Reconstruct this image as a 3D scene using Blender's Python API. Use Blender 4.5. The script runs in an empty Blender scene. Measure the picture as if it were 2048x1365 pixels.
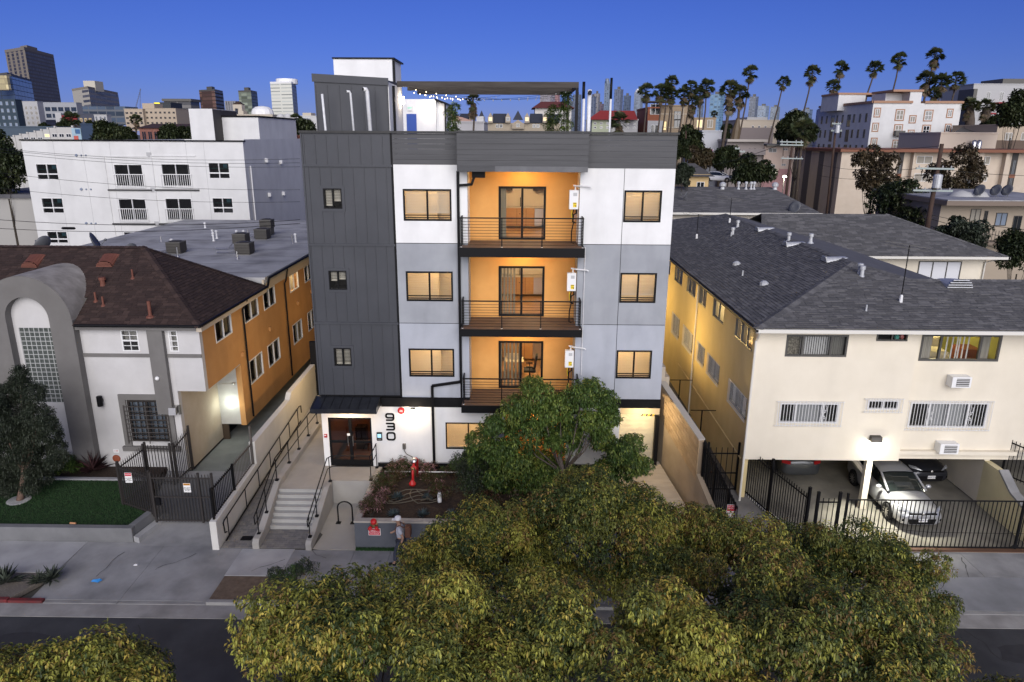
import bpy, math, random
import numpy as np
from mathutils import Vector, Matrix
R = math.radians
rnd = random.Random(7)
scene = bpy.context.scene
C = scene.collection
# ------------------------------------------------------------------ camera
CAMH = 14.05
FPX = 1420.0                      # focal length in pixels of a 2048 x 1365 frame
PCX, PCY = 1024.0, 682.5
dY = Vector((18, -410, FPX)).normalized()
dD = Vector((-27, (-27 * 18 + FPX * FPX) / 410.0, FPX)).normalized()
dX = dD.cross(dY)
MW = Matrix((dX, dY, -dD))        # rows: world axes seen from the camera (x right, y down, z ahead)
cam = bpy.data.cameras.new('camera')
cam.sensor_width = 36.0
cam.lens = FPX / 2048.0 * 36.0
cam.clip_start = 0.1
cam.clip_end = 9000
camo = bpy.data.objects.new('camera', cam)
C.objects.link(camo)
r_, u_, b_ = MW.col[0], -MW.col[1], -MW.col[2]
camo.matrix_world = Matrix(((r_[0], u_[0], b_[0], 0), (r_[1], u_[1], b_[1], 0), (r_[2], u_[2], b_[2], CAMH), (0, 0, 0, 1)))
scene.camera = camo
# ------------------------------------------------------------------ sky, sun, exposure
SUN_EL, SUN_AZ = R(19), R(172)    # low in the sky behind the camera
world = bpy.data.worlds.new('World')
scene.world = world
world.use_nodes = True
nt = world.node_tree
bg = nt.nodes['Background']
sky = nt.nodes.new('ShaderNodeTexSky')
sky.sky_type = 'NISHITA'
sky.sun_disc = False
sky.sun_elevation = SUN_EL
sky.sun_rotation = SUN_AZ
sky.altitude = 200
sky.air_density = 1.0
sky.dust_density = 0.0
sky.ozone_density = 6.0
hs = nt.nodes.new('ShaderNodeHueSaturation')
hs.inputs['Saturation'].default_value = 1.0
nt.links.new(sky.outputs[0], hs.inputs['Color'])
tint = nt.nodes.new('ShaderNodeMix')
tint.data_type = 'RGBA'; tint.blend_type = 'MULTIPLY'
tint.inputs['Factor'].default_value = 1.0
tint.inputs['B'].default_value = (0.41, 0.435, 1.0, 1)
nt.links.new(hs.outputs[0], tint.inputs['A'])
nt.links.new(tint.outputs['Result'], bg.inputs['Color'])
bg.inputs['Strength'].default_value = 0.042
sl = bpy.data.lights.new('sun', 'SUN')
sl.energy = 2.4
sl.angle = R(62)
sl.color = (1.0, 0.955, 0.90)
so = bpy.data.objects.new('sun', sl)
C.objects.link(so)
sd = Vector((math.sin(SUN_AZ) * math.cos(SUN_EL), math.cos(SUN_AZ) * math.cos(SUN_EL), math.sin(SUN_EL)))
so.rotation_euler = sd.to_track_quat('Z', 'Y').to_euler()
so.location = (0, -40, 60)
vs = scene.view_settings
vs.view_transform = 'Standard'
vs.look = 'None'
vs.exposure = 0.9
vs.gamma = 1
vs.use_curve_mapping = False
scene.cycles.max_bounces = 8
scene.cycles.transparent_max_bounces = 16
scene.cycles.sample_clamp_indirect = 4.0
scene.cycles.caustics_reflective = False
scene.cycles.caustics_refractive = False
# ------------------------------------------------------------------ helpers
def at(px, py, y):
 """point at depth y on the line of sight of a photograph pixel (used to survey the place)"""
 c = Vector((px - PCX, py - PCY, FPX))
 r = MW @ c
 return Vector((0, 0, CAMH)) + r * (y / r.y)
def onz(px, py, z):
 c = Vector((px - PCX, py - PCY, FPX))
 r = MW @ c
 return Vector((0, 0, CAMH)) + r * ((z - CAMH) / r.z)
def ppm(y, z=5.0):
 """pixels per metre at a depth"""
 return FPX / (dY.z * y + (-dD.z) * (z - CAMH))
def wloc(o):
 v = Vector((0, 0, 0))
 while o is not None:
  v = v + o.location
  o = o.parent
 return v
def tag(o, label=None, cat=None, group=None, kind=None):
 if label: o['label'] = label
 if cat: o['category'] = cat
 if group: o['group'] = group
 if kind: o['kind'] = kind
 return o
def thing(name, loc, label, cat, group=None):
 o = bpy.data.objects.new(name, None)
 o.empty_display_size = 0.2
 o.location = loc
 C.objects.link(o)
 return tag(o, label, cat, group)
def link(name, me, parent=None, loc=None):
 o = bpy.data.objects.new(name, me)
 C.objects.link(o)
 if parent is not None: o.parent = parent
 if loc is not None: o.location = loc
 return o
def copy_tree(o, parent=None, loc=None, rz=None):
 c = o.copy()
 C.objects.link(c)
 c.parent = parent
 if loc is not None: c.location = loc
 if rz is not None: c.rotation_euler = (0, 0, rz)
 for ch in o.children: copy_tree(ch, c)
 return c
class FR:
 """a wall's frame: u runs along the wall, z up, out away from the wall"""
 def __init__(s, o, u, n):
  s.o = Vector(o); s.u = Vector(u).normalized(); s.n = Vector(n).normalized()
 def p(s, u, z, out=0.0):
  v = s.o + s.u * u + s.n * out
  return Vector((v.x, v.y, s.o.z + z))
class MB:
 def __init__(s): s.v = []; s.f = []; s.m = []; s.cur = 0
 def add(s, vs, fs):
  b = len(s.v)
  s.v += [tuple(p) for p in vs]
  s.f += [tuple(b + i for i in f) for f in fs]
  s.m += [s.cur] * len(fs)
  return s
 def poly(s, vs): return s.add(vs, [tuple(range(len(vs)))])
 def hexa(s, c):   # 8 corners: bottom ring then top ring
  return s.add(c, [(0, 3, 2, 1), (4, 5, 6, 7), (0, 1, 5, 4), (1, 2, 6, 5), (2, 3, 7, 6), (3, 0, 4, 7)])
 def box(s, x0, x1, y0, y1, z0, z1):
  return s.hexa([(x0, y0, z0), (x1, y0, z0), (x1, y1, z0), (x0, y1, z0), (x0, y0, z1), (x1, y0, z1), (x1, y1, z1), (x0, y1, z1)])
 def fbox(s, fr, u0, u1, z0, z1, o0, o1):
  c = [fr.p(u, z, o) for z in (z0, z1) for (u, o) in ((u0, o1), (u1, o1), (u1, o0), (u0, o0))]
  return s.hexa(c)
 def obox(s, c, ax, h):
  c = Vector(c); X, Y_, Z_ = [Vector(a) * k for a, k in zip(ax, h)]
  return s.hexa([c - X - Y_ - Z_, c + X - Y_ - Z_, c + X + Y_ - Z_, c - X + Y_ - Z_, c - X - Y_ + Z_, c + X - Y_ + Z_, c + X + Y_ + Z_, c - X + Y_ + Z_])
 def bar(s, p0, p1, w, h=None, up=(0, 0, 1)):
  p0 = Vector(p0); p1 = Vector(p1); h = h or w
  d = (p1 - p0).normalized(); upv = Vector(up)
  sd_ = d.cross(upv)
  if sd_.length < 1e-4: sd_ = Vector((1, 0, 0))
  sd_.normalize(); u2 = sd_.cross(d)
  return s.obox((p0 + p1) / 2, (sd_, d, u2), (w / 2, (p1 - p0).length / 2, h / 2))
 def tube(s, pts, r, n=8, cap=True):
  pts = [Vector(p) for p in pts]
  rs = r if isinstance(r, (list, tuple)) else [r] * len(pts)
  rings = []; prev = None
  for i, p in enumerate(pts):
   d = (pts[min(i + 1, len(pts) - 1)] - pts[max(i - 1, 0)]).normalized()
   if prev is None:
    a = d.orthogonal().normalized()
   else:
    a = prev - d * prev.dot(d)
    a = a.normalized() if a.length > 1e-5 else d.orthogonal().normalized()
   prev = a
   b = d.cross(a)
   rings.append([p + (a * math.cos(t) + b * math.sin(t)) * rs[i] for t in [2 * math.pi * k / n for k in range(n)]])
  vs = [q for g in rings for q in g]
  fs = [(i * n + k, i * n + (k + 1) % n, (i + 1) * n + (k + 1) % n, (i + 1) * n + k) for i in range(len(pts) - 1) for k in range(n)]
  if cap:
   fs.append(tuple(range(n - 1, -1, -1))); fs.append(tuple(range((len(pts) - 1) * n, len(pts) * n)))
  return s.add(vs, fs)
 def lathe(s, c, prof, n=16, axis=(0, 0, 1)):
  c = Vector(c); ax = Vector(axis).normalized()
  a = ax.orthogonal().normalized(); b = ax.cross(a)
  vs = [c + ax * h + (a * math.cos(2 * math.pi * k / n) + b * math.sin(2 * math.pi * k / n)) * r for (r, h) in prof for k in range(n)]
  m = len(prof)
  fs = [(i * n + k, i * n + (k + 1) % n, (i + 1) * n + (k + 1) % n, (i + 1) * n + k) for i in range(m - 1) for k in range(n)]
  fs.append(tuple(range(n - 1, -1, -1))); fs.append(tuple(range((m - 1) * n, m * n)))
  return s.add(vs, fs)
 def prism(s, fr, poly, o0, o1):
  """polygon in a wall's (u, z) plane, extruded from o0 to o1"""
  n = len(poly)
  vs = [fr.p(u, z, o1) for u, z in poly] + [fr.p(u, z, o0) for u, z in poly]
  fs = [tuple(range(n)), tuple(range(2 * n - 1, n - 1, -1))] + [(i, n + i, n + (i + 1) % n, (i + 1) % n) for i in range(n)]
  return s.add(vs, fs)
 def slab(s, poly, z0, z1):
  """polygon (x, y[, z offset]) extruded upward"""
  n = len(poly)
  zz = [(q[2] if len(q) > 2 else 0.0) for q in poly]
  vs = [(q[0], q[1], z0 + k) for q, k in zip(poly, zz)] + [(q[0], q[1], z1 + k) for q, k in zip(poly, zz)]
  fs = [tuple(range(n - 1, -1, -1)), tuple(range(n, 2 * n))] + [(i, (i + 1) % n, n + (i + 1) % n, n + i) for i in range(n)]
  return s.add(vs, fs)
 def wall(s, fr, u0, u1, z0, z1, holes, th=0.2):
  us = sorted(set([u0, u1] + [min(max(h[k], u0), u1) for h in holes for k in (0, 1)]))
  zs = sorted(set([z0, z1] + [min(max(h[k], z0), z1) for h in holes for k in (2, 3)]))
  def solid(a, b):
   if a < 0 or b < 0 or a >= len(us) - 1 or b >= len(zs) - 1: return False
   cu = (us[a] + us[a + 1]) / 2; cz = (zs[b] + zs[b + 1]) / 2
   return not any(h[0] < cu < h[1] and h[2] < cz < h[3] for h in holes)
  for a in range(len(us) - 1):
   for b in range(len(zs) - 1):
    if not solid(a, b): continue
    q = [(us[a], zs[b]), (us[a + 1], zs[b]), (us[a + 1], zs[b + 1]), (us[a], zs[b + 1])]
    s.poly([fr.p(u, z, 0) for u, z in q])
    s.poly([fr.p(u, z, -th) for u, z in reversed(q)])
    for (da, db, i, j) in ((0, -1, 0, 1), (1, 0, 1, 2), (0, 1, 2, 3), (-1, 0, 3, 0)):
     if not solid(a + da, b + db):
      p0, p1 = q[i], q[j]
      s.poly([fr.p(*p0, 0), fr.p(*p0, -th), fr.p(*p1, -th), fr.p(*p1, 0)])
  return s
 def mesh(s, name, mats, off=Vector((0, 0, 0)), smooth=False):
  me = bpy.data.meshes.new(name)
  me.from_pydata([(p[0] - off[0], p[1] - off[1], p[2] - off[2]) for p in s.v], [], s.f)
  for m in (mats if isinstance(mats, (list, tuple)) else [mats]): me.materials.append(m)
  if len(me.materials) > 1: me.polygons.foreach_set('material_index', s.m)
  if smooth: me.polygons.foreach_set('use_smooth', [True] * len(me.polygons))
  me.update()
  return me
 def build(s, name, mats, parent=None, smooth=False, local=False, bevel=0):
  off = Vector((0, 0, 0)) if (local or parent is None) else wloc(parent)
  o = link(name, s.mesh(name, mats, off, smooth), parent)
  if bevel:
   b = o.modifiers.new('bevel', 'BEVEL'); b.width = bevel; b.segments = 2; b.limit_method = 'ANGLE'
  return o
 def solo(s, name, mats, label, cat, group=None, kind=None, smooth=False, base=None):
  """a thing that is one mesh, its origin at its base"""
  if base is None:
   xs = [p[0] for p in s.v]; ys = [p[1] for p in s.v]; zs = [p[2] for p in s.v]
   base = ((min(xs) + max(xs)) / 2, (min(ys) + max(ys)) / 2, min(zs))
  o = link(name, s.mesh(name, mats, Vector(base), smooth), None, base)
  return tag(o, label, cat, group, kind)
def struct(name, mb, m, parent=None, smooth=False):
 o = mb.build(name, m, parent, smooth)
 if parent is None: o['kind'] = 'structure'
 return o
def lamp(parent, loc, power, col=(1, 0.72, 0.38), radius=0.05, kind='POINT', size=None, rot=None, spot=None):
 l = bpy.data.lights.new('lamp_light', kind)
 l.energy = power; l.color = col
 if kind == 'AREA':
  l.size = size or 0.3
 else:
  l.shadow_soft_size = radius
 if kind == 'SPOT':
  l.spot_size = spot or R(120); l.spot_blend = 0.6
 o = bpy.data.objects.new('lamp_light', l)
 C.objects.link(o)
 o.parent = parent
 o.location = Vector(loc) - (wloc(parent) if parent else Vector((0, 0, 0)))
 if rot: o.rotation_euler = rot
 return o
# ------------------------------------------------------------------ materials
MATS = {}
def mat(name, col, rough=0.8, col2=None, scale=3.0, bump=0.0, bscale=60.0, metal=0.0, emit=None, estr=0.0, detail=4.0, stretch=None, spec=0.4, mixlo=0.35, mixhi=0.7, grime=0.0, gscale=0.7, coat=0.0):
 if name in MATS: return MATS[name]
 m = bpy.data.materials.new(name)
 m.use_nodes = True
 n = m.node_tree; L = n.links
 p = n.nodes['Principled BSDF']
 p.inputs['Base Color'].default_value = (*col, 1)
 p.inputs['Roughness'].default_value = rough
 p.inputs['Metallic'].default_value = metal
 p.inputs['Specular IOR Level'].default_value = spec
 p.inputs['Coat Weight'].default_value = coat
 if col2 or bump or grime:
  g = n.nodes.new('ShaderNodeNewGeometry')
  src = g.outputs['Position']
  if stretch:
   mp = n.nodes.new('ShaderNodeMapping')
   mp.inputs['Scale'].default_value = stretch
   L.new(src, mp.inputs['Vector']); src = mp.outputs[0]
 colout = None
 if col2:
  t = n.nodes.new('ShaderNodeTexNoise')
  t.inputs['Scale'].default_value = scale
  t.inputs['Detail'].default_value = detail
  t.inputs['Roughness'].default_value = 0.6
  L.new(src, t.inputs['Vector'])
  rp = n.nodes.new('ShaderNodeValToRGB')
  rp.color_ramp.elements[0].position = mixlo; rp.color_ramp.elements[1].position = mixhi
  rp.color_ramp.elements[0].color = (*col, 1); rp.color_ramp.elements[1].color = (*col2, 1)
  L.new(t.outputs['Fac'], rp.inputs['Fac'])
  colout = rp.outputs[0]
 if grime:
  t2 = n.nodes.new('ShaderNodeTexNoise')
  t2.inputs['Scale'].default_value = gscale
  t2.inputs['Detail'].default_value = 6
  mp2 = n.nodes.new('ShaderNodeMapping'); mp2.inputs['Scale'].default_value = (1, 1, 0.3)
  L.new(g.outputs['Position'], mp2.inputs['Vector']); L.new(mp2.outputs[0], t2.inputs['Vector'])
  mr = n.nodes.new('ShaderNodeMapRange')
  mr.inputs['From Min'].default_value = 0.45; mr.inputs['From Max'].default_value = 0.75
  mr.inputs['To Min'].default_value = 1.0; mr.inputs['To Max'].default_value = 1.0 - grime
  L.new(t2.outputs['Fac'], mr.inputs['Value'])
  mx = n.nodes.new('ShaderNodeMix'); mx.data_type = 'RGBA'; mx.blend_type = 'MULTIPLY'
  mx.inputs['Factor'].default_value = 1
  if colout: L.new(colout, mx.inputs['A'])
  else: mx.inputs['A'].default_value = (*col, 1)
  L.new(mr.outputs[0], mx.inputs['B'])
  colout = mx.outputs['Result']
 if colout: L.new(colout, p.inputs['Base Color'])
 if bump:
  t3 = n.nodes.new('ShaderNodeTexNoise')
  t3.inputs['Scale'].default_value = bscale; t3.inputs['Detail'].default_value = 3
  L.new(src, t3.inputs['Vector'])
  b = n.nodes.new('ShaderNodeBump'); b.inputs['Strength'].default_value = bump; b.inputs['Distance'].default_value = 0.02
  L.new(t3.outputs['Fac'], b.inputs['Height']); L.new(b.outputs[0], p.inputs['Normal'])
 if emit:
  p.inputs['Emission Color'].default_value = (*emit, 1)
  p.inputs['Emission Strength'].default_value = estr
 MATS[name] = m
 return m
def glass_mat(name, tintc=(0.9, 0.9, 0.87), refl=0.09, rough=0.02):
 if name in MATS: return MATS[name]
 m = bpy.data.materials.new(name); m.use_nodes = True
 n = m.node_tree; L = n.links
 n.nodes.remove(n.nodes['Principled BSDF'])
 out = n.nodes['Material Output']
 tr = n.nodes.new('ShaderNodeBsdfTransparent'); tr.inputs[0].default_value = (*tintc, 1)
 gl = n.nodes.new('ShaderNodeBsdfGlossy'); gl.inputs['Roughness'].default_value = rough
 fr = n.nodes.new('ShaderNodeFresnel'); fr.inputs['IOR'].default_value = 1.5
 ad = n.nodes.new('ShaderNodeMath'); ad.operation = 'ADD'; ad.use_clamp = True; ad.inputs[1].default_value = refl - 0.04
 L.new(fr.outputs[0], ad.inputs[0])
 mx = n.nodes.new('ShaderNodeMixShader')
 L.new(ad.outputs[0], mx.inputs[0]); L.new(tr.outputs[0], mx.inputs[1]); L.new(gl.outputs[0], mx.inputs[2])
 L.new(mx.outputs[0], out.inputs['Surface'])
 MATS[name] = m
 return m
WHITE = mat('white_stucco', (0.74, 0.74, 0.73), 0.85, (0.80, 0.80, 0.79), 1.2, 0.2, 60, grime=0.10, gscale=1.6)
GREY = mat('grey_stucco', (0.30, 0.315, 0.34), 0.85, (0.345, 0.36, 0.385), 1.0, 0.2, 60, grime=0.13, gscale=1.6)
LGREY = mat('pale_grey_stucco', (0.365, 0.385, 0.43), 0.85, (0.41, 0.43, 0.475), 1.0, 0.2, 60, grime=0.13, gscale=1.6)
CLAD = mat('charcoal_metal', (0.042, 0.045, 0.053), 0.5, (0.053, 0.056, 0.065), 0.6, 0.03, 8, grime=0.08, spec=0.4)
LAP = mat('charcoal_plank', (0.046, 0.047, 0.051), 0.55, (0.066, 0.067, 0.072), 2.0, 0.1, 30, stretch=(0.25, 1, 6), grime=0.1)
BLACK = mat('black_metal', (0.006, 0.006, 0.007), 0.5, spec=.15)
BLACKB = mat('black_band', (0.007, 0.007, 0.008), 0.7, (0.011, 0.011, 0.012), 3, spec=.1)
ORANGE = mat('orange_stucco', (0.62, 0.32, 0.095), 0.85, (0.67, 0.355, 0.11), 2.0, 0.12, 80)
DECK = mat('deck_plank', (0.10, 0.066, 0.05), 0.65, (0.14, 0.092, 0.07), 4, stretch=(0.4, 8, 1))
GLASS = glass_mat('window_glass')
GLASSD = glass_mat('dark_glass', (0.32, 0.35, 0.36), 0.14)
GLASSF = mat('far_glass', (0.012, 0.015, 0.018), 0.08, spec=0.8)
BLIND = mat('blind_slat', (0.72, 0.70, 0.64), 0.6)
PLASTIC = mat('white_plastic', (0.75, 0.75, 0.74), 0.4)
PIPEW = mat('white_pipe', (0.72, 0.73, 0.74), 0.4, (0.6, 0.6, 0.6), 6)
ROOM = mat('room_paint', (0.72, 0.66, 0.55), 0.9)
WOODF = mat('wood_floor', (0.35, 0.20, 0.09), 0.4, (0.45, 0.27, 0.13), 6, stretch=(1, 8, 1))
CAB = mat('maple_cabinet', (0.45, 0.25, 0.10), 0.5, (0.5, 0.29, 0.12), 3)
STEEL = mat('brushed_steel', (0.55, 0.54, 0.52), 0.3, metal=0.9)
CONC = mat('concrete', (0.245, 0.245, 0.245), 0.9, (0.32, 0.318, 0.315), 1.2, 0.2, 50, grime=0.38, gscale=0.8)
CONCN = mat('new_concrete', (0.31, 0.295, 0.27), 0.9, (0.36, 0.345, 0.32), 1.2, 0.1, 50, grime=0.12, gscale=0.6)
CONCD = mat('stained_concrete', (0.13, 0.125, 0.12), 0.85, (0.22, 0.21, 0.20), 0.9, 0.15, 40, grime=0.35, gscale=0.4)
ASPH = mat('asphalt', (0.032, 0.033, 0.036), 0.85, (0.055, 0.056, 0.06), 0.8, 0.3, 120, grime=0.2, gscale=0.3)
DIRT = mat('dirt', (0.10, 0.072, 0.05), 0.95, (0.15, 0.11, 0.08), 5, 0.5, 30)
MULCH = mat('mulch', (0.022, 0.014, 0.010), 0.95, (0.05, 0.03, 0.02), 14, 0.9, 40)
PAVER = mat('paver', (0.15, 0.14, 0.135), 0.9, (0.22, 0.21, 0.20), 6, 0.2, 60)
TURF = mat('turf_base', (0.008, 0.022, 0.008), 0.95)
# ------------------------------------------------------------------ ground, road, pavement
BLINDM = bpy.data.materials.new('translucent_blind'); BLINDM.use_nodes = True
_n = BLINDM.node_tree; _o = _n.nodes['Material Output']; _p = _n.nodes['Principled BSDF']
_p.inputs['Base Color'].default_value = (0.75, 0.72, 0.66, 1); _p.inputs['Roughness'].default_value = 0.6
_t = _n.nodes.new('ShaderNodeBsdfTranslucent'); _t.inputs[0].default_value = (0.8, 0.74, 0.62, 1)
_m = _n.nodes.new('ShaderNodeMixShader'); _m.inputs[0].default_value = 0.16
_n.links.new(_p.outputs[0], _m.inputs[1]); _n.links.new(_t.outputs[0], _m.inputs[2]); _n.links.new(_m.outputs[0], _o.inputs['Surface'])
GROUNDM = mat('city_ground', (0.05, 0.05, 0.045), 0.95, (0.10, 0.095, 0.085), 0.05, detail=8)
def terrain():
 xs = sorted(set([-5200, -2600, -1200, -500] + list(range(-300, 301, 25)) + [500, 1200, 2600, 5200]))
 ys = sorted(set([-300, -100, -30] + list(range(0, 401, 25)) + [500, 700, 1000, 1500, 2500, 4000, 7500]))
 def h(x, y):
  a = max(0.0, min(1.0, (y - 95) / 120.0)); a = a * a * (3 - 2 * a)
  b = max(0.0, min(1.0, (x - 10) / 60.0)); b = b * b * (3 - 2 * b)
  c = max(0.0, min(1.0, (-30 - x) / 60.0)); c = c * c * (3 - 2 * c)
  return -0.25 + a * (7.5 * b + 3.0 * c)
 vs = [(x, y, h(x, y)) for y in ys for x in xs]
 nx = len(xs)
 fs = [(j * nx + i, j * nx + i + 1, (j + 1) * nx + i + 1, (j + 1) * nx + i) for j in range(len(ys) - 1) for i in range(nx - 1)]
 b = MB(); b.add(vs, fs)
 return struct('ground', b, GROUNDM, smooth=True)
terrain()
b = MB(); b.box(-60, 60, -8, 18.3, -0.24, -0.12)
rd = struct('road', b, ASPH)
GUT = mat('gutter_concrete', (0.26, 0.25, 0.235), 0.9, (0.35, 0.34, 0.32), 1.5, 0.15, 40, grime=0.4, gscale=0.8)
gutter = MB(); gutter.box(-60, 60, 18.302, 18.93, -0.24, -0.108)
gt = struct('gutter', gutter, GUT)
KERB = mat('kerb_concrete', (0.24, 0.235, 0.225), 0.9, (0.30, 0.295, 0.28), 2, 0.1, 40, grime=0.3)
KRED = mat('red_kerb_paint', (0.16, 0.018, 0.02), 0.8, (0.10, 0.03, 0.03), 4, grime=0.4)
kb = thing('kerb', (0, 19, -0.2), 'long concrete kerb along the street edge, red at its far end', 'kerb'); kb['kind'] = 'structure'
del kb['category'], kb['label']
def kseg(x0, x1, m, z=0.0):
 b = MB(); b.slab([(x0, 18.932), (x1, 18.932), (x1, 19.1), (x0, 19.1)], -0.2, z)
 o = b.build('kerb_stone', m, kb, bevel=0.02); return o
for k in range(8): kseg(-60 + k * 5.5, -60 + (k + 1) * 5.5 - 0.01, KRED)
kseg(-15.99, -14.9, KRED, -0.03)
kseg(-14.89, -12.55, KERB, -0.095); kseg(-12.54, -9.75, KERB, -0.095)
for x0, x1 in ((-9.74, -7.4), (-7.39, -4.5), (-4.49, -1.5), (-1.49, 1.5), (1.51, 4.0)): kseg(x0, x1, KERB)
kseg(4.01, 7.2, KERB, -0.095); kseg(7.21, 10.4, KERB)
for x in (10.41, 13.5, 16.6, 19.7, 22.8, 25.9): kseg(x, x + 3.08, KERB, -0.095)
pv = thing('pavement', (0, 20.5, 0), 'x', 'x'); del pv['category'], pv['label']; pv['kind'] = 'structure'
def panel(x0, x1, y0, y1, m, z0=0.0, z1=0.0, name='concrete_panel'):
 b = MB(); g = 0.006
 b.hexa([(x0 + g, y0 + g, -0.2), (x1 - g, y0 + g, -0.2), (x1 - g, y1 - g, -0.2), (x0 + g, y1 - g, -0.2), (x0 + g, y0 + g, z0), (x1 - g, y0 + g, z0), (x1 - g, y1 - g, z1), (x0 + g, y1 - g, z1)])
 o = b.build(name, m, pv)
 return o
CONCP = mat('pale_concrete', (0.36, 0.36, 0.36), 0.9, (0.41, 0.408, 0.405), 1.2, 0.15, 50, grime=0.28, gscale=0.9)
panel(-30, -22, 20.4, 22.28, CONCP); panel(-22, -18.6, 20.4, 22.28, CONCP); panel(-18.6, -15.4, 20.4, 22.28, CONCP)
panel(-15.4, -12.55, 19.1, 22.28, CONC, -0.09, 0.0); panel(-12.55, -9.72, 19.1, 22.1, CONC, -0.09, 0.0)
panel(-9.72, -7.85, 20.35, 21.95, CONCP); panel(-7.85, -5.72, 20.35, 21.9, CONC); panel(-5.72, -4.45, 20.35, 21.95, CONC)
panel(-7.3, -4.45, 19.1, 20.35, CONC)
for x in (-4.45, -1.45, 1.55): panel(x, x + 3, 19.1, 21.95, CONC)
panel(4.55, 7.4, 19.1, 21.95, CONC, -0.09, 0); panel(7.4, 10.4, 19.1, 21.95, CONC)
APRON = mat('apron_concrete', (0.20, 0.205, 0.21), 0.9, (0.26, 0.265, 0.275), 0.8, 0.15, 50, grime=0.3, gscale=0.6)
for x in (10.4, 15.6, 20.8): panel(x, x + 5.2, 20.75, 22.25, CONC)
for x in (10.4, 13.9, 18.9): panel(x, x + (3.5 if x < 13 else 5.0), 19.1, 20.75, APRON, -0.09, 0)
GRAVEL = mat('gravel_bed', (0.12, 0.105, 0.09), 0.95, (0.19, 0.165, 0.14), 25, 0.7, 60)
b = MB(); b.slab([(-60, 19.1), (-16.0, 19.1), (-15.41, 20.39), (-60, 20.39)], -0.2, -0.02); struct('gravel_strip', b, GRAVEL)
b = MB(); b.box(-9.7, -7.32, 19.11, 20.34, -0.2, -0.015); struct('dirt_strip', b, DIRT)
b = MB(); b.box(-40, -30.02, 20.4, 22.2, -0.2, 0); b.build('concrete_panel', CONCP, pv)
CRK = mat('crack_dirt', (.03, .03, .03), .95)
def crack(par, x, y, z, ang, n, seed, w=.014):
 rr = random.Random(seed); b = MB(); p = Vector((x, y, z)); a = ang
 for k in range(n):
  a += rr.uniform(-.5, .5); q = p + Vector((math.cos(a), math.sin(a), 0)) * rr.uniform(.12, .3); s = Vector((-math.sin(a), math.cos(a), 0)) * w * rr.uniform(.4, 1)
  b.poly([p - s, q - s * .8, q + s * .8, p + s]); p = q
 b.build('crack', CRK, par)
for k, (x, y, an, n) in enumerate(((-13.9, 20.2, 1.2, 6), (-11.2, 21.6, -1.8, 7), (-8.9, 20.6, .4, 5), (-6.6, 21.4, 2.9, 6), (14.2, 20.6, -1.9, 8), (15.5, 21.9, -2.2, 6), (16.4, 19.6, .9, 5), (12.9, 21.2, .1, 5))): crack(pv, x, y, .006 if y > 20.75 or x < 0 else -.02 + (y - 19.1) * .05, an, n, k)
for k, (x, y, an, n) in enumerate(((-15, 17.2, -.3, 16), (-12.5, 15.9, .2, 14), (13.4, 18.2, -1.1, 9), (15.5, 17.5, -.2, 8))): crack(rd, x, y, -.115, an, n, 40 + k, .025)
for k, (x, y, r) in enumerate(((-12.6, 16.4, .9), (-14.4, 17.3, .5), (14.8, 17.2, .7))):
 b = MB(); b.poly([(x + r * 1.6 * math.cos(t) * (1 + .2 * math.sin(3 * t + k)), y + r * .6 * math.sin(t), -.116) for t in np.linspace(0, 6.1, 16)]); b.build('asphalt_patch', mat('asphalt_patch', (.024, .024, .026), .8, (.034, .034, .037), 3), rd)
# our plot: pavers, landing, stairs, ramp, planter
b = MB(); b.hexa([(-10.48, 21.96, -0.2), (-6.0, 21.96, -0.2), (-7.42, 23.1, -0.2), (-10.48, 23.1, -0.2), (-10.48, 21.96, 0.01), (-7.3, 21.96, 0.01), (-7.42, 23.1, 0.1), (-10.48, 23.1, 0.1)])
struct('paver_bed', b, mat('joint_sand', (0.07, 0.065, 0.06), 0.95))
pvr = thing('paver_field', (-9, 22.5, 0), 'x', 'x'); del pvr['category'], pvr['label']; pvr['kind'] = 'structure'
PAVERS = [mat('paver_%s' % n, c, 0.9, tuple(k * 1.25 for k in c), 8, 0.2, 60) for n, c in (('ash', (0.145, 0.138, 0.134)), ('slate', (0.125, 0.12, 0.12)), ('sand', (0.16, 0.15, 0.138)))]
def paver_rows(x0, x1, y0, y1, zf, along):
 """one joined sheet of pavers: too many and too small to pick apart"""
 for mi, mm in enumerate(PAVERS):
  bb = MB()
  rr = random.Random(5)
  y = y0; k = 0
  while y < y1 - 0.05:
   x = x0 - (0.12 if k % 2 else 0);
   while x < x1 - 0.02:
    pick = rr.randrange(3); j = rr.uniform(0, 0.004)
    xa, xb = max(x, x0) + 0.004, min(x + 0.24, x1) - 0.004
    if pick == mi and xb - xa > 0.03:
     za, zb = zf(y), zf(y + 0.12)
     bb.hexa([(xa, y + .004, za - .05), (xb, y + .004, za - .05), (xb, y + .116, zb - .05), (xa, y + .116, zb - .05), (xa, y + .004, za + j), (xb, y + .004, za + j), (xb, y + .116, zb + j), (xa, y + .116, zb + j)])
    x += 0.24
   y += 0.12; k += 1
  o = bb.build('pavers', mm, pvr); o['kind'] = 'stuff'
rampz = lambda y: 0.03 + max(0, y - 22) * 0.085
paver_rows(-9.12, -7.5, 21.97, 23.1, lambda y: 0.03 + (y - 22) * 0.08, 0)
paver_rows(-10.48, -9.36, 21.97, 26.4, rampz, 0)
b = MB(); b.hexa([(-10.48, 21.97, -0.2), (-9.36, 21.97, -0.2), (-9.36, 34.6, -0.2), (-10.48, 34.6, -0.2), (-10.48, 21.97, 0.0), (-9.36, 21.97, 0.0), (-9.36, 34.6, 1.04), (-10.48, 34.6, 1.04)])
struct('ramp_path', b, CONCN)
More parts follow.
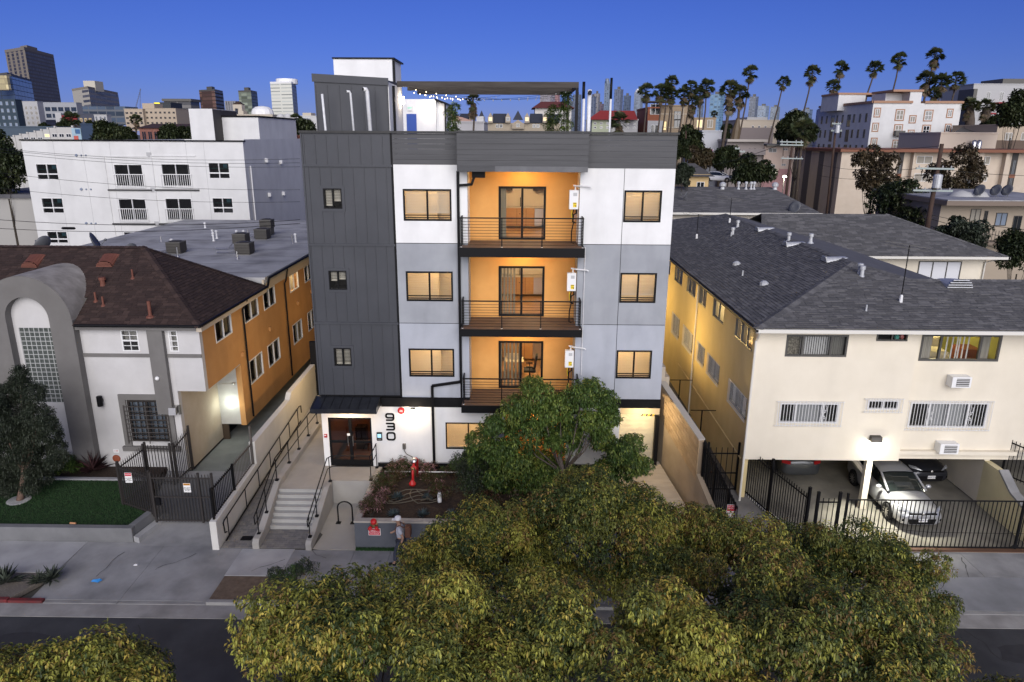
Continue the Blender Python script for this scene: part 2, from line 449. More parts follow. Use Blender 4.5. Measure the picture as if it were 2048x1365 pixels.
# landing and stairs
b = MB(); b.box(-9.1, -7.452, 24.3, 31, -0.2, 1.1); b.box(-7.452, -5.72, 25.0, 26.28, -0.2, 1.1)
struct('entry_landing', b, CONCN)
st = thing('stairs', (-8.3, 23.6, 0), 'short flight of concrete steps up to the glass entrance doors', 'stairs')
for k in range(7):
 z1 = 0.115 + (k + 1) * (1.1 - 0.115) / 7; y0 = 23.07 + k * 0.205
 b = MB(); b.box(-9.1, -7.46, y0 - 0.02, y0 + 0.24 if k < 6 else 24.298, z1 - 0.05, z1); b.box(-9.1, -7.46, y0, 24.298, 0.0 if k == 0 else z1 - 0.145, z1 - 0.05)
 b.build('step', mat('step_concrete', (0.33, 0.325, 0.31), 0.9, (0.38, 0.375, 0.36), 2, 0.1, 60, grime=0.12), st, bevel=0.008)
def cheek(x0, x1, pts):
 b = MB(); fr = FR((x0, 0, 0), (0, 1, 0), (-1, 0, 0)); b.prism(fr, pts, -(x1 - x0), 0); b.build('cheek_wall', CONCN, st, bevel=0.015)
cheek(-9.34, -9.102, [(21.9, 0), (30.2, 0.4), (30.2, 1.35), (24.6, 1.35), (24.35, 1.26), (22.5, 0.42), (22.0, 0.36), (21.9, 0.25)])
cheek(-7.45, -7.24, [(21.85, 0), (24.98, 0), (24.98, 1.104), (24.5, 1.104), (22.45, 0.40), (21.95, 0.34), (21.85, 0.25)])
# bike rack yard
b = MB(); b.hexa([(-7.238, 21.96, -0.2), (-5.73, 21.96, -0.2), (-5.73, 25, -0.2), (-7.238, 25, -0.2), (-7.238, 21.96, 0), (-5.73, 21.96, 0), (-5.73, 24.998, 0.12), (-7.238, 24.998, 0.12)])
struct('yard_slab', b, CONCN)
# drive
b = MB(); b.hexa([(4.2, 21.96, -0.2), (6.95, 21.96, -0.2), (5.84, 27.1, -0.2), (3.9, 27.1, -0.2), (4.2, 21.96, 0), (6.95, 21.96, 0), (5.84, 27.1, 1.06), (3.9, 27.1, 1.06)])
struct('garage_drive', b, mat('drive_concrete', (0.36, 0.31, 0.25), 0.9, (0.43, 0.37, 0.30), 1.5, 0.15, 40, grime=0.15, stretch=(1, 4, 1)))
# planter
PLW = mat('slate_paint', (0.075, 0.082, 0.098), 0.8, (0.09, 0.097, 0.112), 2, 0.1, 60, grime=0.1)
pl = thing('planter', (-0.8, 22.2, 0), 'raised slate grey planter with pale cap in front of the building', 'planter')
b = MB(); b.box(-5.72, 4.0, 22.02, 22.22, 0.02, 1.04); b.box(-5.72, -5.54, 22.22, 26.28, 0.02, 1.04); b.box(3.8, 4.0, 22.22, 26.28, 0.02, 1.04); b.build('wall', PLW, pl)
CAPM = mat('cap_stone', (0.34, 0.31, 0.27), 0.9, (0.40, 0.37, 0.33), 3, 0.1, 60)
x = -5.74
while x < 3.9:
 b = MB(); b.box(x + 0.004, min(x + 0.8, 4.02) - 0.004, 22.0, 22.245, 1.04, 1.1); b.build('cap', CAPM, pl); x += 0.8
y = 22.25
while y < 26.2:
 b = MB(); b.box(-5.74, -5.52, y + 0.004, min(y + 0.8, 26.28) - 0.004, 1.04, 1.1); b.build('cap', CAPM, pl); y += 0.8
b = MB()
xs = np.linspace(-5.54, 3.8, 70); ys = np.linspace(22.22, 26.28, 32); rs = np.random.RandomState(3)
hz = 0.93 + rs.rand(32, 70) * 0.07
vs = [(x, y, hz[j, i]) for j, y in enumerate(ys) for i, x in enumerate(xs)]
b.add(vs, [(j * 70 + i, j * 70 + i + 1, (j + 1) * 70 + i + 1, (j + 1) * 70 + i) for j in range(31) for i in range(69)])
o = b.build('soil', MULCH, pl, smooth=True)
# ------------------------------------------------------------------ windows and rooms
DARKROOM = mat('dim_room', (0.05, 0.048, 0.045), 0.95)
def room_box(fr, u0, u1, z0, z1, depth, o0=-0.2):
 b = MB()
 P = fr.p
 a, c = o0, o0 - depth
 b.poly([P(u0, z0, c), P(u1, z0, c), P(u1, z1, c), P(u0, z1, c)])
 b.poly([P(u0, z0, a), P(u0, z0, c), P(u0, z1, c), P(u0, z1, a)])
 b.poly([P(u1, z0, c), P(u1, z0, a), P(u1, z1, a), P(u1, z1, c)])
 b.poly([P(u0, z0, a), P(u1, z0, a), P(u1, z0, c), P(u0, z0, c)])
 b.poly([P(u0, z1, c), P(u1, z1, c), P(u1, z1, a), P(u0, z1, a)])
 return b
def win(parent, fr, u0, u1, z0, z1, fm, fw=0.05, muls=(0.5,), hbars=(), out=0.012, inset=0.05, glass=None, blind=None, vblind=None, curtain=None, room='dark', power=14, name='window', depth=1.5, lcol=(1, 0.64, 0.30), bm=None, th=0.2, pane=True):
 glass = glass or GLASS
 b = MB()
 b.fbox(fr, u0, u0 + fw, z0, z1, -inset, out); b.fbox(fr, u1 - fw, u1, z0, z1, -inset, out)
 b.fbox(fr, u0 + fw, u1 - fw, z0, z0 + fw, -inset, out - .001); b.fbox(fr, u0 + fw, u1 - fw, z1 - fw, z1, -inset, out - .001)
 edges = [u0 + fw] + [u0 + (u1 - u0) * t for t in muls] + [u1 - fw]
 for t in muls:
  c = u0 + (u1 - u0) * t; b.fbox(fr, c - fw * 0.5, c + fw * 0.5, z0 + fw, z1 - fw, -inset, out - .003)
 for t in hbars:
  c = z0 + (z1 - z0) * t; b.fbox(fr, u0 + fw, u1 - fw, c - 0.016, c + 0.016, -inset + .01, out - .006)
 w = b.build(name, fm, parent)
 if pane:
  for i in range(len(edges) - 1):
   b = MB(); oo = -inset * 0.6 - 0.012 * (i % 2)
   b.poly([fr.p(edges[i], z0 + fw, oo), fr.p(edges[i + 1], z0 + fw, oo), fr.p(edges[i + 1], z1 - fw, oo), fr.p(edges[i], z1 - fw, oo)])
   b.build('pane', glass, w)
 if blind:                                   # list of (from, to, lowest fraction, tilt)
  for (f0, f1, low, tilt) in blind:
   b = MB(); a0, a1 = u0 + (u1 - u0) * f0 + 0.02, u0 + (u1 - u0) * f1 - 0.02
   z = z1 - fw - 0.03; pitch = 0.066 if tilt < R(45) else 0.056; oo = -inset - 0.09
   while z > z0 + fw + (z1 - z0) * low:
    c, s_ = math.cos(tilt) * 0.027, math.sin(tilt) * 0.027
    b.poly([fr.p(a0, z - s_, oo - c), fr.p(a1, z - s_, oo - c), fr.p(a1, z + s_, oo + c), fr.p(a0, z + s_, oo + c)])
    z -= pitch
   b.fbox(fr, a0, a1, z, z + 0.03, oo - 0.02, oo + 0.02)
   o = b.build('blinds', bm or BLINDM, w); o['kind'] = 'stuff'
 if vblind:                                  # list of (from, to)
  for (f0, f1, *pt) in vblind:
   a0, a1 = u0 + (u1 - u0) * f0, u0 + (u1 - u0) * f1; b = MB(); x = a0; oo = -inset - 0.1
   while x < a1 - 0.03:
    b.poly([fr.p(x, z0 + 0.02, oo + 0.01), fr.p(x + 0.078, z0 + 0.02, oo - 0.025), fr.p(x + 0.078, z1 - 0.02, oo - 0.025), fr.p(x, z1 - 0.02, oo + 0.01)]); x += (pt[0] if pt else 0.085)
   o = b.build('blinds', bm or BLINDM, w); o['kind'] = 'stuff'
 if curtain:
  for (f0, f1, cm) in curtain:
   a0, a1 = u0 + (u1 - u0) * f0, u0 + (u1 - u0) * f1; b = MB(); n = 24; vs = []
   for i in range(n + 1):
    x = a0 + (a1 - a0) * i / n; q = -inset - 0.1 + 0.02 * math.sin(i * 1.9)
    vs += [fr.p(x, z0, q), fr.p(x, z1, q)]
   b.add(vs, [(2 * i, 2 * i + 2, 2 * i + 3, 2 * i + 1) for i in range(n)])
   b.build('curtain', cm, w)
 if room == 'lit':
  e = 0.25
  room_box(fr, u0 - e, u1 + e, z0 - 0.6, z1 + 0.35, depth, -th - .005).build('room', ROOM, w)
  lamp(w, fr.p((u0 + u1) / 2, z1 + 0.2, -th - depth * 0.6), power, lcol, 0.12)
 elif room == 'dark':
  room_box(fr, u0 - 0.02, u1 + 0.02, z0 - 0.02, z1 + 0.02, 0.8, -th - .005).build('room', DARKROOM, w)
 return w
# ------------------------------------------------------------------ the apartment building
FY = 26.3
MF = FR((0, FY, 0), (1, 0, 0), (0, -1, 0))
apt = thing('apartment_building', (-1.15, FY, 1.1), 'four storey charcoal, white and grey apartment building numbered 930', 'building')
TOPZ = 14.12
LW = (-4.29, -2.52); RW = (3.77, 5.14); SW = (-7.20, -6.52)
FL = (4.97, 8.0, 11.03)             # window sill heights per floor
# charcoal metal cladding with battens
shol = [(SW[0], SW[1], z + 0.42, z + 1.15) for z in FL]
b = MB(); b.wall(MF, -7.87, -4.625, 4.18, TOPZ, shol, 0.2); b.build('metal_cladding', CLAD, apt)
def batten(u, z0, z1, m=CLAD, w=0.028, out=0.024):
 b = MB(); b.fbox(MF, u - w / 2, u + w / 2, z0, z1, 0.0, out); b.build('batten', m, apt)
rows = [(4.2, 7.09), (7.15, 10.10), (10.16, 12.96), (13.02, TOPZ - 0.08)]
for ri, (za, zb) in enumerate(rows):
 for k in range(9):
  u = -7.80 + k * 0.402 + (0.1, 0.0, 0.12, 0.02)[ri] - (0.1 if k == 8 else 0)
  if u > -4.66: continue
  segs = [(za, zb)]
  for h in shol:
   if h[0] - 0.14 < u < h[1] + 0.14:
    ns = []
    for (p, q) in segs:
     lo, hi = h[2] - 0.12, h[3] + 0.12
     if hi <= p or lo >= q: ns.append((p, q))
     else:
      if p < lo: ns.append((p, lo))
      if hi < q: ns.append((hi, q))
    segs = ns
  for (p, q) in segs:
   if q - p > 0.1: batten(u, p, q)
for z in (7.12, 10.13, 12.99):
 b = MB(); b.fbox(MF, -7.88, -4.63, z - 0.04, z + 0.04, 0.0, 0.055); b.build('seam_trim', CLAD, apt)
for u in (-7.86, -4.645):
 b = MB(); b.fbox(MF, u - 0.03, u + 0.03, 4.16, TOPZ, 0.0, 0.036); b.build('corner_trim', CLAD if u < -5 else BLACK, apt)
b = MB(); b.fbox(MF, -7.88, -4.62, 4.14, 4.18, -0.05, 0.05); b.build('base_flashing', BLACK, apt)
for z in FL:                                   # small windows with a wide charcoal surround
 a0, a1, h0, h1 = SW[0], SW[1], z + 0.42, z + 1.15
 b = MB(); t = 0.1
 b.fbox(MF, a0 - t, a0, h0 - t, h1 + t, 0, 0.03); b.fbox(MF, a1, a1 + t, h0 - t, h1 + t, 0, 0.03)
 b.fbox(MF, a0, a1, h0 - t, h0, 0, 0.029); b.fbox(MF, a0, a1, h1, h1 + t, 0, 0.029)
 b.build('window_surround', CLAD, apt)
 i = FL.index(z)
 win(apt, MF, a0, a1, h0, h1, BLACK, 0.045, glass=GLASSD if i == 9 else GLASS, blind=[((0.05, 0.5, 0.05, R(60)), (0.5, 0.95, 0.05, R(55))), ((0.05, 0.5, 0.4, R(60)), (0.5, 0.95, 0.5, R(60))), ((0.05, 0.5, 0.12, R(62)), (0.5, 0.95, 0.3, R(62)))][i], room='dark')
# stucco panels with dark reveals between them
bk = FR((0, FY + 0.03, 0), (1, 0, 0), (0, -1, 0))
def backing(u0, u1, z0, z1, holes):
 b = MB(); b.wall(bk, u0, u1, z0, z1, holes, 0.15); b.build('joint_backing', BLACKB, apt)
backing(-4.62, -1.93, 3.72, 13.1, [(LW[0], LW[1], z, z + 1.15) for z in FL])
backing(2.15, 5.57, 3.72, 13.1, [(RW[0], RW[1], z, z + 1.15) for z in FL])
FLZ = ((4.11, 7.12, LGREY), (7.145, 10.19, GREY), (10.215, 13.04, WHITE))
for i, (za, zb, m) in enumerate(FLZ):
 z = FL[i]
 b = MB(); b.wall(MF, -4.60, -2.30, za, zb, [(LW[0], LW[1], z, z + 1.15)], 0.028); b.build('wall_panel', m, apt)
 b = MB(); b.wall(MF, -2.22, -1.93, za, zb, [], 0.028); b.build('wall_panel', m, apt)
 b = MB(); b.wall(MF, 2.15, 3.735, za, zb, [], 0.028); b.build('wall_panel', m, apt)
 b = MB(); b.wall(MF, 3.755, 5.57, za, zb, [(RW[0], RW[1], z, z + 1.15)], 0.028); b.build('wall_panel', m, apt)
lb = [[(0.03, 0.5, 0.0, R(22)), (0.5, 0.97, 0.0, R(38))], [(0.03, 0.5, 0.02, R(40)), (0.5, 0.97, 0.02, R(32))], [(0.03, 0.5, 0.18, R(62)), (0.5, 0.97, 0.18, R(64))]]
rb = [[(0.03, 0.5, 0.0, R(30)), (0.5, 0.97, 0.0, R(24))], [(0.03, 0.5, 0.2, R(55)), (0.5, 0.97, 0.2, R(50))], [(0.03, 0.5, 0.02, R(52)), (0.5, 0.97, 0.05, R(50))]]
PW = {'l': (34, 30, 36), 'r': (46, 36, 32)}
for i, z in enumerate(FL):
 win(apt, MF, LW[0], LW[1], z, z + 1.15, BLACK, 0.065, blind=lb[i], room='lit', power=PW['l'][i], hbars=(0.18, 0.10), th=0.2)
 win(apt, MF, RW[0], RW[1], z, z + 1.15, BLACK, 0.065, blind=rb[i], room='lit', power=PW['r'][i], hbars=(0.17, 0.10), th=0.2)
# charcoal planks round the parapet
def planks(fr, u0, u1, z0, z1, n, fas=0):
 h = (z1 - z0) / n
 for k in range(n):
  za = z0 + k * h
  b = MB(); b.prism(fr, [(u0, za), (u1, za), (u1, za + h - 0.004), (u0, za + h - 0.004)], -0.1, 0.0)
  for q in (0, 1): b.v[q] = tuple(Vector(b.v[q]) + fr.n * 0.014)
  b.build('plank', LAP, apt)
planks(MF, -4.61, -2.235, 13.05, TOPZ, 6); planks(MF, 2.35, 5.57, 12.95, TOPZ, 6)
BF = FR((0, 25.55, 0), (1, 0, 0), (0, -1, 0))
planks(BF, -2.23, 2.35, 13.04, TOPZ + 0.04, 6)
b = MB(); b.fbox(BF, -2.23, -0.9, 12.84, 13.035, -0.1, 0.018); b.build('fascia_board', LAP, apt)
b = MB(); b.fbox(BF, -0.898, 2.35, 12.84, 13.035, -0.1, 0.014); b.build('fascia_board', mat('pale_fascia', (0.10, 0.102, 0.108), 0.5, (0.13, 0.132, 0.138), 3), apt)
b = MB(); b.box(-2.23, 2.35, 25.66, 26.28, 12.86, TOPZ); b.build('bay_core', LAP, apt)
b = MB(); b.box(-1.92, 2.14, 26.28, 27.45, 12.9, 13.1); b.build('soffit', mat('soffit_paint', (0.5, 0.42, 0.3), 0.9), apt)
COPE = mat('parapet_cap', (0.018, 0.018, 0.018), 0.5, (0.03, 0.03, 0.03), 4)
b = MB(); b.box(-7.92, -2.25, 26.22, 26.6, TOPZ, TOPZ + 0.08); b.box(-2.27, 2.39, 25.5, 26.6, TOPZ + 0.042, TOPZ + 0.1); b.box(2.4, 5.62, 26.22, 26.6, TOPZ, TOPZ + 0.08); b.build('parapet_cap', COPE, apt)
# body behind the facade (side walls, roof, back)
b = MB(); b.box(-7.86, -7.66, 26.45, 63, 1.0, 14.1); b.build('side_wall', CLAD, apt)
b = MB(); b.box(5.36, 5.56, 27.2, 63, 1.0, 14.1); b.build('side_wall', LGREY, apt)
b = MB(); b.box(5.36, 5.56, 26.5, 27.2, 3.8, 14.1); b.build('side_wall', LGREY, apt)
b = MB(); b.box(-7.66, 5.36, 62.8, 63, 1.0, 14.1); b.build('back_wall', LGREY, apt)
b = MB(); b.box(-7.66, 5.36, 26.5, 62.8, 13.1, 13.25); b.build('roof', mat('roof_membrane', (0.3, 0.3, 0.3), 0.9), apt)
# black belt over the ground floor
b = MB(); b.fbox(MF, -5.45, -2.14, 3.71, 4.09, -0.1, 0.035); b.build('belt', BLACKB, apt)
b = MB(); b.fbox(MF, 2.32, 5.59, 3.75, 4.09, -0.1, 0.035); b.build('belt', BLACKB, apt)
# ground floor
b = MB(); b.wall(MF, -7.87, 4.02, 1.1, 3.708, [(-7.63, -5.89, 1.099, 3.21), (-2.92, -1.1, 1.9, 3.05), (-0.55, 1.9, 1.3, 3.5)], 0.2); b.build('ground_wall', WHITE, apt)
b = MB(); b.box(-7.868, -7.66, 26.5, 31, 1.1, 4.17); b.build('side_wall', WHITE, apt)
b = MB(); b.fbox(MF, -5.7, 3.9, 1.05, 1.27, 0.0, 0.03); b.build('plinth', BLACKB, apt)
b = MB(); b.fbox(MF, -5.62, 3.85, 1.27, 1.3, 0.0, 0.05); b.build('plinth_trim', mat('grey_trim', (0.2, 0.2, 0.21), 0.7), apt)
win(apt, MF, -2.92, -1.1, 1.9, 3.05, BLACK, 0.05, blind=[(0.03, 0.5, 0.0, R(58)), (0.5, 0.97, 0.0, R(56))], room='lit', power=34)
OF0 = FR((0, FY + 0.9, 0), (1, 0, 0), (0, -1, 0))
b = MB(); b.wall(OF0, -0.6, 1.95, 1.2, 3.6, [], 0.1); b.box(-0.6, -0.5, 26.5, 27.2, 1.2, 3.6); b.box(1.85, 1.95, 26.5, 27.2, 1.2, 3.6); b.box(-.6, 1.95, 26.5, 27.3, 3.55, 3.65); b.box(-.6, 1.95, 26.3, 27.3, 1.2, 1.29); b.build('patio_wall', ORANGE, apt)
lamp(apt, (0.7, 26.6, 3.3), 28, (1, 0.62, 0.25), 0.06)
# entrance doors
GLB = glass_mat('bronze_glass', (0.36, 0.22, 0.13), 0.10)
dr = MB()
u0, u1, z0, z1 = -7.63, -5.89, 1.1, 3.21
for a, c in ((u0, u0 + .07), (u1 - .07, u1), (-6.82, -6.70)): dr.fbox(MF, a, c, z0, z1 - .07, -.12, -.03)
dr.fbox(MF, u0, u1, z1 - .07, z1, -.12, -.028)
for za, zb in ((z0, z0 + .24), (z0 + 1.0, z0 + 1.09)): dr.fbox(MF, u0 + .07, -6.82, za, zb, -.11, -.035); dr.fbox(MF, -6.70, u1 - .07, za, zb, -.11, -.035)
door = dr.build('entrance_door', BLACK, apt)
for a, c in ((u0 + .07, -6.82), (-6.70, u1 - .07)):
 for za, zb in ((z0 + .24, z0 + 1.0), (z0 + 1.09, z1 - .07)):
  b = MB(); b.poly([MF.p(a, za, -.07), MF.p(c, za, -.07), MF.p(c, zb, -.07), MF.p(a, zb, -.07)]); b.build('pane', GLB, door)
for x in (-6.86, -6.66):
 b = MB(); b.tube([MF.p(x, 2.0, -.03), MF.p(x, 2.0, .03), MF.p(x, 2.4, .03), MF.p(x, 2.4, -.03)], 0.012, 6); b.build('handle', STEEL, door)
b = MB(); b.fbox(MF, -6.9, -6.78, 2.42, 2.52, -.03, -.025); b.build('notice', PLASTIC, door)
lob = room_box(MF, -7.64, -5.6, 1.1, 3.3, 3.2, -.205).build('lobby', mat('lobby_paint', (0.42, 0.27, 0.17), 0.8), door)
lamp(door, (-6.6, 28.3, 3.15), 10, (1, 0.7, 0.4), 0.1)
b = MB(); b.fbox(MF, -6.95, -6.5, 1.1, 2.1, -2.0, -1.6); b.build('lobby_desk', mat('dark_wood', (0.02, 0.015, 0.01), 0.5), door)
# canopy: standing seam metal
cn = MB(); fr = FR((0, 0, 0), (0, 1, 0), (-1, 0, 0))
cn.prism(FR((-8.03, 0, 0), (0, 1, 0), (-1, 0, 0)), [(25.4, 3.74), (26.28, 3.78), (26.28, 4.12), (25.4, 3.92)], -2.56, 0)
cano = cn.build('canopy', mat('dark_seam_metal', (0.02, 0.022, 0.028), 0.35, (0.035, 0.038, 0.045), 3, metal=0.3), apt)
for k in range(8):
 x = -8.0 + k * 0.36
 b = MB(); b.bar((x, 25.4, 3.935), (x, 26.28, 4.135), 0.025, 0.05); b.build('seam', MATS['dark_seam_metal'], cano)
b = MB(); b.lathe((-6.75, 25.85, 3.66), [(0.05, 0.0), (0.15, 0.02), (0.17, 0.09)], 16);
b.build('soffit_light', mat('lit_shade', (0.9, 0.85, 0.7), 0.5, emit=(1, 0.72, 0.4), estr=2.5), cano)
lamp(cano, (-6.75, 25.85, 3.56), 26, (1, 0.68, 0.34), 0.08)
# house number, upright digits one below the other
def digit(ch, cx, cz, w=0.36, h=0.33, st_=0.062):
 b = MB(); x0, x1, z0, z1 = cx - w / 2 + st_ / 2, cx + w / 2 - st_ / 2, cz - h / 2 + st_ / 2, cz + h / 2 - st_ / 2; zm = cz
 r = 0.09
 def arc(cx_, cz_, a0, a1, rr=r): return [(cx_ + rr * math.cos(R(a)), cz_ + rr * math.sin(R(a))) for a in np.linspace(a0, a1, 6)]
 paths = []
 if ch == '0':
  paths = [arc(x1 - r, z1 - r, 0, 90) + arc(x0 + r, z1 - r, 90, 180) + arc(x0 + r, z0 + r, 180, 270) + arc(x1 - r, z0 + r, 270, 360) + [(x1, z1 - r)]]
 if ch == '9':
  zq = cz - 0.03; q = 0.075
  paths = [[(x0 + .02, z0)] + arc(x1 - r, z0 + r, 270, 360) + arc(x1 - q, z1 - q, 0, 90, q) + arc(x0 + q, z1 - q, 90, 180, q) + arc(x0 + q, zq + q, 180, 270, q) + [(x1, zq)]]
 if ch == '3':
  q = 0.06
  paths = [[(x0, z1)] + arc(x1 - q, z1 - q, 90, 0, q) + [(x1, z0 + q)] + arc(x1 - q, z0 + q, 0, -90, q) + [(x0, z0)], [(x0 + .05, zm), (x1, zm)]]
 for p in paths:
  for (a, c) in zip(p[:-1], p[1:]):
   d = Vector((c[0] - a[0], c[1] - a[1]));
   if d.length < 1e-4: continue
   e = d.normalized() * st_ * 0.42
   b.bar(MF.p(a[0] - e.x, a[1] - e.y, .035), MF.p(c[0] + e.x, c[1] + e.y, .035), 0.03, st_, up=Vector((d.y, 0, -d.x)).normalized() if True else (0, 0, 1))
 return b.build('house_numeral', BLACK, apt)
digit('9', -5.13, 3.27); digit('3', -5.12, 2.86); digit('0', -5.115, 2.44, 0.37, 0.36)
# sliding door rooms and balconies
OY = 27.45
OF = FR((0, OY, 0), (1, 0, 0), (0, -1, 0))
BLKUP = mat('dark_cupboard', (0.03, 0.02, 0.015), 0.5)
def kitchen(zf, w, variant):
 P = lambda n, m, *bx: (lambda bb: [bb.box(*q) for q in bx] and bb.build(n, m, w))(MB())
 yb = 31.3
 room_box(OF, -3.2, 3.2, zf, zf + 2.55, 4.2, -.205).build('room', ROOM, w)
 P('room_floor', WOODF, (-3.19, 3.19, 27.66, 31.8, zf + .002, zf + .012))
 P('base_cupboard', CAB, (-2.6, 0.62, yb, yb + .5, zf + .1, zf + .88))
 P('counter', mat('pale_counter', (0.6, 0.55, 0.45), 0.3), (-2.62, 1.3, yb - .03, yb + .5, zf + .885, zf + .925))
 P('dishwasher', STEEL, (0.63, 1.22, yb - .015, yb + .5, zf + .12, zf + .86))
 P('wall_cupboard', BLKUP, (-2.4, -0.35, yb + .15, yb + .5, zf + 1.62, zf + 2.3), (0.55, 1.6, yb + .15, yb + .5, zf + 1.62, zf + 2.3))
 for x in (-1.35, -0.75, -0.15, 0.25): P('cupboard_line', BLKUP, (x - .006, x + .006, yb - .004, yb, zf + .12, zf + .86))
 for x in (-0.84, -0.66, -0.02, 0.12): P('knob', BLACK, (x - .018, x + .018, yb - .03, yb - .001, zf + .62, zf + .66))
 b = MB(); b.tube([(0.0, yb + .2, zf + .92), (0.0, yb + .2, zf + 1.25), (0.0, yb + .05, zf + 1.33), (0.0, yb - .02, zf + 1.18)], 0.016, 6); b.build('tap', BLACK, w)
 lamp(w, (0.2, 29.3, zf + 2.4), 95, (1, 0.68, 0.36), 0.15)
 if variant == 1:
  b = MB(); b.box(-0.55, .12, 29.2, 29.24, zf + .72, zf + 1.0); b.box(-.6, .2, 28.9, 29.6, zf + .70, zf + .72); b.build('desk', mat('desk_top', (.7, .6, .4), .4), w)
def office_chair(x, y, zf, w):
 K = mat('black_mesh', (0.012, 0.012, 0.013), 0.6)
 b = MB(); b.box(x - .25, x + .25, y - .24, y + .24, zf + .44, zf + .53)
 b.hexa([(x + .16, y - .22, zf + .6), (x + .24, y - .22, zf + .6), (x + .24, y + .22, zf + .6), (x + .16, y + .22, zf + .6), (x + .26, y - .2, zf + 1.15), (x + .33, y - .2, zf + 1.15), (x + .33, y + .2, zf + 1.15), (x + .26, y + .2, zf + 1.15)])
 b.tube([(x, y, zf + .1), (x, y, zf + .45)], .03, 8); b.bar((x + .1, y, zf + .46), (x + .22, y, zf + .7), .05)
 for s in (-1, 1): b.bar((x - .15, y + s * .28, zf + .7), (x + .12, y + s * .28, zf + .7), .05); b.bar((x, y + s * .26, zf + .45), (x, y + s * .28, zf + .7), .03)
 for k in range(5):
  a = k * 2 * math.pi / 5; b.bar((x, y, zf + .12), (x + .3 * math.cos(a), y + .3 * math.sin(a), zf + .06), .04); b.lathe((x + .3 * math.cos(a), y + .3 * math.sin(a), zf + .005), [(.02, 0), (.03, .02), (.03, .05), (.02, .06)], 8)
 o = b.solo('office_chair', K, 'black office chair inside the sliding door of the second storey', 'chair')
ZF = (4.06, 7.10, 10.15)
for i, zf in enumerate(ZF):
 zc = (6.86, 9.84, 12.88)[i]
 b = MB(); b.wall(OF, -1.95, 2.17, zf - .1, zc, [(-0.83, 0.97, zf + .05, zf + 2.07)], 0.2); b.build('niche_wall', ORANGE, apt)
 sm = FLZ[i][2]
 b = MB(); b.box(-2.02, -1.932, 26.335, 27.448, zf - .1, zc); b.build('niche_side', sm, apt)
 b = MB(); b.box(2.152, 2.25, 26.335, 27.448, zf - .1, zc); b.build('niche_side', sm, apt)
 w = win(apt, OF, -0.83, 0.97, zf + .05, zf + 2.07, BLACK, 0.085, room=None, out=.02, inset=.08, name='sliding_door', vblind=([(0.03, 0.48, .15)], [(0.03, 0.34, .13)], [(0.02, 0.14)])[i], bm=mat('blind_strip', (0.30, 0.27, 0.2), .6))
 kitchen(zf, w, i == 0)
 if i == 0: office_chair(0.45, 28.5, zf + .012, w)
 # balcony slab, planks, railing
 b = MB(); zb = (3.79, 6.85, 9.84)[i]; u0, u1 = -2.19, 2.32
 b.box(u0, u1, 25.55, 26.262, zb, zf - .005); b.box(-1.93, 2.15, 26.262, OY - .002, zb + .05, zf - .005)
 bal = b.build('balcony', BLACKB, apt)
 b = MB(); b.box(u0 - .02, u1 + .02, 25.5, 25.549, zb - .01, zf + .02); b.box(u0 - .02, u0 - .001, 25.55, 26.26, zb - .01, zf + .02); b.box(u1 + .001, u1 + .02, 25.55, 26.26, zb - .01, zf + .02); b.build('fascia', BLACK, bal)
 y = 25.56;
 while y < OY - .03:
  y2 = min(y + .138, OY - .004); a0, a1 = (u0, u1) if y2 < 26.25 else (-1.925, 2.145)
  b = MB(); b.box(a0 + .003, a1 - .003, y, y2 - .008, zf - .004, zf + .022); b.build('deck_plank', DECK, bal); y += .138
 xs = [u0 + .06, -0.66, 0.79, u1 - .06]; yr = 25.64; zt = zf + 1.07
 for x in xs:
  b = MB(); b.box(x - .019, x + .019, yr - .019, yr + .019, zf + .022, zt - .021); b.build('post', BLACK, bal)
  b = MB(); b.lathe((x, yr, zf + .0225), [(.036, 0), (.036, .012), (.02, .018)], 8); b.build('post_base', PLASTIC, bal)
 for x in (xs[0], xs[3]):
  b = MB(); b.box(x - .019, x + .019, 26.2, 26.238, zf + .022, zt - .021); b.build('post', BLACK, bal)
  b = MB(); b.box(x - .024, x + .024, yr + .026, 26.3, zt - .02, zt + .02); b.build('top_rail', BLACK, bal)
 b = MB(); b.box(xs[0] - .025, xs[3] + .025, yr - .025, yr + .025, zt - .02, zt + .021); b.build('top_rail', BLACK, bal)
 bb = MB(); bb.box(xs[0] + .0, xs[3], yr - .007, yr + .007, 0, .014); me = bb.mesh('rail_bar', BLACK, Vector((0, 0, 0)))
 for k in range(9):
  o = link('rail_bar', me, bal, Vector((0, 0, zf + .1 + k * .104)) - wloc(bal))
  b = MB()
 for x in (xs[0], xs[3]):
  for k in range(9):
   b = MB(); b.box(x - .007, x + .007, yr + .02, 26.2, zf + .1 + k * .104, zf + .114 + k * .104); b.build('rail_bar', BLACK, bal)
 # ceiling light in the niche
 b = MB(); b.lathe((0.1, 26.75, zc - .02), [(.11, 0), (.12, -.03), (.09, -.06)], 16)
 b.build('ceiling_light', MATS['lit_shade'], apt)
 lamp(apt, (0.1, 26.55, zc - .22), 36, (1, 0.61, 0.22), 0.1)
 if i < 2:
  b = MB(); b.box(-1.93, 2.15, 26.3, 27.44, zc - .002, zc + .04); b.build('soffit', MATS['soffit_paint'], apt)
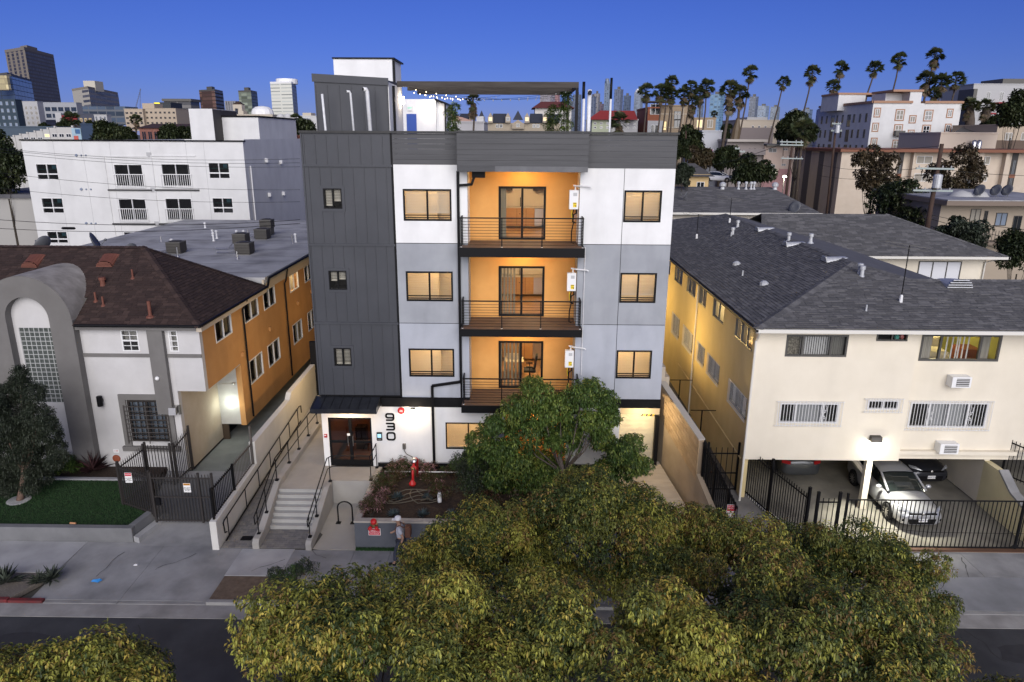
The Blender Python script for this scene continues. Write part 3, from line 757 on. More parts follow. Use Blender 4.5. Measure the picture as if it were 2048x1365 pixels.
# downspout
ds = MB();
P = [(-2.265, 26.22, 12.83), (-2.265, 26.22, 4.80), (-3.40, 26.22, 4.62), (-3.40, 26.22, 1.15)]
for a, c in zip(P[:-1], P[1:]): ds.bar(a, c, 0.10, 0.08, up=(0, -1, 0))
ds.bar((-2.265, 26.2, 12.32), (-1.75, 26.2, 12.36), .09, .08, up=(0, -1, 0)); ds.bar((-1.78, 26.2, 12.34), (-1.66, 26.2, 12.66), .09, .08, up=(0, -1, 0)); ds.box(-1.75, -1.28, 26.1, 26.3, 12.6, 12.82)
ds.build('downspout', BLACK, apt)
b = MB(); b.tube([(2.42, 26.24, 10.1), (2.42, 26.24, 5.1)], .016, 6); b.tube([(2.25, 26.24, 10.1), (2.42, 26.24, 10.1)], .016, 6); b.build('conduit', PIPEW, apt)
# water heaters
for i, zf in enumerate(ZF):
 w = thing('water_heater', (2.0, 26.6, zf + 1.35), ('white wall water heater on the lowest balcony, half behind leaves', 'white wall water heater on the middle balcony, third storey', 'white wall water heater on the top balcony')[i], 'water heater', 'tankless water heaters on the balconies')
 x0, x1, y0, y1, z0, z1 = 1.78, 2.12, 26.3, 26.52, zf + 1.33, zf + 2.02
 b = MB(); b.box(x0, x1, y0, y1, z0, z1); b.build('casing', PLASTIC, w, bevel=.015)
 b = MB(); b.box(x0 + .14, x0 + .27, y0 - .004, y0 - .001, z0 + .08, z0 + .25); b.build('warning_label', mat('yellow_label', (0.75, 0.55, 0.02), .5), w)
 b = MB(); b.box(x0 + .15, x0 + .26, y0 - .006, y0 - .0045, z0 + .215, z0 + .235); b.box(x0 + .16, x0 + .22, y0 - .006, y0 - .0045, z0 + .15, z0 + .165); b.box(x0 + .23, x0 + .26, y0 - .006, y0 - .0045, z0 + .1, z0 + .15); b.build('label_print', BLACK, w)
 b = MB(); b.box(x0 + .14, x0 + .28, y0 - .004, y0 - .001, z0 + .48, z0 + .6); b.build('vent_grille', mat('grey_grille', (0.45, 0.45, 0.45), .5), w)
 b = MB(); b.tube([(x0 + .22, 26.42, z1), (x0 + .22, 26.42, z1 + .13), (x0 + .3, 26.3, z1 + .15), (2.5, 26.16, z1 + .14), (2.56, 26.16, z1 + .1)], .03, 8); b.tube([(x0 + .14, 26.42, z1 + .16), (x0 + .3, 26.42, z1 + .14)], .03, 8); b.build('flue', PIPEW, w)
 b = MB(); b.tube([(1.95, 26.4, z0), (1.94, 26.4, z0 - .1), (1.9, 26.38, z0 - .25), (1.96, 26.38, z0 - .5), (1.9, 26.38, z0 - .8), (1.9, 26.4, zf + .1), (2.0, 26.4, zf + .08)], .022, 8)
 b.tube([(2.05, 26.4, z0), (2.06, 26.4, z0 - .15), (1.95, 26.36, z0 - .2), (1.93, 26.36, z0 - .45), (2.04, 26.38, z0 - .5)], .03, 8); b.build('insulated_pipe', BLACK, w)
 b = MB(); b.tube([(1.9, 26.36, z0), (1.88, 26.36, z0 - .15), (1.9, 26.34, z0 - .35)], .012, 6); b.build('gas_pipe', MATS['yellow_label'], w)
 b = MB(); b.tube([(2.1, 26.4, z0), (2.11, 26.38, zf + .15)], .014, 6); b.tube([(2.02, 26.36, z0 - .18), (2.0, 26.36, z0 - .42)], .014, 6); b.build('water_pipe', STEEL, w)
# small things on the ground floor wall
b = MB(); b.lathe((-4.66, FY, 3.56), [(.04, .0), (.13, .02), (.145, .06), (.13, .09), (.05, .1)], 20, axis=(0, -1, 0))
o = thing('alarm_bell', (-4.66, FY, 3.42), 'round red alarm bell beside the bright wall light', 'bell'); b.build('gong', mat('red_enamel', (0.45, 0.02, 0.025), .45), o)
b = MB(); b.fbox(MF, -4.72, -4.6, 3.57, 3.59, .1, .103); b.fbox(MF, -4.73, -4.59, 3.52, 3.54, .1, .103); b.build('print', PLASTIC, o)
o = thing('wall_light', (-4.2, FY, 3.4), 'lit wall sconce on the white wall by the house number', 'lamp')
b = MB(); b.fbox(MF, -4.29, -4.11, 3.44, 3.66, 0, .04); b.build('back_plate', BLACK, o)
b = MB(); b.fbox(MF, -4.28, -4.12, 3.28, 3.60, .04, .15); b.build('shade', mat('hot_shade', (0.9, 0.85, 0.75), .5, emit=(1, 0.82, 0.58), estr=12), o)
lamp(o, (-4.2, FY - .3, 3.42), 20, (1, 0.80, 0.55), 0.08)
o = thing('intercom_panel', (-5.58, FY, 2.25), 'dark entry phone panel with a small lit screen beside the doors', 'intercom')
b = MB(); b.fbox(MF, -5.69, -5.48, 2.25, 2.60, 0, .05); b.build('casing', BLACK, o)
b = MB(); b.fbox(MF, -5.66, -5.51, 2.38, 2.54, .05, .054); b.build('screen', mat('lit_screen', (.1, .2, .25), .2, emit=(0.35, 0.6, 0.75), estr=0.8), o)
b = MB(); b.fbox(MF, -5.66, -5.51, 2.28, 2.34, .05, .056); b.build('keypad', STEEL, o)
o = thing('door_strobe', (-7.75, FY, 2.2), 'small red fire alarm strobe on the wall left of the doors', 'alarm')
b = MB(); b.fbox(MF, -7.81, -7.69, 2.36, 2.5, 0, .05); b.build('casing', MATS['red_enamel'], o)
b = MB(); b.fbox(MF, -7.80, -7.72, 2.44, 2.48, .05, .06); b.build('lens', PLASTIC, o)
# garage gate: roller shutter of thin slats
gy = 26.95
b = MB(); b.box(3.95, 5.72, gy + .01, gy + .3, 3.2, 3.75); g = b.build('shutter_housing', mat('beige_metal', (0.33, 0.28, 0.21), .6), apt)
SHUT = mat('shutter_slat', (0.52, 0.47, 0.36), .45, (0.58, .53, .41), 3)
me = None
for k in range(38):
 z = 1.09 + k * .056
 if me is None:
  b = MB(); b.prism(FR((0, gy + .12, 0), (0, -1, 0), (-1, 0, 0)), [(0, .004), (.02, .02), (.02, .04), (0, .052), (-.01, .052), (-.01, .004)], -5.56, -4.1); me = b.mesh('shutter_slat', SHUT)
 link('shutter_slat', me, apt, Vector((0, 0, z)) - wloc(apt))
b = MB(); b.box(5.565, 5.72, gy - .1, gy + .25, 1.0, 3.2); b.build('shutter_guide', BLACK, apt)
b = MB(); b.box(3.95, 4.1, gy - .1, gy + .2, 1.0, 3.2); b.build('shutter_guide', WHITE, apt)
b = MB(); b.box(4.1, 5.56, gy + .08, gy + .1, 3.16, 3.2)
for k in range(6):
 x = 4.98 + k * .09
 b = MB(); b.hexa([(x, gy, 3.14), (x + .045, gy, 3.14), (x + .045, gy + .02, 3.14), (x, gy + .02, 3.14), (x + .05, gy, 3.22), (x + .095, gy, 3.22), (x + .095, gy + .02, 3.22), (x + .05, gy + .02, 3.22)]); b.build('hazard_stripe', MATS['yellow_label'] if k % 2 else BLACK, apt)
lamp(apt, (4.9, 26.3, 3.45), 55, (1, 0.76, 0.42), 0.08)
# ------------------------------------------------------------------ roof: towers, pergola, pipes
TF = FR((0, 28.4, 0), (1, 0, 0), (0, -1, 0))
b = MB(); b.hexa([(-7.84, 28.4, 13.2), (-5.06, 28.4, 13.2), (-5.06, 31.6, 13.2), (-7.84, 31.6, 13.2), (-7.84, 28.4, 16.22), (-5.06, 28.4, 16.05), (-5.06, 31.6, 16.13), (-7.84, 31.6, 16.3)]); b.build('stair_tower', CLAD, apt)
b = MB(); b.hexa([(-7.9, 28.34, 15.98), (-5.02, 28.34, 15.86), (-5.02, 28.4, 15.86), (-7.9, 28.4, 15.98), (-7.9, 28.34, 16.27), (-5.02, 28.34, 16.12), (-5.02, 28.4, 16.12), (-7.9, 28.4, 16.27)]); b.build('tower_fascia', CLAD, apt)
for k in range(7):
 x = -7.8 + k * .45
 b = MB(); b.box(x - .014, x + .014, 28.375, 28.4, 13.3, 15.85); b.build('batten', CLAD, apt)
b = MB(); b.box(-5.058, -5.03, 28.46, 31.6, 13.2, 15.98); b.build('tower_wing', WHITE, apt)
b = MB(); b.box(-5.028, -4.94, 29.2, 29.32, 13.2, 15.9); b.build('downspout', BLACK, apt)
b = MB(); b.box(-7.86, -5.41, 31.62, 33.9, 13.2, 17.1); b.build('lift_tower', WHITE, apt)
b = MB(); b.box(-7.9, -5.3, 31.57, 34.0, 17.1, 17.16); b.build('tower_cap', BLACK, apt)
b = MB(); b.box(-5.408, -5.32, 31.75, 31.85, 15, 17.05); b.build('downspout', BLACK, apt)
# rear roof house with the blue door
BLUE = mat('blue_door', (0.02, 0.07, 0.33), .5)
RF = FR((0, 44, 0), (1, 0, 0), (0, -1, 0))
b = MB(); b.box(-7.0, -5.05, 44, 48, 13.2, 16.1); b.build('roof_house', WHITE, apt)
b = MB(); b.hexa([(-5.048, 44.3, 13.2), (-4.5, 44.3, 13.2), (-4.5, 48, 13.2), (-5.048, 48, 13.2), (-5.048, 44.3, 16.02), (-4.5, 44.3, 15.82), (-4.5, 48, 15.82), (-5.048, 48, 16.02)]); b.build('roof_house', WHITE, apt)
b = MB(); b.hexa([(-5.1, 43.98, 16.06), (-4.42, 43.98, 15.8), (-4.42, 48, 15.8), (-5.1, 48, 16.06), (-5.1, 43.98, 16.16), (-4.42, 43.98, 15.92), (-4.42, 48, 15.92), (-5.1, 48, 16.16)]); b.build('roof_house_eave', BLACK, apt)
b = MB(); b.fbox(RF, -6.78, -6.2, 13.25, 15.27, .0, .05); b.build('roof_door', BLUE, apt)
b = MB(); b.box(-5.408, -5.37, 32.9, 33.8, 13.25, 15.3); b.build('roof_door', BLUE, apt)
b = MB(); b.box(-4.55, -4.47, 44.2, 44.3, 13.2, 15.9); b.build('downspout', BLACK, apt)
es = thing('exit_sign', (-6.5, 43.9, 15.5), 'small green exit sign above the blue roof door', 'sign')
b = MB(); b.fbox(RF, -6.72, -6.42, 15.45, 15.75, .02, .07); b.build('casing', PLASTIC, es)
EXITM = mat('exit_green', (0.02, 0.4, 0.2), .5, emit=(0.05, 0.6, 0.3), estr=0.5)
def lettering(t, parent, loc, rot):
 dg = bpy.context.evaluated_depsgraph_get(); me = bpy.data.meshes.new_from_object(t.evaluated_get(dg)); me.name = 'lettering'
 C.objects.unlink(t); bpy.data.objects.remove(t)
 o = link('lettering', me, parent, loc); o.rotation_euler = rot
 return o
def text(s, loc, size, m, parent, rot=(R(90), 0, 0), name='lettering', ext=0.003, align='CENTER'):
 c = bpy.data.curves.new(name, 'FONT'); c.body = s; c.size = size; c.extrude = ext; c.align_x = align; c.align_y = 'CENTER'; c.resolution_u = 2
 o = bpy.data.objects.new(name, c); C.objects.link(o); c.materials.append(m)
 return lettering(o, parent, Vector(loc) - (wloc(parent) if parent else Vector((0, 0, 0))), rot)
text('EXIT', (-6.57, 43.922, 15.6), 0.12, EXITM, es)
for (x, y, z, pw, nm) in ((-4.96, 31.2, 15.45, 7, 'lit roof sconce on the stair tower under the pergola'), (-5.3, 43.88, 15.55, 10, 'lit roof sconce on the house with the blue door')):
 o = thing('roof_sconce', (x, y, z), nm, 'lamp', 'sconces on the roof')
 b = MB(); b.box(x - .07, x + .07, y - .07, y + .07, z - .15, z + .15); b.build('shade', MATS['hot_shade'], o)
 lamp(o, (x + (.25 if y < 40 else 0), y - .3, z), pw, (1, 0.84, 0.62), .08)
for (x, y, z, r, hook) in ((-7.35, 27.6, 15.5, .045, 0), (-6.3, 27.6, 15.52, .042, 1), (-5.68, 27.6, 15.6, .075, 1)):
 b = MB(); pts = [(x + .08, y, 13.2), (x, y, z)]
 if hook: pts += [(x - .03, y - .03, z + .07), (x - .12, y - .1, z + .07)]
 b.tube(pts, r, 10); b.build('vent_pipe', PIPEW, apt, smooth=True)
 if hook: b = MB(); b.lathe((x - .121, y - .101, z + .07), [(r * .8, 0), (r * .8, .004)], 10, axis=(-.77, -.64, 0)); b.build('pipe_mouth', BLACK, apt)
for (x, z0, z1, r, m) in ((2.52, 13.2, 15.5, .055, PIPEW), (2.5, 15.5, 16.15, .06, BLACK), (2.74, 13.2, 15.85, .085, PIPEW), (3.6, 13.2, 15.5, .045, PIPEW), (3.6, 15.5, 16.3, .05, BLACK)):
 b = MB(); b.tube([(x, 30.2, z0), (x, 30.2, z1)], r, 10); b.build('vent_pipe', m, apt, smooth=True)
b = MB(); b.tube([(2.74, 30.2, 15.7), (2.74, 30.0, 15.74)], .08, 10); b.build('pipe_mouth', BLACK, apt)
PERG = mat('weathered_timber', (0.045, 0.038, 0.032), .8, (0.075, 0.065, 0.055), 3, stretch=(.3, 3, 3))
pg = thing('pergola', (-1.4, 32, 13.25), 'dark timber pergola over the roof terrace with hanging bulbs', 'pergola')
def pbeam(nm, *q):
 b = MB(); b.box(*q); b.build(nm, PERG, pg)
pbeam('beam', -5.0, 2.3, 30.2, 30.28, 15.92, 16.14); pbeam('beam', -5.0, 2.3, 36.0, 36.08, 15.95, 16.17); pbeam('beam', 2.22, 2.3, 30.282, 35.998, 15.93, 16.14); pbeam('beam', -5.0, 2.22, 32.9, 32.98, 15.94, 16.12)
for k in range(5): pbeam('rafter', -5.0, 2.21, 30.9 + k * 1.1 + .25, 30.95 + k * 1.1 + .25, 16.143, 16.2)
for (x, y) in ((2.24, 30.18), (2.24, 35.9)):
 b = MB(); b.box(x - .06, x + .06, y, y + .12, 13.25, 15.92); b.build('post', PERG if y > 31 else BLACK, pg)
sl_ = thing('string_lights', (-1.5, 33, 15.5), 'strings of small warm bulbs hanging under the roof pergola', 'string lights')
BULB = mat('lit_bulb', (1, .9, .7), .4, emit=(1, 0.78, 0.45), estr=2.2); BULBO = mat('dim_bulb', (.5, .5, .5), .2)
bm_ = MB(); bm_.lathe((0, 0, 0), [(.004, .03), (.018, .015), (.02, 0), (.012, -.02), (.003, -.026)], 8)
bl1, bl2 = bm_.mesh('bulb', BULB), bm_.mesh('bulb', BULBO)
for k, (p, q) in enumerate((((-4.7, 30.4, 15.95), (2.2, 35.8, 15.9)), ((-4.7, 31.2, 15.85), (-1.0, 35.9, 15.9)), ((-4.7, 35.6, 15.9), (2.2, 30.6, 15.9)), ((-4.7, 33.6, 15.9), (2.2, 33.2, 15.9)))):
 p, q = Vector(p), Vector(q); pts = [p.lerp(q, t) - Vector((0, 0, (.3 if k != 1 else .2) * 4 * t * (1 - t))) for t in np.linspace(0, 1, 19)]
 b = MB(); b.tube(pts, .006, 5); b.build('wire', BLACK, sl_)
 for t in range(1, 18):
  link('bulb', bl1 if pts[t].x < -2.6 else bl2, sl_, pts[t] - Vector((0, 0, .05)) - wloc(sl_))
# ------------------------------------------------------------------ shingled roofs
CAMP = Vector((0, 0, CAMH))
def tones(name, cols, rough=0.9):
 return [mat('%s_%d' % (name, i), c, rough, tuple(k * 1.3 for k in c), 9, 0.3, 90) for i, c in enumerate(cols)]
SHG = tones('grey_shingle', ((0.080, 0.079, 0.080), (0.104, 0.102, 0.102), (0.132, 0.129, 0.128), (0.092, 0.090, 0.090)))
SHB = tones('brown_shingle', ((0.028, 0.017, 0.0145), (0.036, 0.022, 0.0185), (0.047, 0.029, 0.024), (0.032, 0.019, 0.016)))
def shingles(parent, poly, mats, course=0.14, width=0.32, n_parts=0, seed=1, thick=0.02):
 rr = random.Random(seed)
 poly = [Vector(p) for p in poly]
 u = (poly[1] - poly[0]).normalized()
 nrm = None
 for k in range(2, len(poly)):
  c = (poly[1] - poly[0]).cross(poly[k] - poly[0])
  if c.length > 1e-3: nrm = c.normalized(); break
 if nrm.z < 0: nrm = -nrm
 v = nrm.cross(u)
 if v.z < 0: v = -v
 P2 = [((p - poly[0]).dot(u), (p - poly[0]).dot(v)) for p in poly]
 vmax = max(q[1] for q in P2)
 b = MB(); b.poly([p - nrm * 0.004 for p in (poly if (poly[1] - poly[0]).cross(poly[2] - poly[1]).dot(nrm) > 0 else poly[::-1])]); b.build('roof_deck', mats[0], parent)
 cells = []
 row = 0; y = 0.0
 while y < vmax - 0.02:
  ym = y + course * 0.5
  xs = []
  for i in range(len(P2)):
   (ax, ay), (bx, by) = P2[i], P2[(i + 1) % len(P2)]
   if (ay <= ym) != (by <= ym): xs.append(ax + (bx - ax) * (ym - ay) / (by - ay))
  xs.sort()
  for k in range(0, len(xs) - 1, 2):
   x = xs[k] - rr.uniform(0, width)
   while x < xs[k + 1] - 0.01:
    w = width * rr.uniform(0.6, 1.35)
    a, c = max(x, xs[k]), min(x + w, xs[k + 1])
    if c - a > 0.03: cells.append((a + .004, c - .004, y, min(y + course * 1.25, vmax), rr.randrange(len(mats)), rr.uniform(0.6, 1.5) * thick))
    x += w
  y += course; row += 1
 def geo(cl):
  a, c, y0, y1, m, t = cl
  o = poly[0]
  return [o + u * a + v * y0 + nrm * t, o + u * c + v * y0 + nrm * t, o + u * c + v * y1 + nrm * .001, o + u * a + v * y1 + nrm * .001, o + u * a + v * y0 - nrm * .003, o + u * c + v * y0 - nrm * .003]
 FS = [(0, 1, 2, 3), (4, 5, 1, 0), (4, 0, 3), (5, 2, 1)]
 cells.sort(key=lambda cl: (poly[0] + u * (cl[0] + cl[1]) / 2 + v * cl[2] - CAMP).length)
 for cl in cells[:n_parts]:
  b = MB(); b.add(geo(cl), FS); b.build('shingle', mats[cl[4]], parent)
 b = MB()
 for cl in cells[n_parts:]:
  b.cur = cl[4]; b.add(geo(cl), FS)
 if cells[n_parts:]:
  o = b.build('shingles', mats, parent); o['kind'] = 'stuff'
def ridge_cap(parent, p, q, mats, w=0.16):
 p, q = Vector(p), Vector(q); n = int((q - p).length / 0.2); d = (q - p) / n; rr = random.Random(4)
 s = d.cross(Vector((0, 0, 1))).normalized() * w
 b = MB()
 for k in range(n):
  a = p + d * k; c = a + d * 1.3; b.cur = rr.randrange(len(mats))
  up = Vector((0, 0, 0.05)); up2 = Vector((0, 0, 0.035)); dn = Vector((0, 0, -.02))
  b.add([a + s + dn, a + up, a - s + dn, c + s + dn, c + up2, c - s + dn], [(0, 1, 4, 3), (1, 2, 5, 4), (0, 2, 1)])
 o = b.build('ridge_cap', mats, parent); o['kind'] = 'stuff'
# ------------------------------------------------------------------ left neighbour
TAUPE = mat('taupe_stucco', (0.145, 0.138, 0.13), .85, (0.165, 0.158, 0.15), 1.5, .15, 80, grime=.12)
LWHITE = mat('dull_white_stucco', (0.50, 0.49, 0.48), .85, (0.55, .54, .53), 1.3, .15, 80, grime=.1)
BEIGE = mat('beige_stucco', (0.42, 0.36, 0.28), .85, (0.47, .41, .33), 1.5, .3, 60, grime=.12)
RUST = mat('rust_orange_stucco', (0.47, 0.24, 0.085), .85, (0.52, .275, .10), 1.3, .3, 60, grime=.15)
CREAMT = mat('cream_trim', (0.50, 0.43, 0.34), .8)
WFRAME = mat('white_frame', (0.70, 0.70, 0.69), .5)
BRONZE = mat('bronze_frame', (0.045, 0.04, 0.036), .5)
DRAPE = mat('pale_drape', (0.48, 0.46, 0.42), .9)
DRAPEW = mat('white_drape', (0.62, 0.62, 0.60), .9)
SCREEN = mat('insect_screen', (0.025, 0.025, 0.025), .9)
lb_ = thing('neighbour_apartments', (-17, 27.3, 0.4), 'taupe and white stucco house with arched tower and brown hip roof', 'building')
LF = FR((0, 27.3, 0), (1, 0, 0), (0, -1, 0))
UW = [(-16.02, -15.32), (-14.42, -13.72)]
b = MB(); b.wall(LF, -17.75, -14.03, 0.3, 6.55, [(a, c, 5.6, 6.5) for a, c in UW[:1]] + [(-16.2, -14.6, 1.65, 3.5)], .25); b.build('front_wall', LWHITE, lb_)
b = MB(); b.wall(LF, -14.028, -12.85, 3.9, 6.55, [(-13.98, -13.72, 5.6, 6.5)], .25); b.build('front_wall', LWHITE, lb_)
b = MB(); b.wall(LF, -27, -21.2, 0.3, 6.55, [], .25); b.build('front_wall', LWHITE, lb_)
def dh_window(a, c, z0, z1):
 w = win(lb_, LF, a, c, z0, z1, WFRAME, .05, muls=(), out=.02, inset=.05, blind=[(0.05, .95, 0.02, R(62))], bm=mat('grey_blind', (0.5, .5, .5), .7))
 b = MB(); zm = (z0 + z1) / 2; b.fbox(LF, a + .05, c - .05, zm - .03, zm + .03, -.05, .024)
 um = (a + c) / 2
 b.fbox(LF, um - .012, um + .012, z0 + .05, zm - .03, -.03, .01); b.fbox(LF, um - .012, um + .012, zm + .03, z1 - .05, -.03, .01)
 for z in ((z0 + zm) / 2 + .01, (z1 + zm) / 2 - .01): b.fbox(LF, a + .05, um - .012, z - .012, z + .012, -.03, .008); b.fbox(LF, um + .012, c - .05, z - .012, z + .012, -.03, .008)
 b.build('glazing_bars', WFRAME, w)
 b = MB(); b.fbox(LF, a + .05, c - .05, z0 + .05, zm - .03, -.02, -.017); b.build('screen', glass_mat('screen_mesh', (0.35, .35, .35), .05, .5), w)
dh_window(*UW[0], 5.6, 6.5); dh_window(-14.03, -13.33, 5.6, 6.5) if False else None
b = MB(); b.wall(LF, -14.0, -13.4, 5.2, 5.2, [], .1) if False else None
w2 = win(lb_, FR((0, 27.29, 0), (1, 0, 0), (0, -1, 0)), -14.10, -13.72, 5.6, 6.5, WFRAME, .05, muls=(), hbars=(.25, .5, .75), blind=[(0.05, .95, 0.02, R(62))], bm=MATS['grey_blind'], th=.26)
# big barred window with its surround
b = MB()
for q in ((-16.5, -16.22, 1.45, 3.75), (-14.58, -14.3, 1.45, 3.75)): b.fbox(LF, *q, 0, .08)
b.fbox(LF, -16.22, -14.58, 3.52, 3.75, 0, .078); b.fbox(LF, -16.6, -14.2, 1.25, 1.45, 0, .14); b.build('window_surround', TAUPE, lb_)
bw = win(lb_, LF, -16.2, -14.6, 1.65, 3.5, mat('dark_brown_frame', (0.02, .016, .014), .5), .09, muls=(.5,), curtain=[(0, 1, mat('blue_grey_drape', (0.16, .20, .27), .8))])
b = MB()
for h in range(1, 6): b.fbox(LF, -16.1, -14.7, 1.65 + h * .31 - .02, 1.65 + h * .31 + .02, -.04, .0)
for u in (-15.98, -15.75, -15.55, -15.25, -15.05, -14.82): b.fbox(LF, u - .02, u + .02, 1.74, 3.41, -.038, -.002)
b.build('glazing_bars', MATS['dark_brown_frame'], bw)
BARB = mat('taupe_bar', (0.07, .062, .056), .6)
for k in range(9):
 z = 1.72 + k * .19; b = MB(); b.tube([LF.p(-16.32, z, .13), LF.p(-14.48, z, .13)], .018, 6); b.build('security_bar', BARB, bw)
for u in (-16.3, -15.4, -14.5): b = MB(); b.tube([LF.p(u, 1.6, .135), LF.p(u, 3.3, .135)], .02, 6); b.build('security_bar', BARB, bw)
# pilaster, string course, cornice
b = MB(); b.fbox(LF, -14.86, -14.24, 2.95, 6.55, 0, .22); b.build('pilaster', TAUPE, lb_)
b = MB(); b.fbox(LF, -17.75, -14.862, 5.36, 5.50, 0, .05); b.build('string_course', TAUPE, lb_)
b = MB(); b.fbox(LF, -14.238, -12.85, 5.36, 5.50, 0, .05); b.build('string_course', TAUPE, lb_)
b = MB(); b.fbox(LF, -17.75, -12.83, 6.55, 6.74, -.2, .28); b.build('cornice', TAUPE, lb_)
b = MB(); b.tube([(-17.6, 26.92, 6.76), (-12.6, 26.92, 6.76)], .06, 8); b.build('gutter', BLACK, lb_)
# arched tower: a barrel vault with a tall glass block window
AC, AR, AS = -19.45, 1.78, 6.95
AF = FR((0, 26.95, 0), (1, 0, 0), (0, -1, 0))
def arcpts(c, z, r, n=20): return [(c + r * math.cos(t), z + r * math.sin(t)) for t in np.linspace(0, math.pi, n)]
IR, IS = 0.86, 7.02
outer = [(AC + AR, 0.3)] + arcpts(AC, AS, AR) + [(AC - AR, 0.3)]
inner = [(AC + IR, 0.3)] + arcpts(AC, IS, IR) + [(AC - IR, 0.3)]
b = MB()
n = len(outer)
for k in range(n - 1):
 q = [outer[k], outer[k + 1], inner[k + 1], inner[k]]
 b.poly([AF.p(*p, 0) for p in q])
 b.poly([AF.p(*inner[k], 0), AF.p(*inner[k + 1], 0), AF.p(*inner[k + 1], -.42), AF.p(*inner[k], -.42)])
 if k in (0, n - 2): b.poly([AF.p(*outer[k], 0), AF.p(*outer[k], -.35), AF.p(*outer[k + 1], -.35), AF.p(*outer[k + 1], 0)])
b.build('arch_front', TAUPE, lb_)
b = MB(); r2 = IR + .22   # a raised inner rib round the opening
o2 = arcpts(AC, IS, r2); i2 = arcpts(AC, IS, IR + .02)
b.build('arch_rib', TAUPE, lb_) if False else None
IFR = FR((0, 27.3, 0), (1, 0, 0), (0, -1, 0))
GX0, GX1, GZ0, GZ1 = -20.12, -18.74, 3.35, 6.55
b = MB(); b.wall(IFR, AC - IR - .02, AC + IR + .02, .3, 6.6, [(GX0, GX1, GZ0, GZ1)], .2); lun = arcpts(AC, IS, IR + .02); b.poly([IFR.p(AC + IR + .02, 6.6, 0)] + [IFR.p(*p, 0) for p in lun] + [IFR.p(AC - IR - .02, 6.6, 0)]); b.build('arch_infill', LWHITE, lb_)
gb = MB(); nx, nz = 7, 17; cw, ch = (GX1 - GX0) / nx, (GZ1 - GZ0) / nz
for i in range(nx + 1): u = GX0 + i * cw; gb.fbox(IFR, u - .012, u + .012, GZ0, GZ1, -.12, -.018)
for j in range(nz + 1): z = GZ0 + j * ch; gb.fbox(IFR, GX0, GX1, z - .012, z + .012, -.12, -.02)
gw = gb.build('glass_block_window', mat('mortar_white', (0.42, .43, .42), .8), lb_)
GBM = mat('glass_block', (0.055, .065, .06), .12, (0.11, .12, .11), 9, .5, 12, spec=.8)
m1 = MB(); m1.box(-cw / 2 + .011, cw / 2 - .011, -.04, .04, -ch / 2 + .011, ch / 2 - .011); gme = m1.mesh('glass_block', GBM)
for i in range(nx):
 for j in range(nz):
  o = link('glass_block', gme, gw, Vector((GX0 + (i + .5) * cw, 27.37, GZ0 + (j + .5) * ch)) - wloc(gw)); o.rotation_euler = (rnd.uniform(-.03, .03), 0, rnd.uniform(-.03, .03))
VAULT = mat('vault_membrane', (0.27, .25, .22), .9, (0.42, .39, .35), 1.6, .3, 14, grime=.3, gscale=1.2)
b = MB(); pts = arcpts(AC, AS, AR, 24); ny = 10; vs = []
for j in range(ny + 1):
 for (x, z) in pts:
  yb = 27.05 + max(0, (z - 6.72) / 0.67) + .35
  vs.append((x, 26.93 + (yb - 26.93) * j / ny, z))
m_ = len(pts)
b.add(vs, [(j * m_ + i, j * m_ + i + 1, (j + 1) * m_ + i + 1, (j + 1) * m_ + i) for j in range(ny) for i in range(m_ - 1)])
b.build('vault_roof', VAULT, lb_, smooth=True)
b = MB(); b.tube([(x, 27.05 + max(0, (z - 6.72) / .67) + .33, z + .01) for (x, z) in pts], .045, 6); b.build('vault_flashing', WFRAME, lb_)
b = MB(); b.box(AC - AR, AC - AR + .2, 26.96, 28, .3, 6.9); b.box(AC + AR - .2, AC + AR - .01, 26.96, 28, .3, 6.9); b.build('arch_side', TAUPE, lb_)
# side walls
LS = FR((-12.85, 0, 0), (0, 1, 0), (1, 0, 0))
up = [(28.75, 30.5), (32.0, 33.85), (34.6, 36.35), (38.8, 40.4), (41.6, 43.2)]
lo = [(32.0, 33.75), (34.55, 36.35), (38.7, 40.4), (41.6, 43.2)]
hol = [(a, c, 5.52, 6.52) for a, c in up] + [(a, c, 2.5, 3.68) for a, c in lo]
class FRs(FR): pass
b = MB(); b.wall(LS, 31.0, 60, 0.85, 6.55, [h for h in hol if h[0] > 31], .25); b.build('side_wall', RUST, lb_)
b = MB(); b.wall(LS, 27.552, 30.998, 3.9, 6.55, [h for h in hol if h[0] < 31], .25); b.build('side_wall', RUST, lb_)
b = MB(); b.box(-14.03, -12.86, 27.55, 30.99, 3.86, 3.9); b.build('overhang_soffit', LWHITE, lb_)
b = MB(); b.box(-14.25, -14.03, 27.56, 31.4, 0.2, 3.86); b.build('recess_wall', BEIGE, lb_)
b = MB(); b.box(-14.03, -12.86, 31.002, 31.2, .9, 3.86); b.build('recess_end_wall', mat('passage_stucco', (0.46, .45, .42), .85, (.52, .51, .48), 2, .2, 60), lb_)
b = MB(); b.box(-14.02, -13.72, 31.0, 31.1, .1, .9); b.build('passage_door', mat('brown_door', (0.06, .04, .025), .6), lb_)
for k, (a, c, z0, z1) in enumerate(hol):
 lit = abs(a - 38.8) < .1 and z0 > 5
 win(lb_, LS, a, c, z0, z1, WFRAME, .05, muls=(.5,), out=.02, inset=.06, curtain=None if lit else [(.5, 1, DRAPE)], room='lit' if lit else 'dark', power=25, th=.26, depth=1.0, lcol=(1, .8, .5))
b = MB(); b.box(-12.84, -12.62, 27.05, 34.6, 6.5, 6.72); b.build('eave_fascia', CREAMT, lb_)
b = MB(); b.box(-12.84, -12.74, 34.6, 60, 6.55, 7.1); b.build('eave_fascia', CREAMT, lb_)
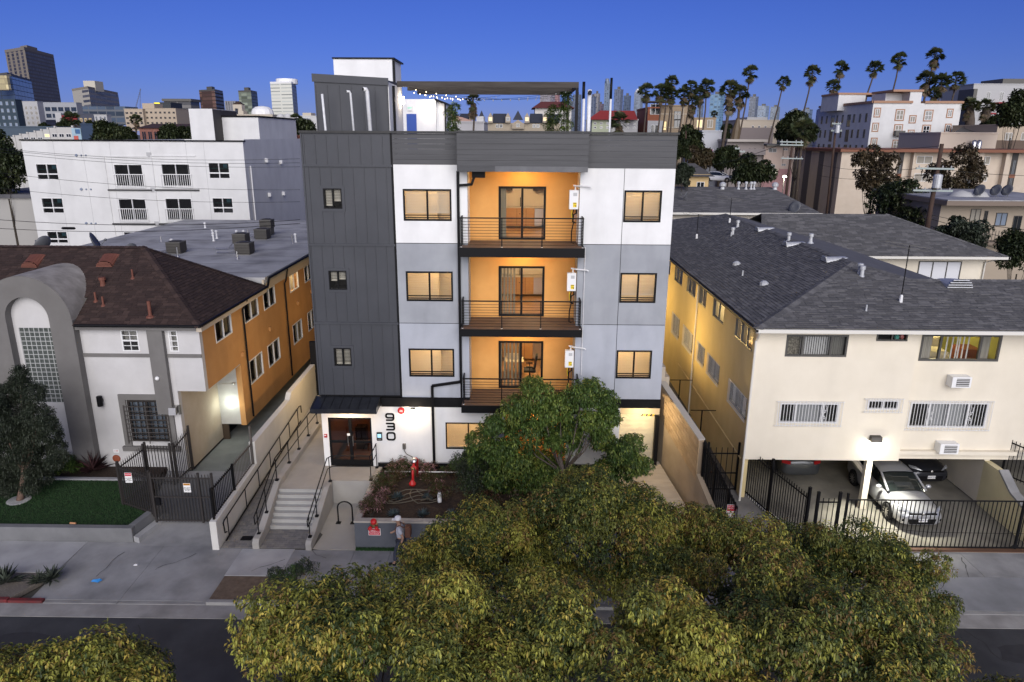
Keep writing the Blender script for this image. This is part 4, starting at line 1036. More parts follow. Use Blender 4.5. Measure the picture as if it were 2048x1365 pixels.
b = MB(); b.tube([(-12.6, 26.92, 6.76), (-12.6, 34.7, 6.76), (-12.66, 35.2, 7.1), (-12.66, 60, 7.1)], .06, 8); b.build('gutter', BLACK, lb_)
for y in (31.75, 37.8):
 b = MB(); b.tube([(-12.62, y + .2, 6.7 if y < 34 else 7.05), (-12.72, y + .1, 6.45), (-12.78, y, 6.3), (-12.78, y, 1.0)], .045, 8); b.build('downspout', BLACK, lb_)
for (y, z) in ((31.2, 4.15), (35.0, 4.35), (39.8, 4.6), (42.6, 4.7)):
 b = MB(); b.prism(FR((-12.85, y, z), (0, 1, 0), (1, 0, 0)), [(0, 0), (.22, 0), (.22, .2), (0, .2)], 0, .1); b.build('dryer_vent', RUST, lb_)
# brown hip roof
E1, E2, RZ = (-12.62, 26.9), (-12.62, 34.7), 9.3
rp = (-16.45, 30.75, RZ); rq = (-24, 30.75, RZ)
shingles(lb_, [(-17.67, 26.9, 6.75), (-12.62, 26.9, 6.75), rp, (-17.67, 30.75, RZ)], SHB, .14, .30, 300, 3)
shingles(lb_, [(-21.23, 28.2, 7.611), (-17.67, 28.2, 7.611), (-17.67, 30.75, RZ), (-21.23, 30.75, RZ)], SHB, .14, .30, 0, 4)
shingles(lb_, [(-26, 26.9, 6.75), (-21.23, 26.9, 6.75), (-21.23, 30.75, RZ), (-26, 30.75, RZ)], SHB, .14, .30, 0, 6)
shingles(lb_, [(-12.62, 26.9, 6.75), (-12.62, 34.7, 6.75), rp], SHB, .14, .30, 0, 5)
b = MB(); b.poly([(-12.62, 34.7, 6.75), (-26, 34.7, 6.75), (-26, 30.75, RZ), rp]); b.build('rear_roof_slope', SHB[1], lb_)
ridge_cap(lb_, (-12.62, 26.9, 6.75), rp, SHB); ridge_cap(lb_, (-12.62, 34.7, 6.75), rp, SHB); ridge_cap(lb_, (-26, 30.75, RZ), rp, SHB)
TERRA = mat('terracotta_metal', (0.13, .047, .031), .7, (.165, .06, .04), 6)
def on_roof(x, y): return 6.75 + (y - 26.9) * (RZ - 6.75) / 3.85
for (px, py) in ((215, 527), (66, 527)):
 g = None
 for t in range(60):
  y = 27 + t * .06; p = at(px, py, y)
  if p.z < on_roof(p.x, y): g = p; break
 if g:
  b = MB(); n = 9; prof = [(g.x + .36 * math.cos(t), .27 * math.sin(t)) for t in np.linspace(0, math.pi, n)]
  vs = [(x, g.y - .25, on_roof(x, g.y - .25) + h) for x, h in prof] + [(x, g.y + .4, on_roof(x, g.y + .4) + h * .2) for x, h in prof]
  b.add(vs, [(i, i + 1, n + i + 1, n + i) for i in range(n - 1)])
  o = b.build('dormer_vent', TERRA, lb_)
  for k in range(4):
   b = MB(); hw = .34 * math.sqrt(max(0, 1 - ((k + .3) / 4) ** 2)); zz = on_roof(g.x, g.y - .26) + .02 + k * .058
   b.box(g.x - hw, g.x + hw, g.y - .3, g.y - .24, zz, zz + .045); b.build('louvre', TERRA, o)
for (px, py, h, r) in ((206, 570, .25, .1), (266, 557, .42, .04), (192, 603, .42, .04), (207, 612, .42, .04), (301, 634, .68, .07)):
 for t in range(200):
  y = 26.95 + t * .02; p = at(px, py, y)
  if p.z < on_roof(p.x, y):
   b = MB(); z = on_roof(p.x, y)
   b.lathe((p.x, y, z - .05), [(r * 2.6, .0), (r * 2.2, .06), (r * 1.1, .1), (r, .14), (r, h), (r * .8, h)] if r < .09 else [(.12, 0), (.1, .1), (.1, h), (.14, h), (.14, h + .12), (.1, h + .12)], 10)
   b.build('roof_vent', TERRA, lb_); break
# flat roof behind
FLATM = mat('flat_roof_felt', (0.33, .33, .335), .9, (.44, .44, .445), .6, .2, 20, grime=.5, gscale=.5)
b = MB(); b.box(-28, -12.72, 34.75, 59.4, 6.9, 7.2); b.build('flat_roof', FLATM, lb_)
fm2 = mat('felt_seam', (0.14, .14, .145), .9)
for y in np.arange(36, 59, 2.6):
 b = MB(); b.box(-28, -12.8, y, y + .05, 7.2, 7.206); b.build('felt_seam', fm2, lb_)
b = MB(); b.box(-28, -12.85, 59.2, 59.4, .2, 6.9); b.box(-28, -27.8, 34.8, 59.2, .2, 6.9); b.build('rear_wall', BEIGE, lb_)
COND = mat('condenser_grey', (0.10, .095, .085), .6); CONDL = mat('condenser_fin', (0.05, .045, .04), .6)
gl_ = ['dark roof air conditioner nearest the brown roof peak', 'lower of the two front roof air conditioners', 'raised air conditioner behind the front pair', 'air conditioner at the far end of the flat roof', 'small air conditioner on a stand at the far end of the flat roof']
for k, (x, y, z, s) in enumerate(((-20.6, 42.2, 7.2, .85), (-16.4, 42.0, 7.2, .85), (-17.2, 43.6, 7.55, .8), (-17.6, 48.4, 7.2, .85), (-17.9, 50.3, 7.65, .8))):
 o = thing('roof_air_conditioner', (x, y, z), gl_[k], 'air conditioner', 'air conditioners on the flat roof')
 h = s * .75
 b = MB(); b.box(x - s / 2, x + s / 2, y - s / 2, y + s / 2, z + .08, z + h); b.build('casing', CONDL, o)
 b = MB(); b.box(x - s / 2 - .01, x + s / 2 + .01, y - s / 2 - .01, y + s / 2 + .01, z + h, z + h + .06); b.build('lid', COND, o)
 b = MB(); b.lathe((x, y, z + h + .061), [(s * .4, 0), (s * .42, .03), (s * .3, .05), (.05, .05)], 14); b.build('fan_guard', CONDL, o)
 b = MB(); b.box(x - s / 2, x + s / 2, y - s / 2 - .012, y - s / 2 - .002, z + .1, z + h - .02)
 for q in range(6): b2 = MB(); b2.box(x - s / 2 + .02, x + s / 2 - .02, y - s / 2 - .02, y - s / 2 - .001, z + .13 + q * .09, z + .16 + q * .09); b2.build('louvre', COND, o)
 b = MB(); b.box(x - s / 2 + .05, x + s / 2 - .05, y - s / 2 + .05, y + s / 2 - .05, z - (.4 if z > 7.3 else 0), z + .08); b.build('base', COND, o)
 b = MB(); b.tube([(x - s / 2, y, z + .2), (x - s, y - .2, 7.3), (x - s - .8, y - .1, 7.26), (x - s - 1.1, y + .5, 7.26)], .035, 6); b.build('line_set', STEEL, o)
for k in range(16):
 x, y = rnd.uniform(-24, -14), rnd.uniform(38, 58); h = rnd.uniform(.25, .6)
 b = MB(); b.lathe((x, y, 7.2), [(.12, 0), (.05, .1), (.04, h), (.04, h)] if k % 2 else [(.1, 0), (.06, .08), (.06, h), (.1, h + .02), (.1, h + .1), (.03, h + .14)], 8); b.build('roof_vent', STEEL if k % 2 else PIPEW, lb_)
def dish(x, y, z, yaw, label, s=.42):
 o = thing('satellite_dish', (x, y, z), label, 'satellite dish', 'satellite dishes')
 M_ = mat('dish_grey', (0.12, .125, .135), .5)
 b = MB(); b.tube([(x, y, z), (x, y, z + .35), (x + .12 * math.cos(yaw), y + .12 * math.sin(yaw), z + .5)], .025, 6); b.build('mast', M_, o)
 ax = Vector((math.cos(yaw), math.sin(yaw), .45)).normalized(); c = Vector((x, y, z + .55)) + ax * .1
 b = MB(); b.lathe(c, [(.02, 0), (s * .5, .03), (s * .8, .08), (s, .14), (s, .15), (s * .5, .045), (.02, .012)], 18, axis=ax); b.build('reflector', M_, o, smooth=True)
 t = c + ax * .6 - Vector((0, 0, .1)); b = MB(); b.bar(c - Vector((0, 0, s * .8)) + ax * .1, t, .03); b.lathe(t, [(.05, -.08), (.06, 0), (.03, .06)], 8, axis=ax); b.build('feed_arm', M_, o)
p = at(182, 488, 33.5); dish(p.x, 33.5, 8.45, R(20), 'satellite dish with its arm out above the ridge of the brown roof', .5)
p = at(92, 488, 33.5); dish(p.x, 33.5, 8.35, R(160), 'satellite dish farthest left above the brown roof')
p = at(262, 480, 39); dish(p.x, 39, 7.2, R(150), 'satellite dish lying low at the edge of the flat roof')
# lamps and small fittings on this house
o = thing('passage_lamp', (-13.45, 30.95, 1.9), 'glaring white lamp on the wall of the side passage', 'lamp')
b = MB(); b.lathe((-13.45, 31.0, 1.98), [(.03, 0), (.09, .03), (.09, .12), (.05, .16)], 12, axis=(0, -1, 0)); b.build('globe', mat('cold_lit_shade', (.95, .97, 1), .4, emit=(0.92, 1.0, .92), estr=14), o)
lamp(o, (-13.45, 30.55, 2.02), 9, (0.90, 1.0, .86), .08)
b = MB(); b.tube([(-13.99, 30.98, 2.9), (-13.2, 30.9, 2.98)], .015, 6); b.lathe((-13.2, 30.85, 2.93), [(.03, 0), (.07, .04), (.07, .1)], 10); b.build('camera_arm', STEEL, o)
o = thing('tube_sconce', (-17.21, 27.2, 3.3), 'black cylinder wall light on the white wall by the arch', 'lamp')
b = MB(); b.lathe((-17.21, 27.12, 3.28), [(.10, 0), (.11, .01), (.11, .42), (.10, .43)], 14); b.build('shade', BLACK, o, smooth=False)
b = MB(); b.box(-17.26, -17.16, 27.2, 27.3, 3.42, 3.55); b.build('bracket', BLACK, o)
o = thing('dome_camera', (-14.66, 27.05, 4.5), 'small white dome camera on the taupe pilaster', 'camera')
b = MB(); b.lathe((-14.66, 27.08, 4.53), [(.09, 0), (.09, .05), (.06, .1), (.02, .12)], 12, axis=(0, -1, 0)); b.build('dome', PLASTIC, o, smooth=True)
o = thing('flood_light', (-14.2, 27.2, 2.95), 'unlit boxy flood lamp below the taupe pilaster', 'lamp')
b = MB(); b.hexa([(-14.38, 27.0, 2.95), (-14.08, 27.0, 2.95), (-14.08, 27.3, 3.0), (-14.38, 27.3, 3.0), (-14.38, 27.05, 3.25), (-14.08, 27.05, 3.25), (-14.08, 27.3, 3.3), (-14.38, 27.3, 3.3)]); b.build('housing', STEEL, o)
b = MB(); b.box(-14.05, -13.98, 27.22, 27.3, 2.9, 3.3); b.build('sensor', COND, o)
o = thing('round_sign', (-17.0, 27.2, .6), 'round rusty orange disc on the wall beside the spiky plant', 'ornament')
b = MB(); b.lathe((-17.0, 27.3, .85), [(.16, 0), (.17, .02), (.15, .05), (.05, .07)], 18, axis=(0, -1, 0)); b.build('disc', mat('rust_disc', (.28, .07, .03), .7, (.2, .05, .02), 9), o)
b = MB(); b.fbox(LF, -17.08, -16.85, 1.12, 1.27, .01, .02); pp = b.build('plate', PLASTIC, o)
text('1 HR', (-16.965, 27.278, 1.2), .085, MATS['red_enamel'], o)
# low garden wall, lawn, beds
GW = mat('grey_garden_wall', (0.15, .152, .155), .85, (.18, .182, .185), 2, .2, 60, grime=.15)
o = thing('garden_wall', (-20, 22.3, 0), 'low grey rendered wall round the lawn at the pavement', 'wall')
b = MB(); b.box(-40, -13.75, 22.25, 22.5, 0.0, .56); b.build('front_wall', GW, o, bevel=.02)
b = MB(); b.hexa([(-13.99, 22.502, 0), (-13.75, 22.502, 0), (-13.45, 24.0, 0), (-13.69, 24.0, 0), (-13.99, 22.502, .56), (-13.75, 22.502, .56), (-13.45, 24.0, .6), (-13.69, 24.0, .6)]); b.build('side_wall', GW, o, bevel=.02)
b = MB(); b.slab([(-13.74, 22.3), (-13.5, 22.2), (-13.2, 23.9), (-13.44, 23.9)], 0, .22); b.build('kerb', CONCP, o)
b = MB(); b.slab([(-40, 22.5), (-13.99, 22.5), (-13.7, 24.0), (-14.9, 24.1), (-15.1, 25.98), (-40, 25.98)], 0, .48); struct('lawn', b, TURF)
b = MB(); b.slab([(-40, 26.14), (-14.9, 26.14), (-14.9, 27.3), (-40, 27.3)], 0, .47); struct('mulch_bed', b, MULCH)
b = MB(); b.box(-40, -15.05, 25.98, 26.14, 0, .56); struct('lawn_edging', b, mat('edging_stone', (.24, .24, .25), .9, (.3, .3, .31), 4))
def grass(name, poly, z, n, h, cols, seed, label):
 rs = np.random.RandomState(seed); xs = [p[0] for p in poly]; ys = [p[1] for p in poly]
 px = rs.uniform(min(xs), max(xs), n); py = rs.uniform(min(ys), max(ys), n)
 ins = np.zeros(n, bool); j = len(poly) - 1
 for i in range(len(poly)):
  c = ((poly[i][1] > py) != (poly[j][1] > py)) & (px < (poly[j][0] - poly[i][0]) * (py - poly[i][1]) / (poly[j][1] - poly[i][1] + 1e-9) + poly[i][0]); ins ^= c; j = i
 px, py = px[ins], py[ins]; n = len(px)
 a = rs.uniform(0, 6.28, n); w = .012; l = h * rs.uniform(.6, 1.2, n); le = rs.uniform(.01, .03, n); a2 = rs.uniform(0, 6.28, n)
 V = np.zeros((n, 3, 3)); V[:, 0] = np.c_[px - np.cos(a) * w, py - np.sin(a) * w, np.full(n, z)]; V[:, 1] = np.c_[px + np.cos(a) * w, py + np.sin(a) * w, np.full(n, z)]; V[:, 2] = np.c_[px + np.cos(a2) * le, py + np.sin(a2) * le, z + l]
 me = bpy.data.meshes.new(name); me.vertices.add(3 * n); me.vertices.foreach_set('co', V.ravel()); me.loops.add(3 * n); me.loops.foreach_set('vertex_index', np.arange(3 * n)); me.polygons.add(n); me.polygons.foreach_set('loop_start', np.arange(0, 3 * n, 3))
 for m in cols: me.materials.append(m)
 me.polygons.foreach_set('material_index', rs.randint(0, len(cols), n)); me.update(calc_edges=True)
 o = link(name, me); tag(o, label, 'grass', None, 'stuff')
grass('grass', [(-24, 22.52), (-14.0, 22.52), (-13.75, 23.98), (-14.9, 24.1), (-15.1, 25.97), (-24, 25.97)], .478, 60000, .045, [mat('turf_a', (.014, .05, .012), .8), mat('turf_b', (.022, .065, .016), .8), mat('turf_c', (.03, .06, .02), .8)], 3, 'short dark green artificial turf behind the low garden wall')
# gated drive of the left house
b = MB(); b.hexa([(-13.5, 22.1, -.2), (-10.75, 22.1, -.2), (-10.75, 27.3, -.2), (-14.9, 27.3, -.2), (-13.5, 22.1, 0), (-10.75, 22.1, 0), (-10.75, 27.3, .3), (-14.9, 27.3, .3)]); struct('side_drive', b, CONC)
b = MB(); b.box(-14.02, -10.72, 27.302, 60, -.2, .12); struct('side_passage', b, mat('passage_floor', (.17, .185, .175), .8, (.21, .225, .215), 2, .1, 40, grime=.2))
# white ramp wall
RWM = mat('white_render', (0.55, .535, .50), .85, (.60, .585, .55), 1.2, .15, 70, grime=.12)
o = thing('ramp_wall', (-10.6, 26, 0), 'long white rendered wall stepping up beside the access ramp', 'wall')
def xw(nm, pts, x0, x1, m):
 b = MB(); b.prism(FR((x0, 0, 0), (0, 1, 0), (-1, 0, 0)), pts, -(x1 - x0), 0); return b.build(nm, m, o, bevel=.012)
xw('low_wall', [(21.85, -.1), (25.9, -.1), (25.9, 1.36), (21.85, 1.1)], -10.74, -10.5, RWM)
xw('tall_wall', [(25.902, -.1), (34.6, -.1), (34.6, 2.72), (30.7, 2.64), (30.4, 2.36), (25.902, 2.3)], -10.74, -10.5, RWM)
b = MB(); b.box(-10.74, -9.2, 34.7, 34.85, 1.0, 3.9); b.build('end_screen', BLACK, o)
for (y, z, pw) in ((31.5, 3.9, 130), (39.5, 4.2, 110)):
 o = thing('side_lamp', (-7.95, y, z), ('nearer' if y < 35 else 'farther') + ' warm wall lamp on the left flank of the charcoal building', 'lamp', 'flank lamps'); b = MB(); b.lathe((-7.98, y, z), [(.06, 0), (.08, .1), (.06, .2)], 10); b.build('shade', MATS['lit_shade'], o); lamp(o, (-8.4, y, z), pw, (1, .68, .32), .08)
# ------------------------------------------------------------------ railings and fences
def rail_thing(name, label, loc, cat='railing'): return thing(name, loc, label, cat)
hr = rail_thing('ramp_handrail', 'black tube handrail fixed along the white ramp wall', (-10.35, 22, 0))
zt = lambda y: rampz(y) + .92
b = MB(); b.tube([(-10.36, 22.3, .45), (-10.36, 22.15, .5), (-10.36, 22.1, zt(22.1) - .05), (-10.36, 22.2, zt(22.2)), (-10.36, 31.2, zt(31.2)), (-10.36, 31.45, zt(31.2) - .05), (-10.36, 31.45, zt(31.2) - .4)], .024, 8); b.build('rail', BLACK, hr)
b = MB(); b.tube([(-10.37, 22.2, .16), (-10.37, 31.3, rampz(31.3) + .14)], .03, 6); b.build('toe_rail', BLACK, hr)
for y in (22.45, 24.2, 25.6, 27.0, 28.3, 29.6, 30.9):
 b = MB(); b.tube([(-10.36, y, zt(y)), (-10.36, y, rampz(y) + .1)], .019, 6); b.build('post', BLACK, hr)
hr = rail_thing('stair_handrail', 'black double railing between the ramp and the stairs', (-9.22, 22, 0))
zc = lambda y: .36 if y < 22.5 else (.36 + (y - 22.5) * .50 if y < 24.5 else 1.35)
top = [(-9.22, 22.05, .9), (-9.22, 22.02, 1.2), (-9.22, 22.3, 1.3), (-9.22, 24.5, 2.28), (-9.22, 30.1, 2.30)]
b = MB(); b.tube(top, .022, 8); b.build('rail', BLACK, hr)
b = MB(); b.tube([(-9.22, 22.05, .9), (-9.22, 22.35, .92), (-9.22, 24.5, 1.85), (-9.22, 30.1, 1.86)], .018, 8); b.build('rail', BLACK, hr)
for y in (22.3, 23.2, 24.5, 26.0, 27.3, 28.7, 30.1):
 zz = np.interp(y, [22.3, 24.5, 30.1], [1.3, 2.28, 2.3]); b = MB(); b.tube([(-9.22, y, zc(y)), (-9.22, y, zz)], .02, 6); b.box(-9.28, -9.16, y - .06, y + .06, zc(y), zc(y) + .05); b.build('post', BLACK, hr)
hr = rail_thing('landing_handrail', 'black double railing down the right side of the stairs and round the landing', (-7.35, 22, 0))
b = MB(); b.tube([(-7.35, 22.0, .85), (-7.35, 21.97, 1.1), (-7.35, 22.2, 1.2), (-7.35, 24.85, 2.12), (-7.2, 25.05, 2.14), (-5.75, 25.05, 2.14), (-5.72, 25.1, 2.14), (-5.72, 26.2, 2.14)], .022, 8); b.build('rail', BLACK, hr)
b = MB(); b.tube([(-7.35, 22.0, .85), (-7.35, 22.3, .87), (-7.35, 24.85, 1.68), (-7.2, 25.05, 1.7), (-5.75, 25.05, 1.7), (-5.72, 26.2, 1.7)], .018, 8); b.build('rail', BLACK, hr)
for (x, y, z0, z1) in ((-7.35, 22.15, .36, 1.15), (-7.35, 23.1, .63, 1.5), (-7.3, 24.92, 1.1, 2.12), (-5.74, 25.06, 1.1, 2.14), (-5.72, 26.15, 1.1, 2.14)):
 b = MB(); b.tube([(x, y, z0), (x, y, z1)], .02, 6); b.box(x - .06, x + .06, y - .06, y + .06, z0, z0 + .05); b.build('post', BLACK, hr)
o = thing('bike_rack', (-6.45, 23.6, .07), 'black hoop bicycle rack on the concrete yard', 'bike rack')
b = MB(); b.tube([(-6.72, 23.62, .07), (-6.72, 23.62, .72)] + [(-6.45 + .27 * math.cos(t), 23.62, .72 + .24 * math.sin(t)) for t in np.linspace(math.pi, 0, 9)] + [(-6.18, 23.62, .72), (-6.18, 23.62, .07)], .028, 8); b.build('hoop', BLACK, o)
for x in (-6.72, -6.18): b = MB(); b.box(x - .09, x + .09, 23.53, 23.71, .07, .085); b.build('foot_plate', BLACK, o)
def fence(name, label, p, q, z0, z1, m, pitch=.13, pw=.022, rails=(0.08, .92), posts=(0, 1), postw=.07, cat='fence', tops=0.0, zb=None, spike=False, posth=.12):
 """pickets between two ground points; z0 / z1 may be pairs (start, end)"""
 p, q = Vector((*p, 0)), Vector((*q, 0)); L = (q - p).length; d = (q - p) / L
 z0 = z0 if isinstance(z0, tuple) else (z0, z0); z1 = z1 if isinstance(z1, tuple) else (z1, z1)
 f0 = lambda t: z0[0] + (z0[1] - z0[0]) * t; f1 = lambda t: z1[0] + (z1[1] - z1[0]) * t
 o = thing(name, ((p.x + q.x) / 2, (p.y + q.y) / 2, min(z0)), label, cat)
 n = max(2, int(L / pitch)); lev = z0[0] == z0[1] and z1[0] == z1[1]; me = None
 nn = d.cross(Vector((0, 0, 1)))
 for k in range(1, n):
  t = k / n; c = p + d * (L * t)
  def pk(bb, cx, cy, za, zb_):
   bb.obox((cx, cy, (za + zb_) / 2), (d, nn, (0, 0, 1)), (pw / 2, pw / 2, (zb_ - za) / 2))
   if spike: bb.add([(cx - d.x * pw, cy - d.y * pw, zb_), (cx + d.x * pw, cy + d.y * pw, zb_), (cx, cy, zb_ + .09), (cx + nn.x * pw, cy + nn.y * pw, zb_)], [(0, 1, 2), (1, 3, 2), (3, 0, 2)])
  if lev:
   if me is None:
    bb = MB(); pk(bb, 0, 0, z0[0] + .03, z1[0] + tops); me = bb.mesh('picket', m)
   link('picket', me, o, Vector((c.x, c.y, 0)) - wloc(o))
  else:
   bb = MB(); pk(bb, c.x, c.y, f0(t) + .03, f1(t) + tops); bb.build('picket', m, o)
 for r in rails:
  b = MB(); b.bar((p.x, p.y, f0(0) + (f1(0) - f0(0)) * r), (q.x, q.y, f0(1) + (f1(1) - f0(1)) * r), .035, .045); b.build('rail', m, o)
 for t in posts:
  c = p + d * (L * t); b = MB(); b.obox((c.x, c.y, (f0(t) + f1(t) + posth) / 2), (d, nn, (0, 0, 1)), (postw / 2, postw / 2, (f1(t) + posth - f0(t)) / 2)); b.build('post', m, o)
 return o
BRNM = mat('brown_fence_metal', (0.030, .026, .024), .55)
MESHM = glass_mat('perforated_mesh', (0.42, .42, .42), .05, .6)
def mesh_sheet(o, p, q, z0, z1):
 b = MB(); b.poly([(p[0], p[1] + .03, z0), (q[0], q[1] + .03, z0), (q[0], q[1] + .03, z1), (p[0], p[1] + .03, z1)]); b.build('mesh_sheet', MESHM, o)
o = fence('drive_fence', 'brown spiked fence panel with a warning sign at the lawn corner', (-15.0, 24.05), (-13.45, 23.3), .45, 2.18, BRNM, .13, spike=False, posts=(0, 1)); mesh_sheet(o, (-15.0, 24.05), (-13.45, 23.3), .5, 2.1)
WS = mat('sign_white', (.78, .78, .76), .5)
def sign(par, p, w, h, nrm, m, stripes, name='warning_sign'):
 pass
def small_sign(label, p, w, h, head, headz, lines, name='warning_sign', base=None, nr=(0, -1, 0), u=(1, 0, 0)):
 fr = FR(p, u, nr); o = thing(name, p, label, 'sign')
 b = MB(); b.fbox(fr, -w / 2, w / 2, 0, h, 0, .012); b.build('plate', base or WS, o)
 if head: b = MB(); b.fbox(fr, -w / 2 + .01, w / 2 - .01, h - headz, h - .01, .012, .015); b.build('heading', head, o)
 return o, fr
REDP = mat('sign_red', (.5, .015, .04), .5)
rt = lambda nr: (R(90), 0, 0)
s1, fr = small_sign('small white warning sign with red heading on the brown fence', (-14.42, 23.68, 1.62), .26, .4, REDP, .13, 0); text('WARNING', fr.p(0, .33, .016), .05, WS, s1); text('24 HOUR\nVIDEO\nSECURITY', fr.p(0, .13, .014), .055, BLACK, s1)
g = fence('drive_gate', 'wide brown picket gate with wire mesh across the side drive', (-13.38, 23.28), (-11.15, 23.28), .22, 2.12, BRNM, .115, spike=True, posts=(0, .78, 1), cat='gate', rails=(.04, .55, .95)); mesh_sheet(g, (-13.3, 23.3), (-11.2, 23.3), .3, 2.0)
b = MB(); b.box(-13.28, -13.12, 23.2, 23.28, .95, 1.25); b.build('lock_box', BLACK, g)
s2, fr = small_sign('small white notice with orange heading on the gate', (-12.05, 23.22, 1.5), .26, .36, mat('sign_orange', (.6, .25, .02), .5), .08, 0); text('NOTICE', fr.p(0, .315, .016), .05, BLACK, s2); text('SECURITY\nCAMERAS\nIN USE', fr.p(0, .12, .014), .055, BLACK, s2)
fence('porch_fence', 'brown spiked fence running back from the lawn corner to the house', (-15.05, 24.1), (-14.95, 25.8), .45, (2.1, 2.1), BRNM, .13, spike=True)
fence('porch_fence', 'brown spiked fence panel below the barred window', (-14.9, 25.85), (-13.85, 25.75), .45, 2.15, BRNM, .13, spike=False)
fence('porch_fence', 'short brown spiked fence panel against the beige wall', (-13.8, 25.9), (-13.75, 27.2), .45, (2.1, 2.3), BRNM, .13, spike=True)
fence('wall_fence', 'black picket fence on the low end of the ramp wall', (-10.62, 22.0), (-10.62, 23.9), (1.12, 1.24), (2.3, 2.3), BLACK, .13, posts=(0, 1), posth=.02)
fence('wall_fence', 'grey brown spiked picket fence on the ramp wall', (-10.62, 23.95), (-10.62, 25.85), (1.25, 1.36), (2.3, 2.3), mat('grey_brown_metal', (.09, .08, .07), .6), .13, posts=(1,), spike=True, posth=.7)
b = MB(); b.box(-9.95, -9.55, 22.35, 22.62, .075, .087); b.solo('drain_grate', BLACK, 'black square drain grate in the ramp pavers', 'drain')
s3, fr = small_sign('red fire connection sign on the slate planter wall', (-5.02, 22.015, .55), .42, .27, None, 0, 0, base=WS); b = MB(); b.fbox(fr, -.195, .195, .015, .255, .012, .015); b.build('panel', REDP, s3); text('FIRE DEPT\nCONNECTION', fr.p(0, .16, .016), .058, WS, s3); text('AUTO SPRINKLER', fr.p(0, .06, .016), .04, WS, s3)
# fire connection on the planter wall, backflow valve, hose, bottle
REDM = mat('red_valve_paint', (.5, .02, .02), .35); BRASS = mat('aged_brass', (.28, .17, .09), .4, metal=.7)
o = thing('fire_connection', (-5.02, 22.0, .85), 'twin fire hose inlet with red caps on the planter wall', 'fire connection')
b = MB(); b.lathe((-5.02, 22.02, .97), [(.14, 0), (.14, .02), (.07, .05), (.06, .12)], 14, axis=(0, -1, 0)); b.build('flange', BRASS, o)
for sx in (-1, 1):
 b = MB(); b.lathe((-5.02 + sx * .09, 21.9, .93), [(.05, 0), (.065, .02), (.065, .1), (.05, .12)], 12, axis=(sx * .5, -1, -.35)); b.build('cap', REDM, o)
b = MB(); b.lathe((-5.02, 21.98, 1.06), [(.05, 0), (.11, .04), (.1, .12), (.03, .15)], 12, axis=(0, -.5, 1)); b.build('bell', REDM, o)
o = thing('standpipe_valve', (-4.05, 25.0, .95), 'red and brass fire riser valve standing in the planter', 'valve')
b = MB(); b.tube([(-4.0, 25.6, 1.0), (-4.0, 25.6, 1.75), (-4.03, 25.5, 1.85), (-4.06, 25.2, 1.8), (-4.08, 24.95, 1.55), (-4.08, 24.9, .95)], .05, 10); b.build('riser', REDM, o, smooth=True)
b = MB(); b.lathe((-4.07, 25.08, 1.5), [(.05, -.2), (.1, -.18), (.1, -.05), (.12, 0), (.1, .1), (.06, .2)], 12, axis=(0, -.4, 1)); b.build('valve_body', BRASS, o)
b = MB(); b.lathe((-4.06, 25.25, 1.84), [(.03, 0), (.1, .02), (.12, .06), (.11, .1), (.04, .13)], 12, axis=(0, -.5, .8)); b.build('gauge', STEEL, o)
b = MB(); b.lathe((-4.05, 25.05, 1.66), [(.1, 0), (.11, .015), (.1, .03)], 12, axis=(0, -1, .2)); b.build('hand_wheel', REDM, o)
b = MB(); b.lathe((-4.08, 24.78, 1.08), [(.13, 0), (.14, .06), (.05, .2)], 12); b.build('drain_bell', REDM, o)
b = MB(); b.tube([(-4.6, 26.28, 2.0), (-4.6, 26.2, 1.85), (-4.5, 26.15, 1.72), (-4.25, 25.95, 1.7), (-4.08, 25.7, 1.68), (-4.02, 25.6, 1.6)], .018, 6); b.box(-4.66, -4.54, 26.2, 26.3, 1.9, 2.12); b.build('conduit', COND, o)
b = MB(); rr = random.Random(12); pts = []
for k in range(90):
 a = k * .33; r = .75 + .25 * math.sin(k * .21); pts.append((-3.5 + 1.5 * r * math.cos(a * .7) * (0.7 + .3 * math.sin(k * .11)), 23.9 + .6 * r * math.sin(a), 1.04 + .015 * (k % 5)))
b.tube(pts, .019, 6); b.solo('garden_hose', mat('hose_tan', (.11, .095, .07), .5), 'long tan garden hose coiled loosely on the planter mulch', 'hose')
o = thing('white_bottle', (-2.9, 23.6, .98), 'white plastic bottle standing in the planter mulch', 'bottle')
b = MB(); b.lathe((-2.9, 23.6, 1.0), [(.075, 0), (.08, .02), (.08, .3), (.05, .38), (.03, .4)], 12); b.build('body', PLASTIC, o, smooth=True)
b = MB(); b.lathe((-2.9, 23.6, 1.4), [(.035, 0), (.035, .05)], 10); b.build('cap', COND, o)
b = MB(); b.tube([(-5.3, 25.6, 1.22), (-1.5, 25.6, 1.22)], .025, 6); b.solo('drip_pipe', PIPEW, 'thin white pipe along the back of the planter', 'pipe')
# ------------------------------------------------------------------ right neighbour
CREAM = mat('cream_stucco', (0.70, .64, .52), .85, (.74, .68, .56), 1.2, .2, 70, grime=.1)
YELL = mat('yellow_stucco', (0.66, .53, .27), .85, (.70, .57, .31), 1.2, .25, 60, grime=.12)
ALU = mat('aluminium_frame', (.22, .21, .19), .4, metal=.5)
rb_ = thing('cream_apartments', (14, 25.1, 0), 'cream two storey apartment house with grey shingle hip roof and car ports', 'building')
RF1 = FR((0, 25.1, 0), (1, 0, 0), (0, -1, 0)); RF2 = FR((0, 25.5, 0), (1, 0, 0), (0, -1, 0)); RS = FR((8.72, 0, 0), (0, 1, 0), (-1, 0, 0))
w1 = [(9.78, 12.03, 6.30, 7.14), (13.04, 14.17, 6.92, 7.30), (9.83, 12.05, 3.66, 4.48), (13.08, 14.25, 4.24, 4.62)]
w2_ = [(14.92, 17.88, 6.05, 7.08), (14.92, 17.9, 3.37, 4.40)]
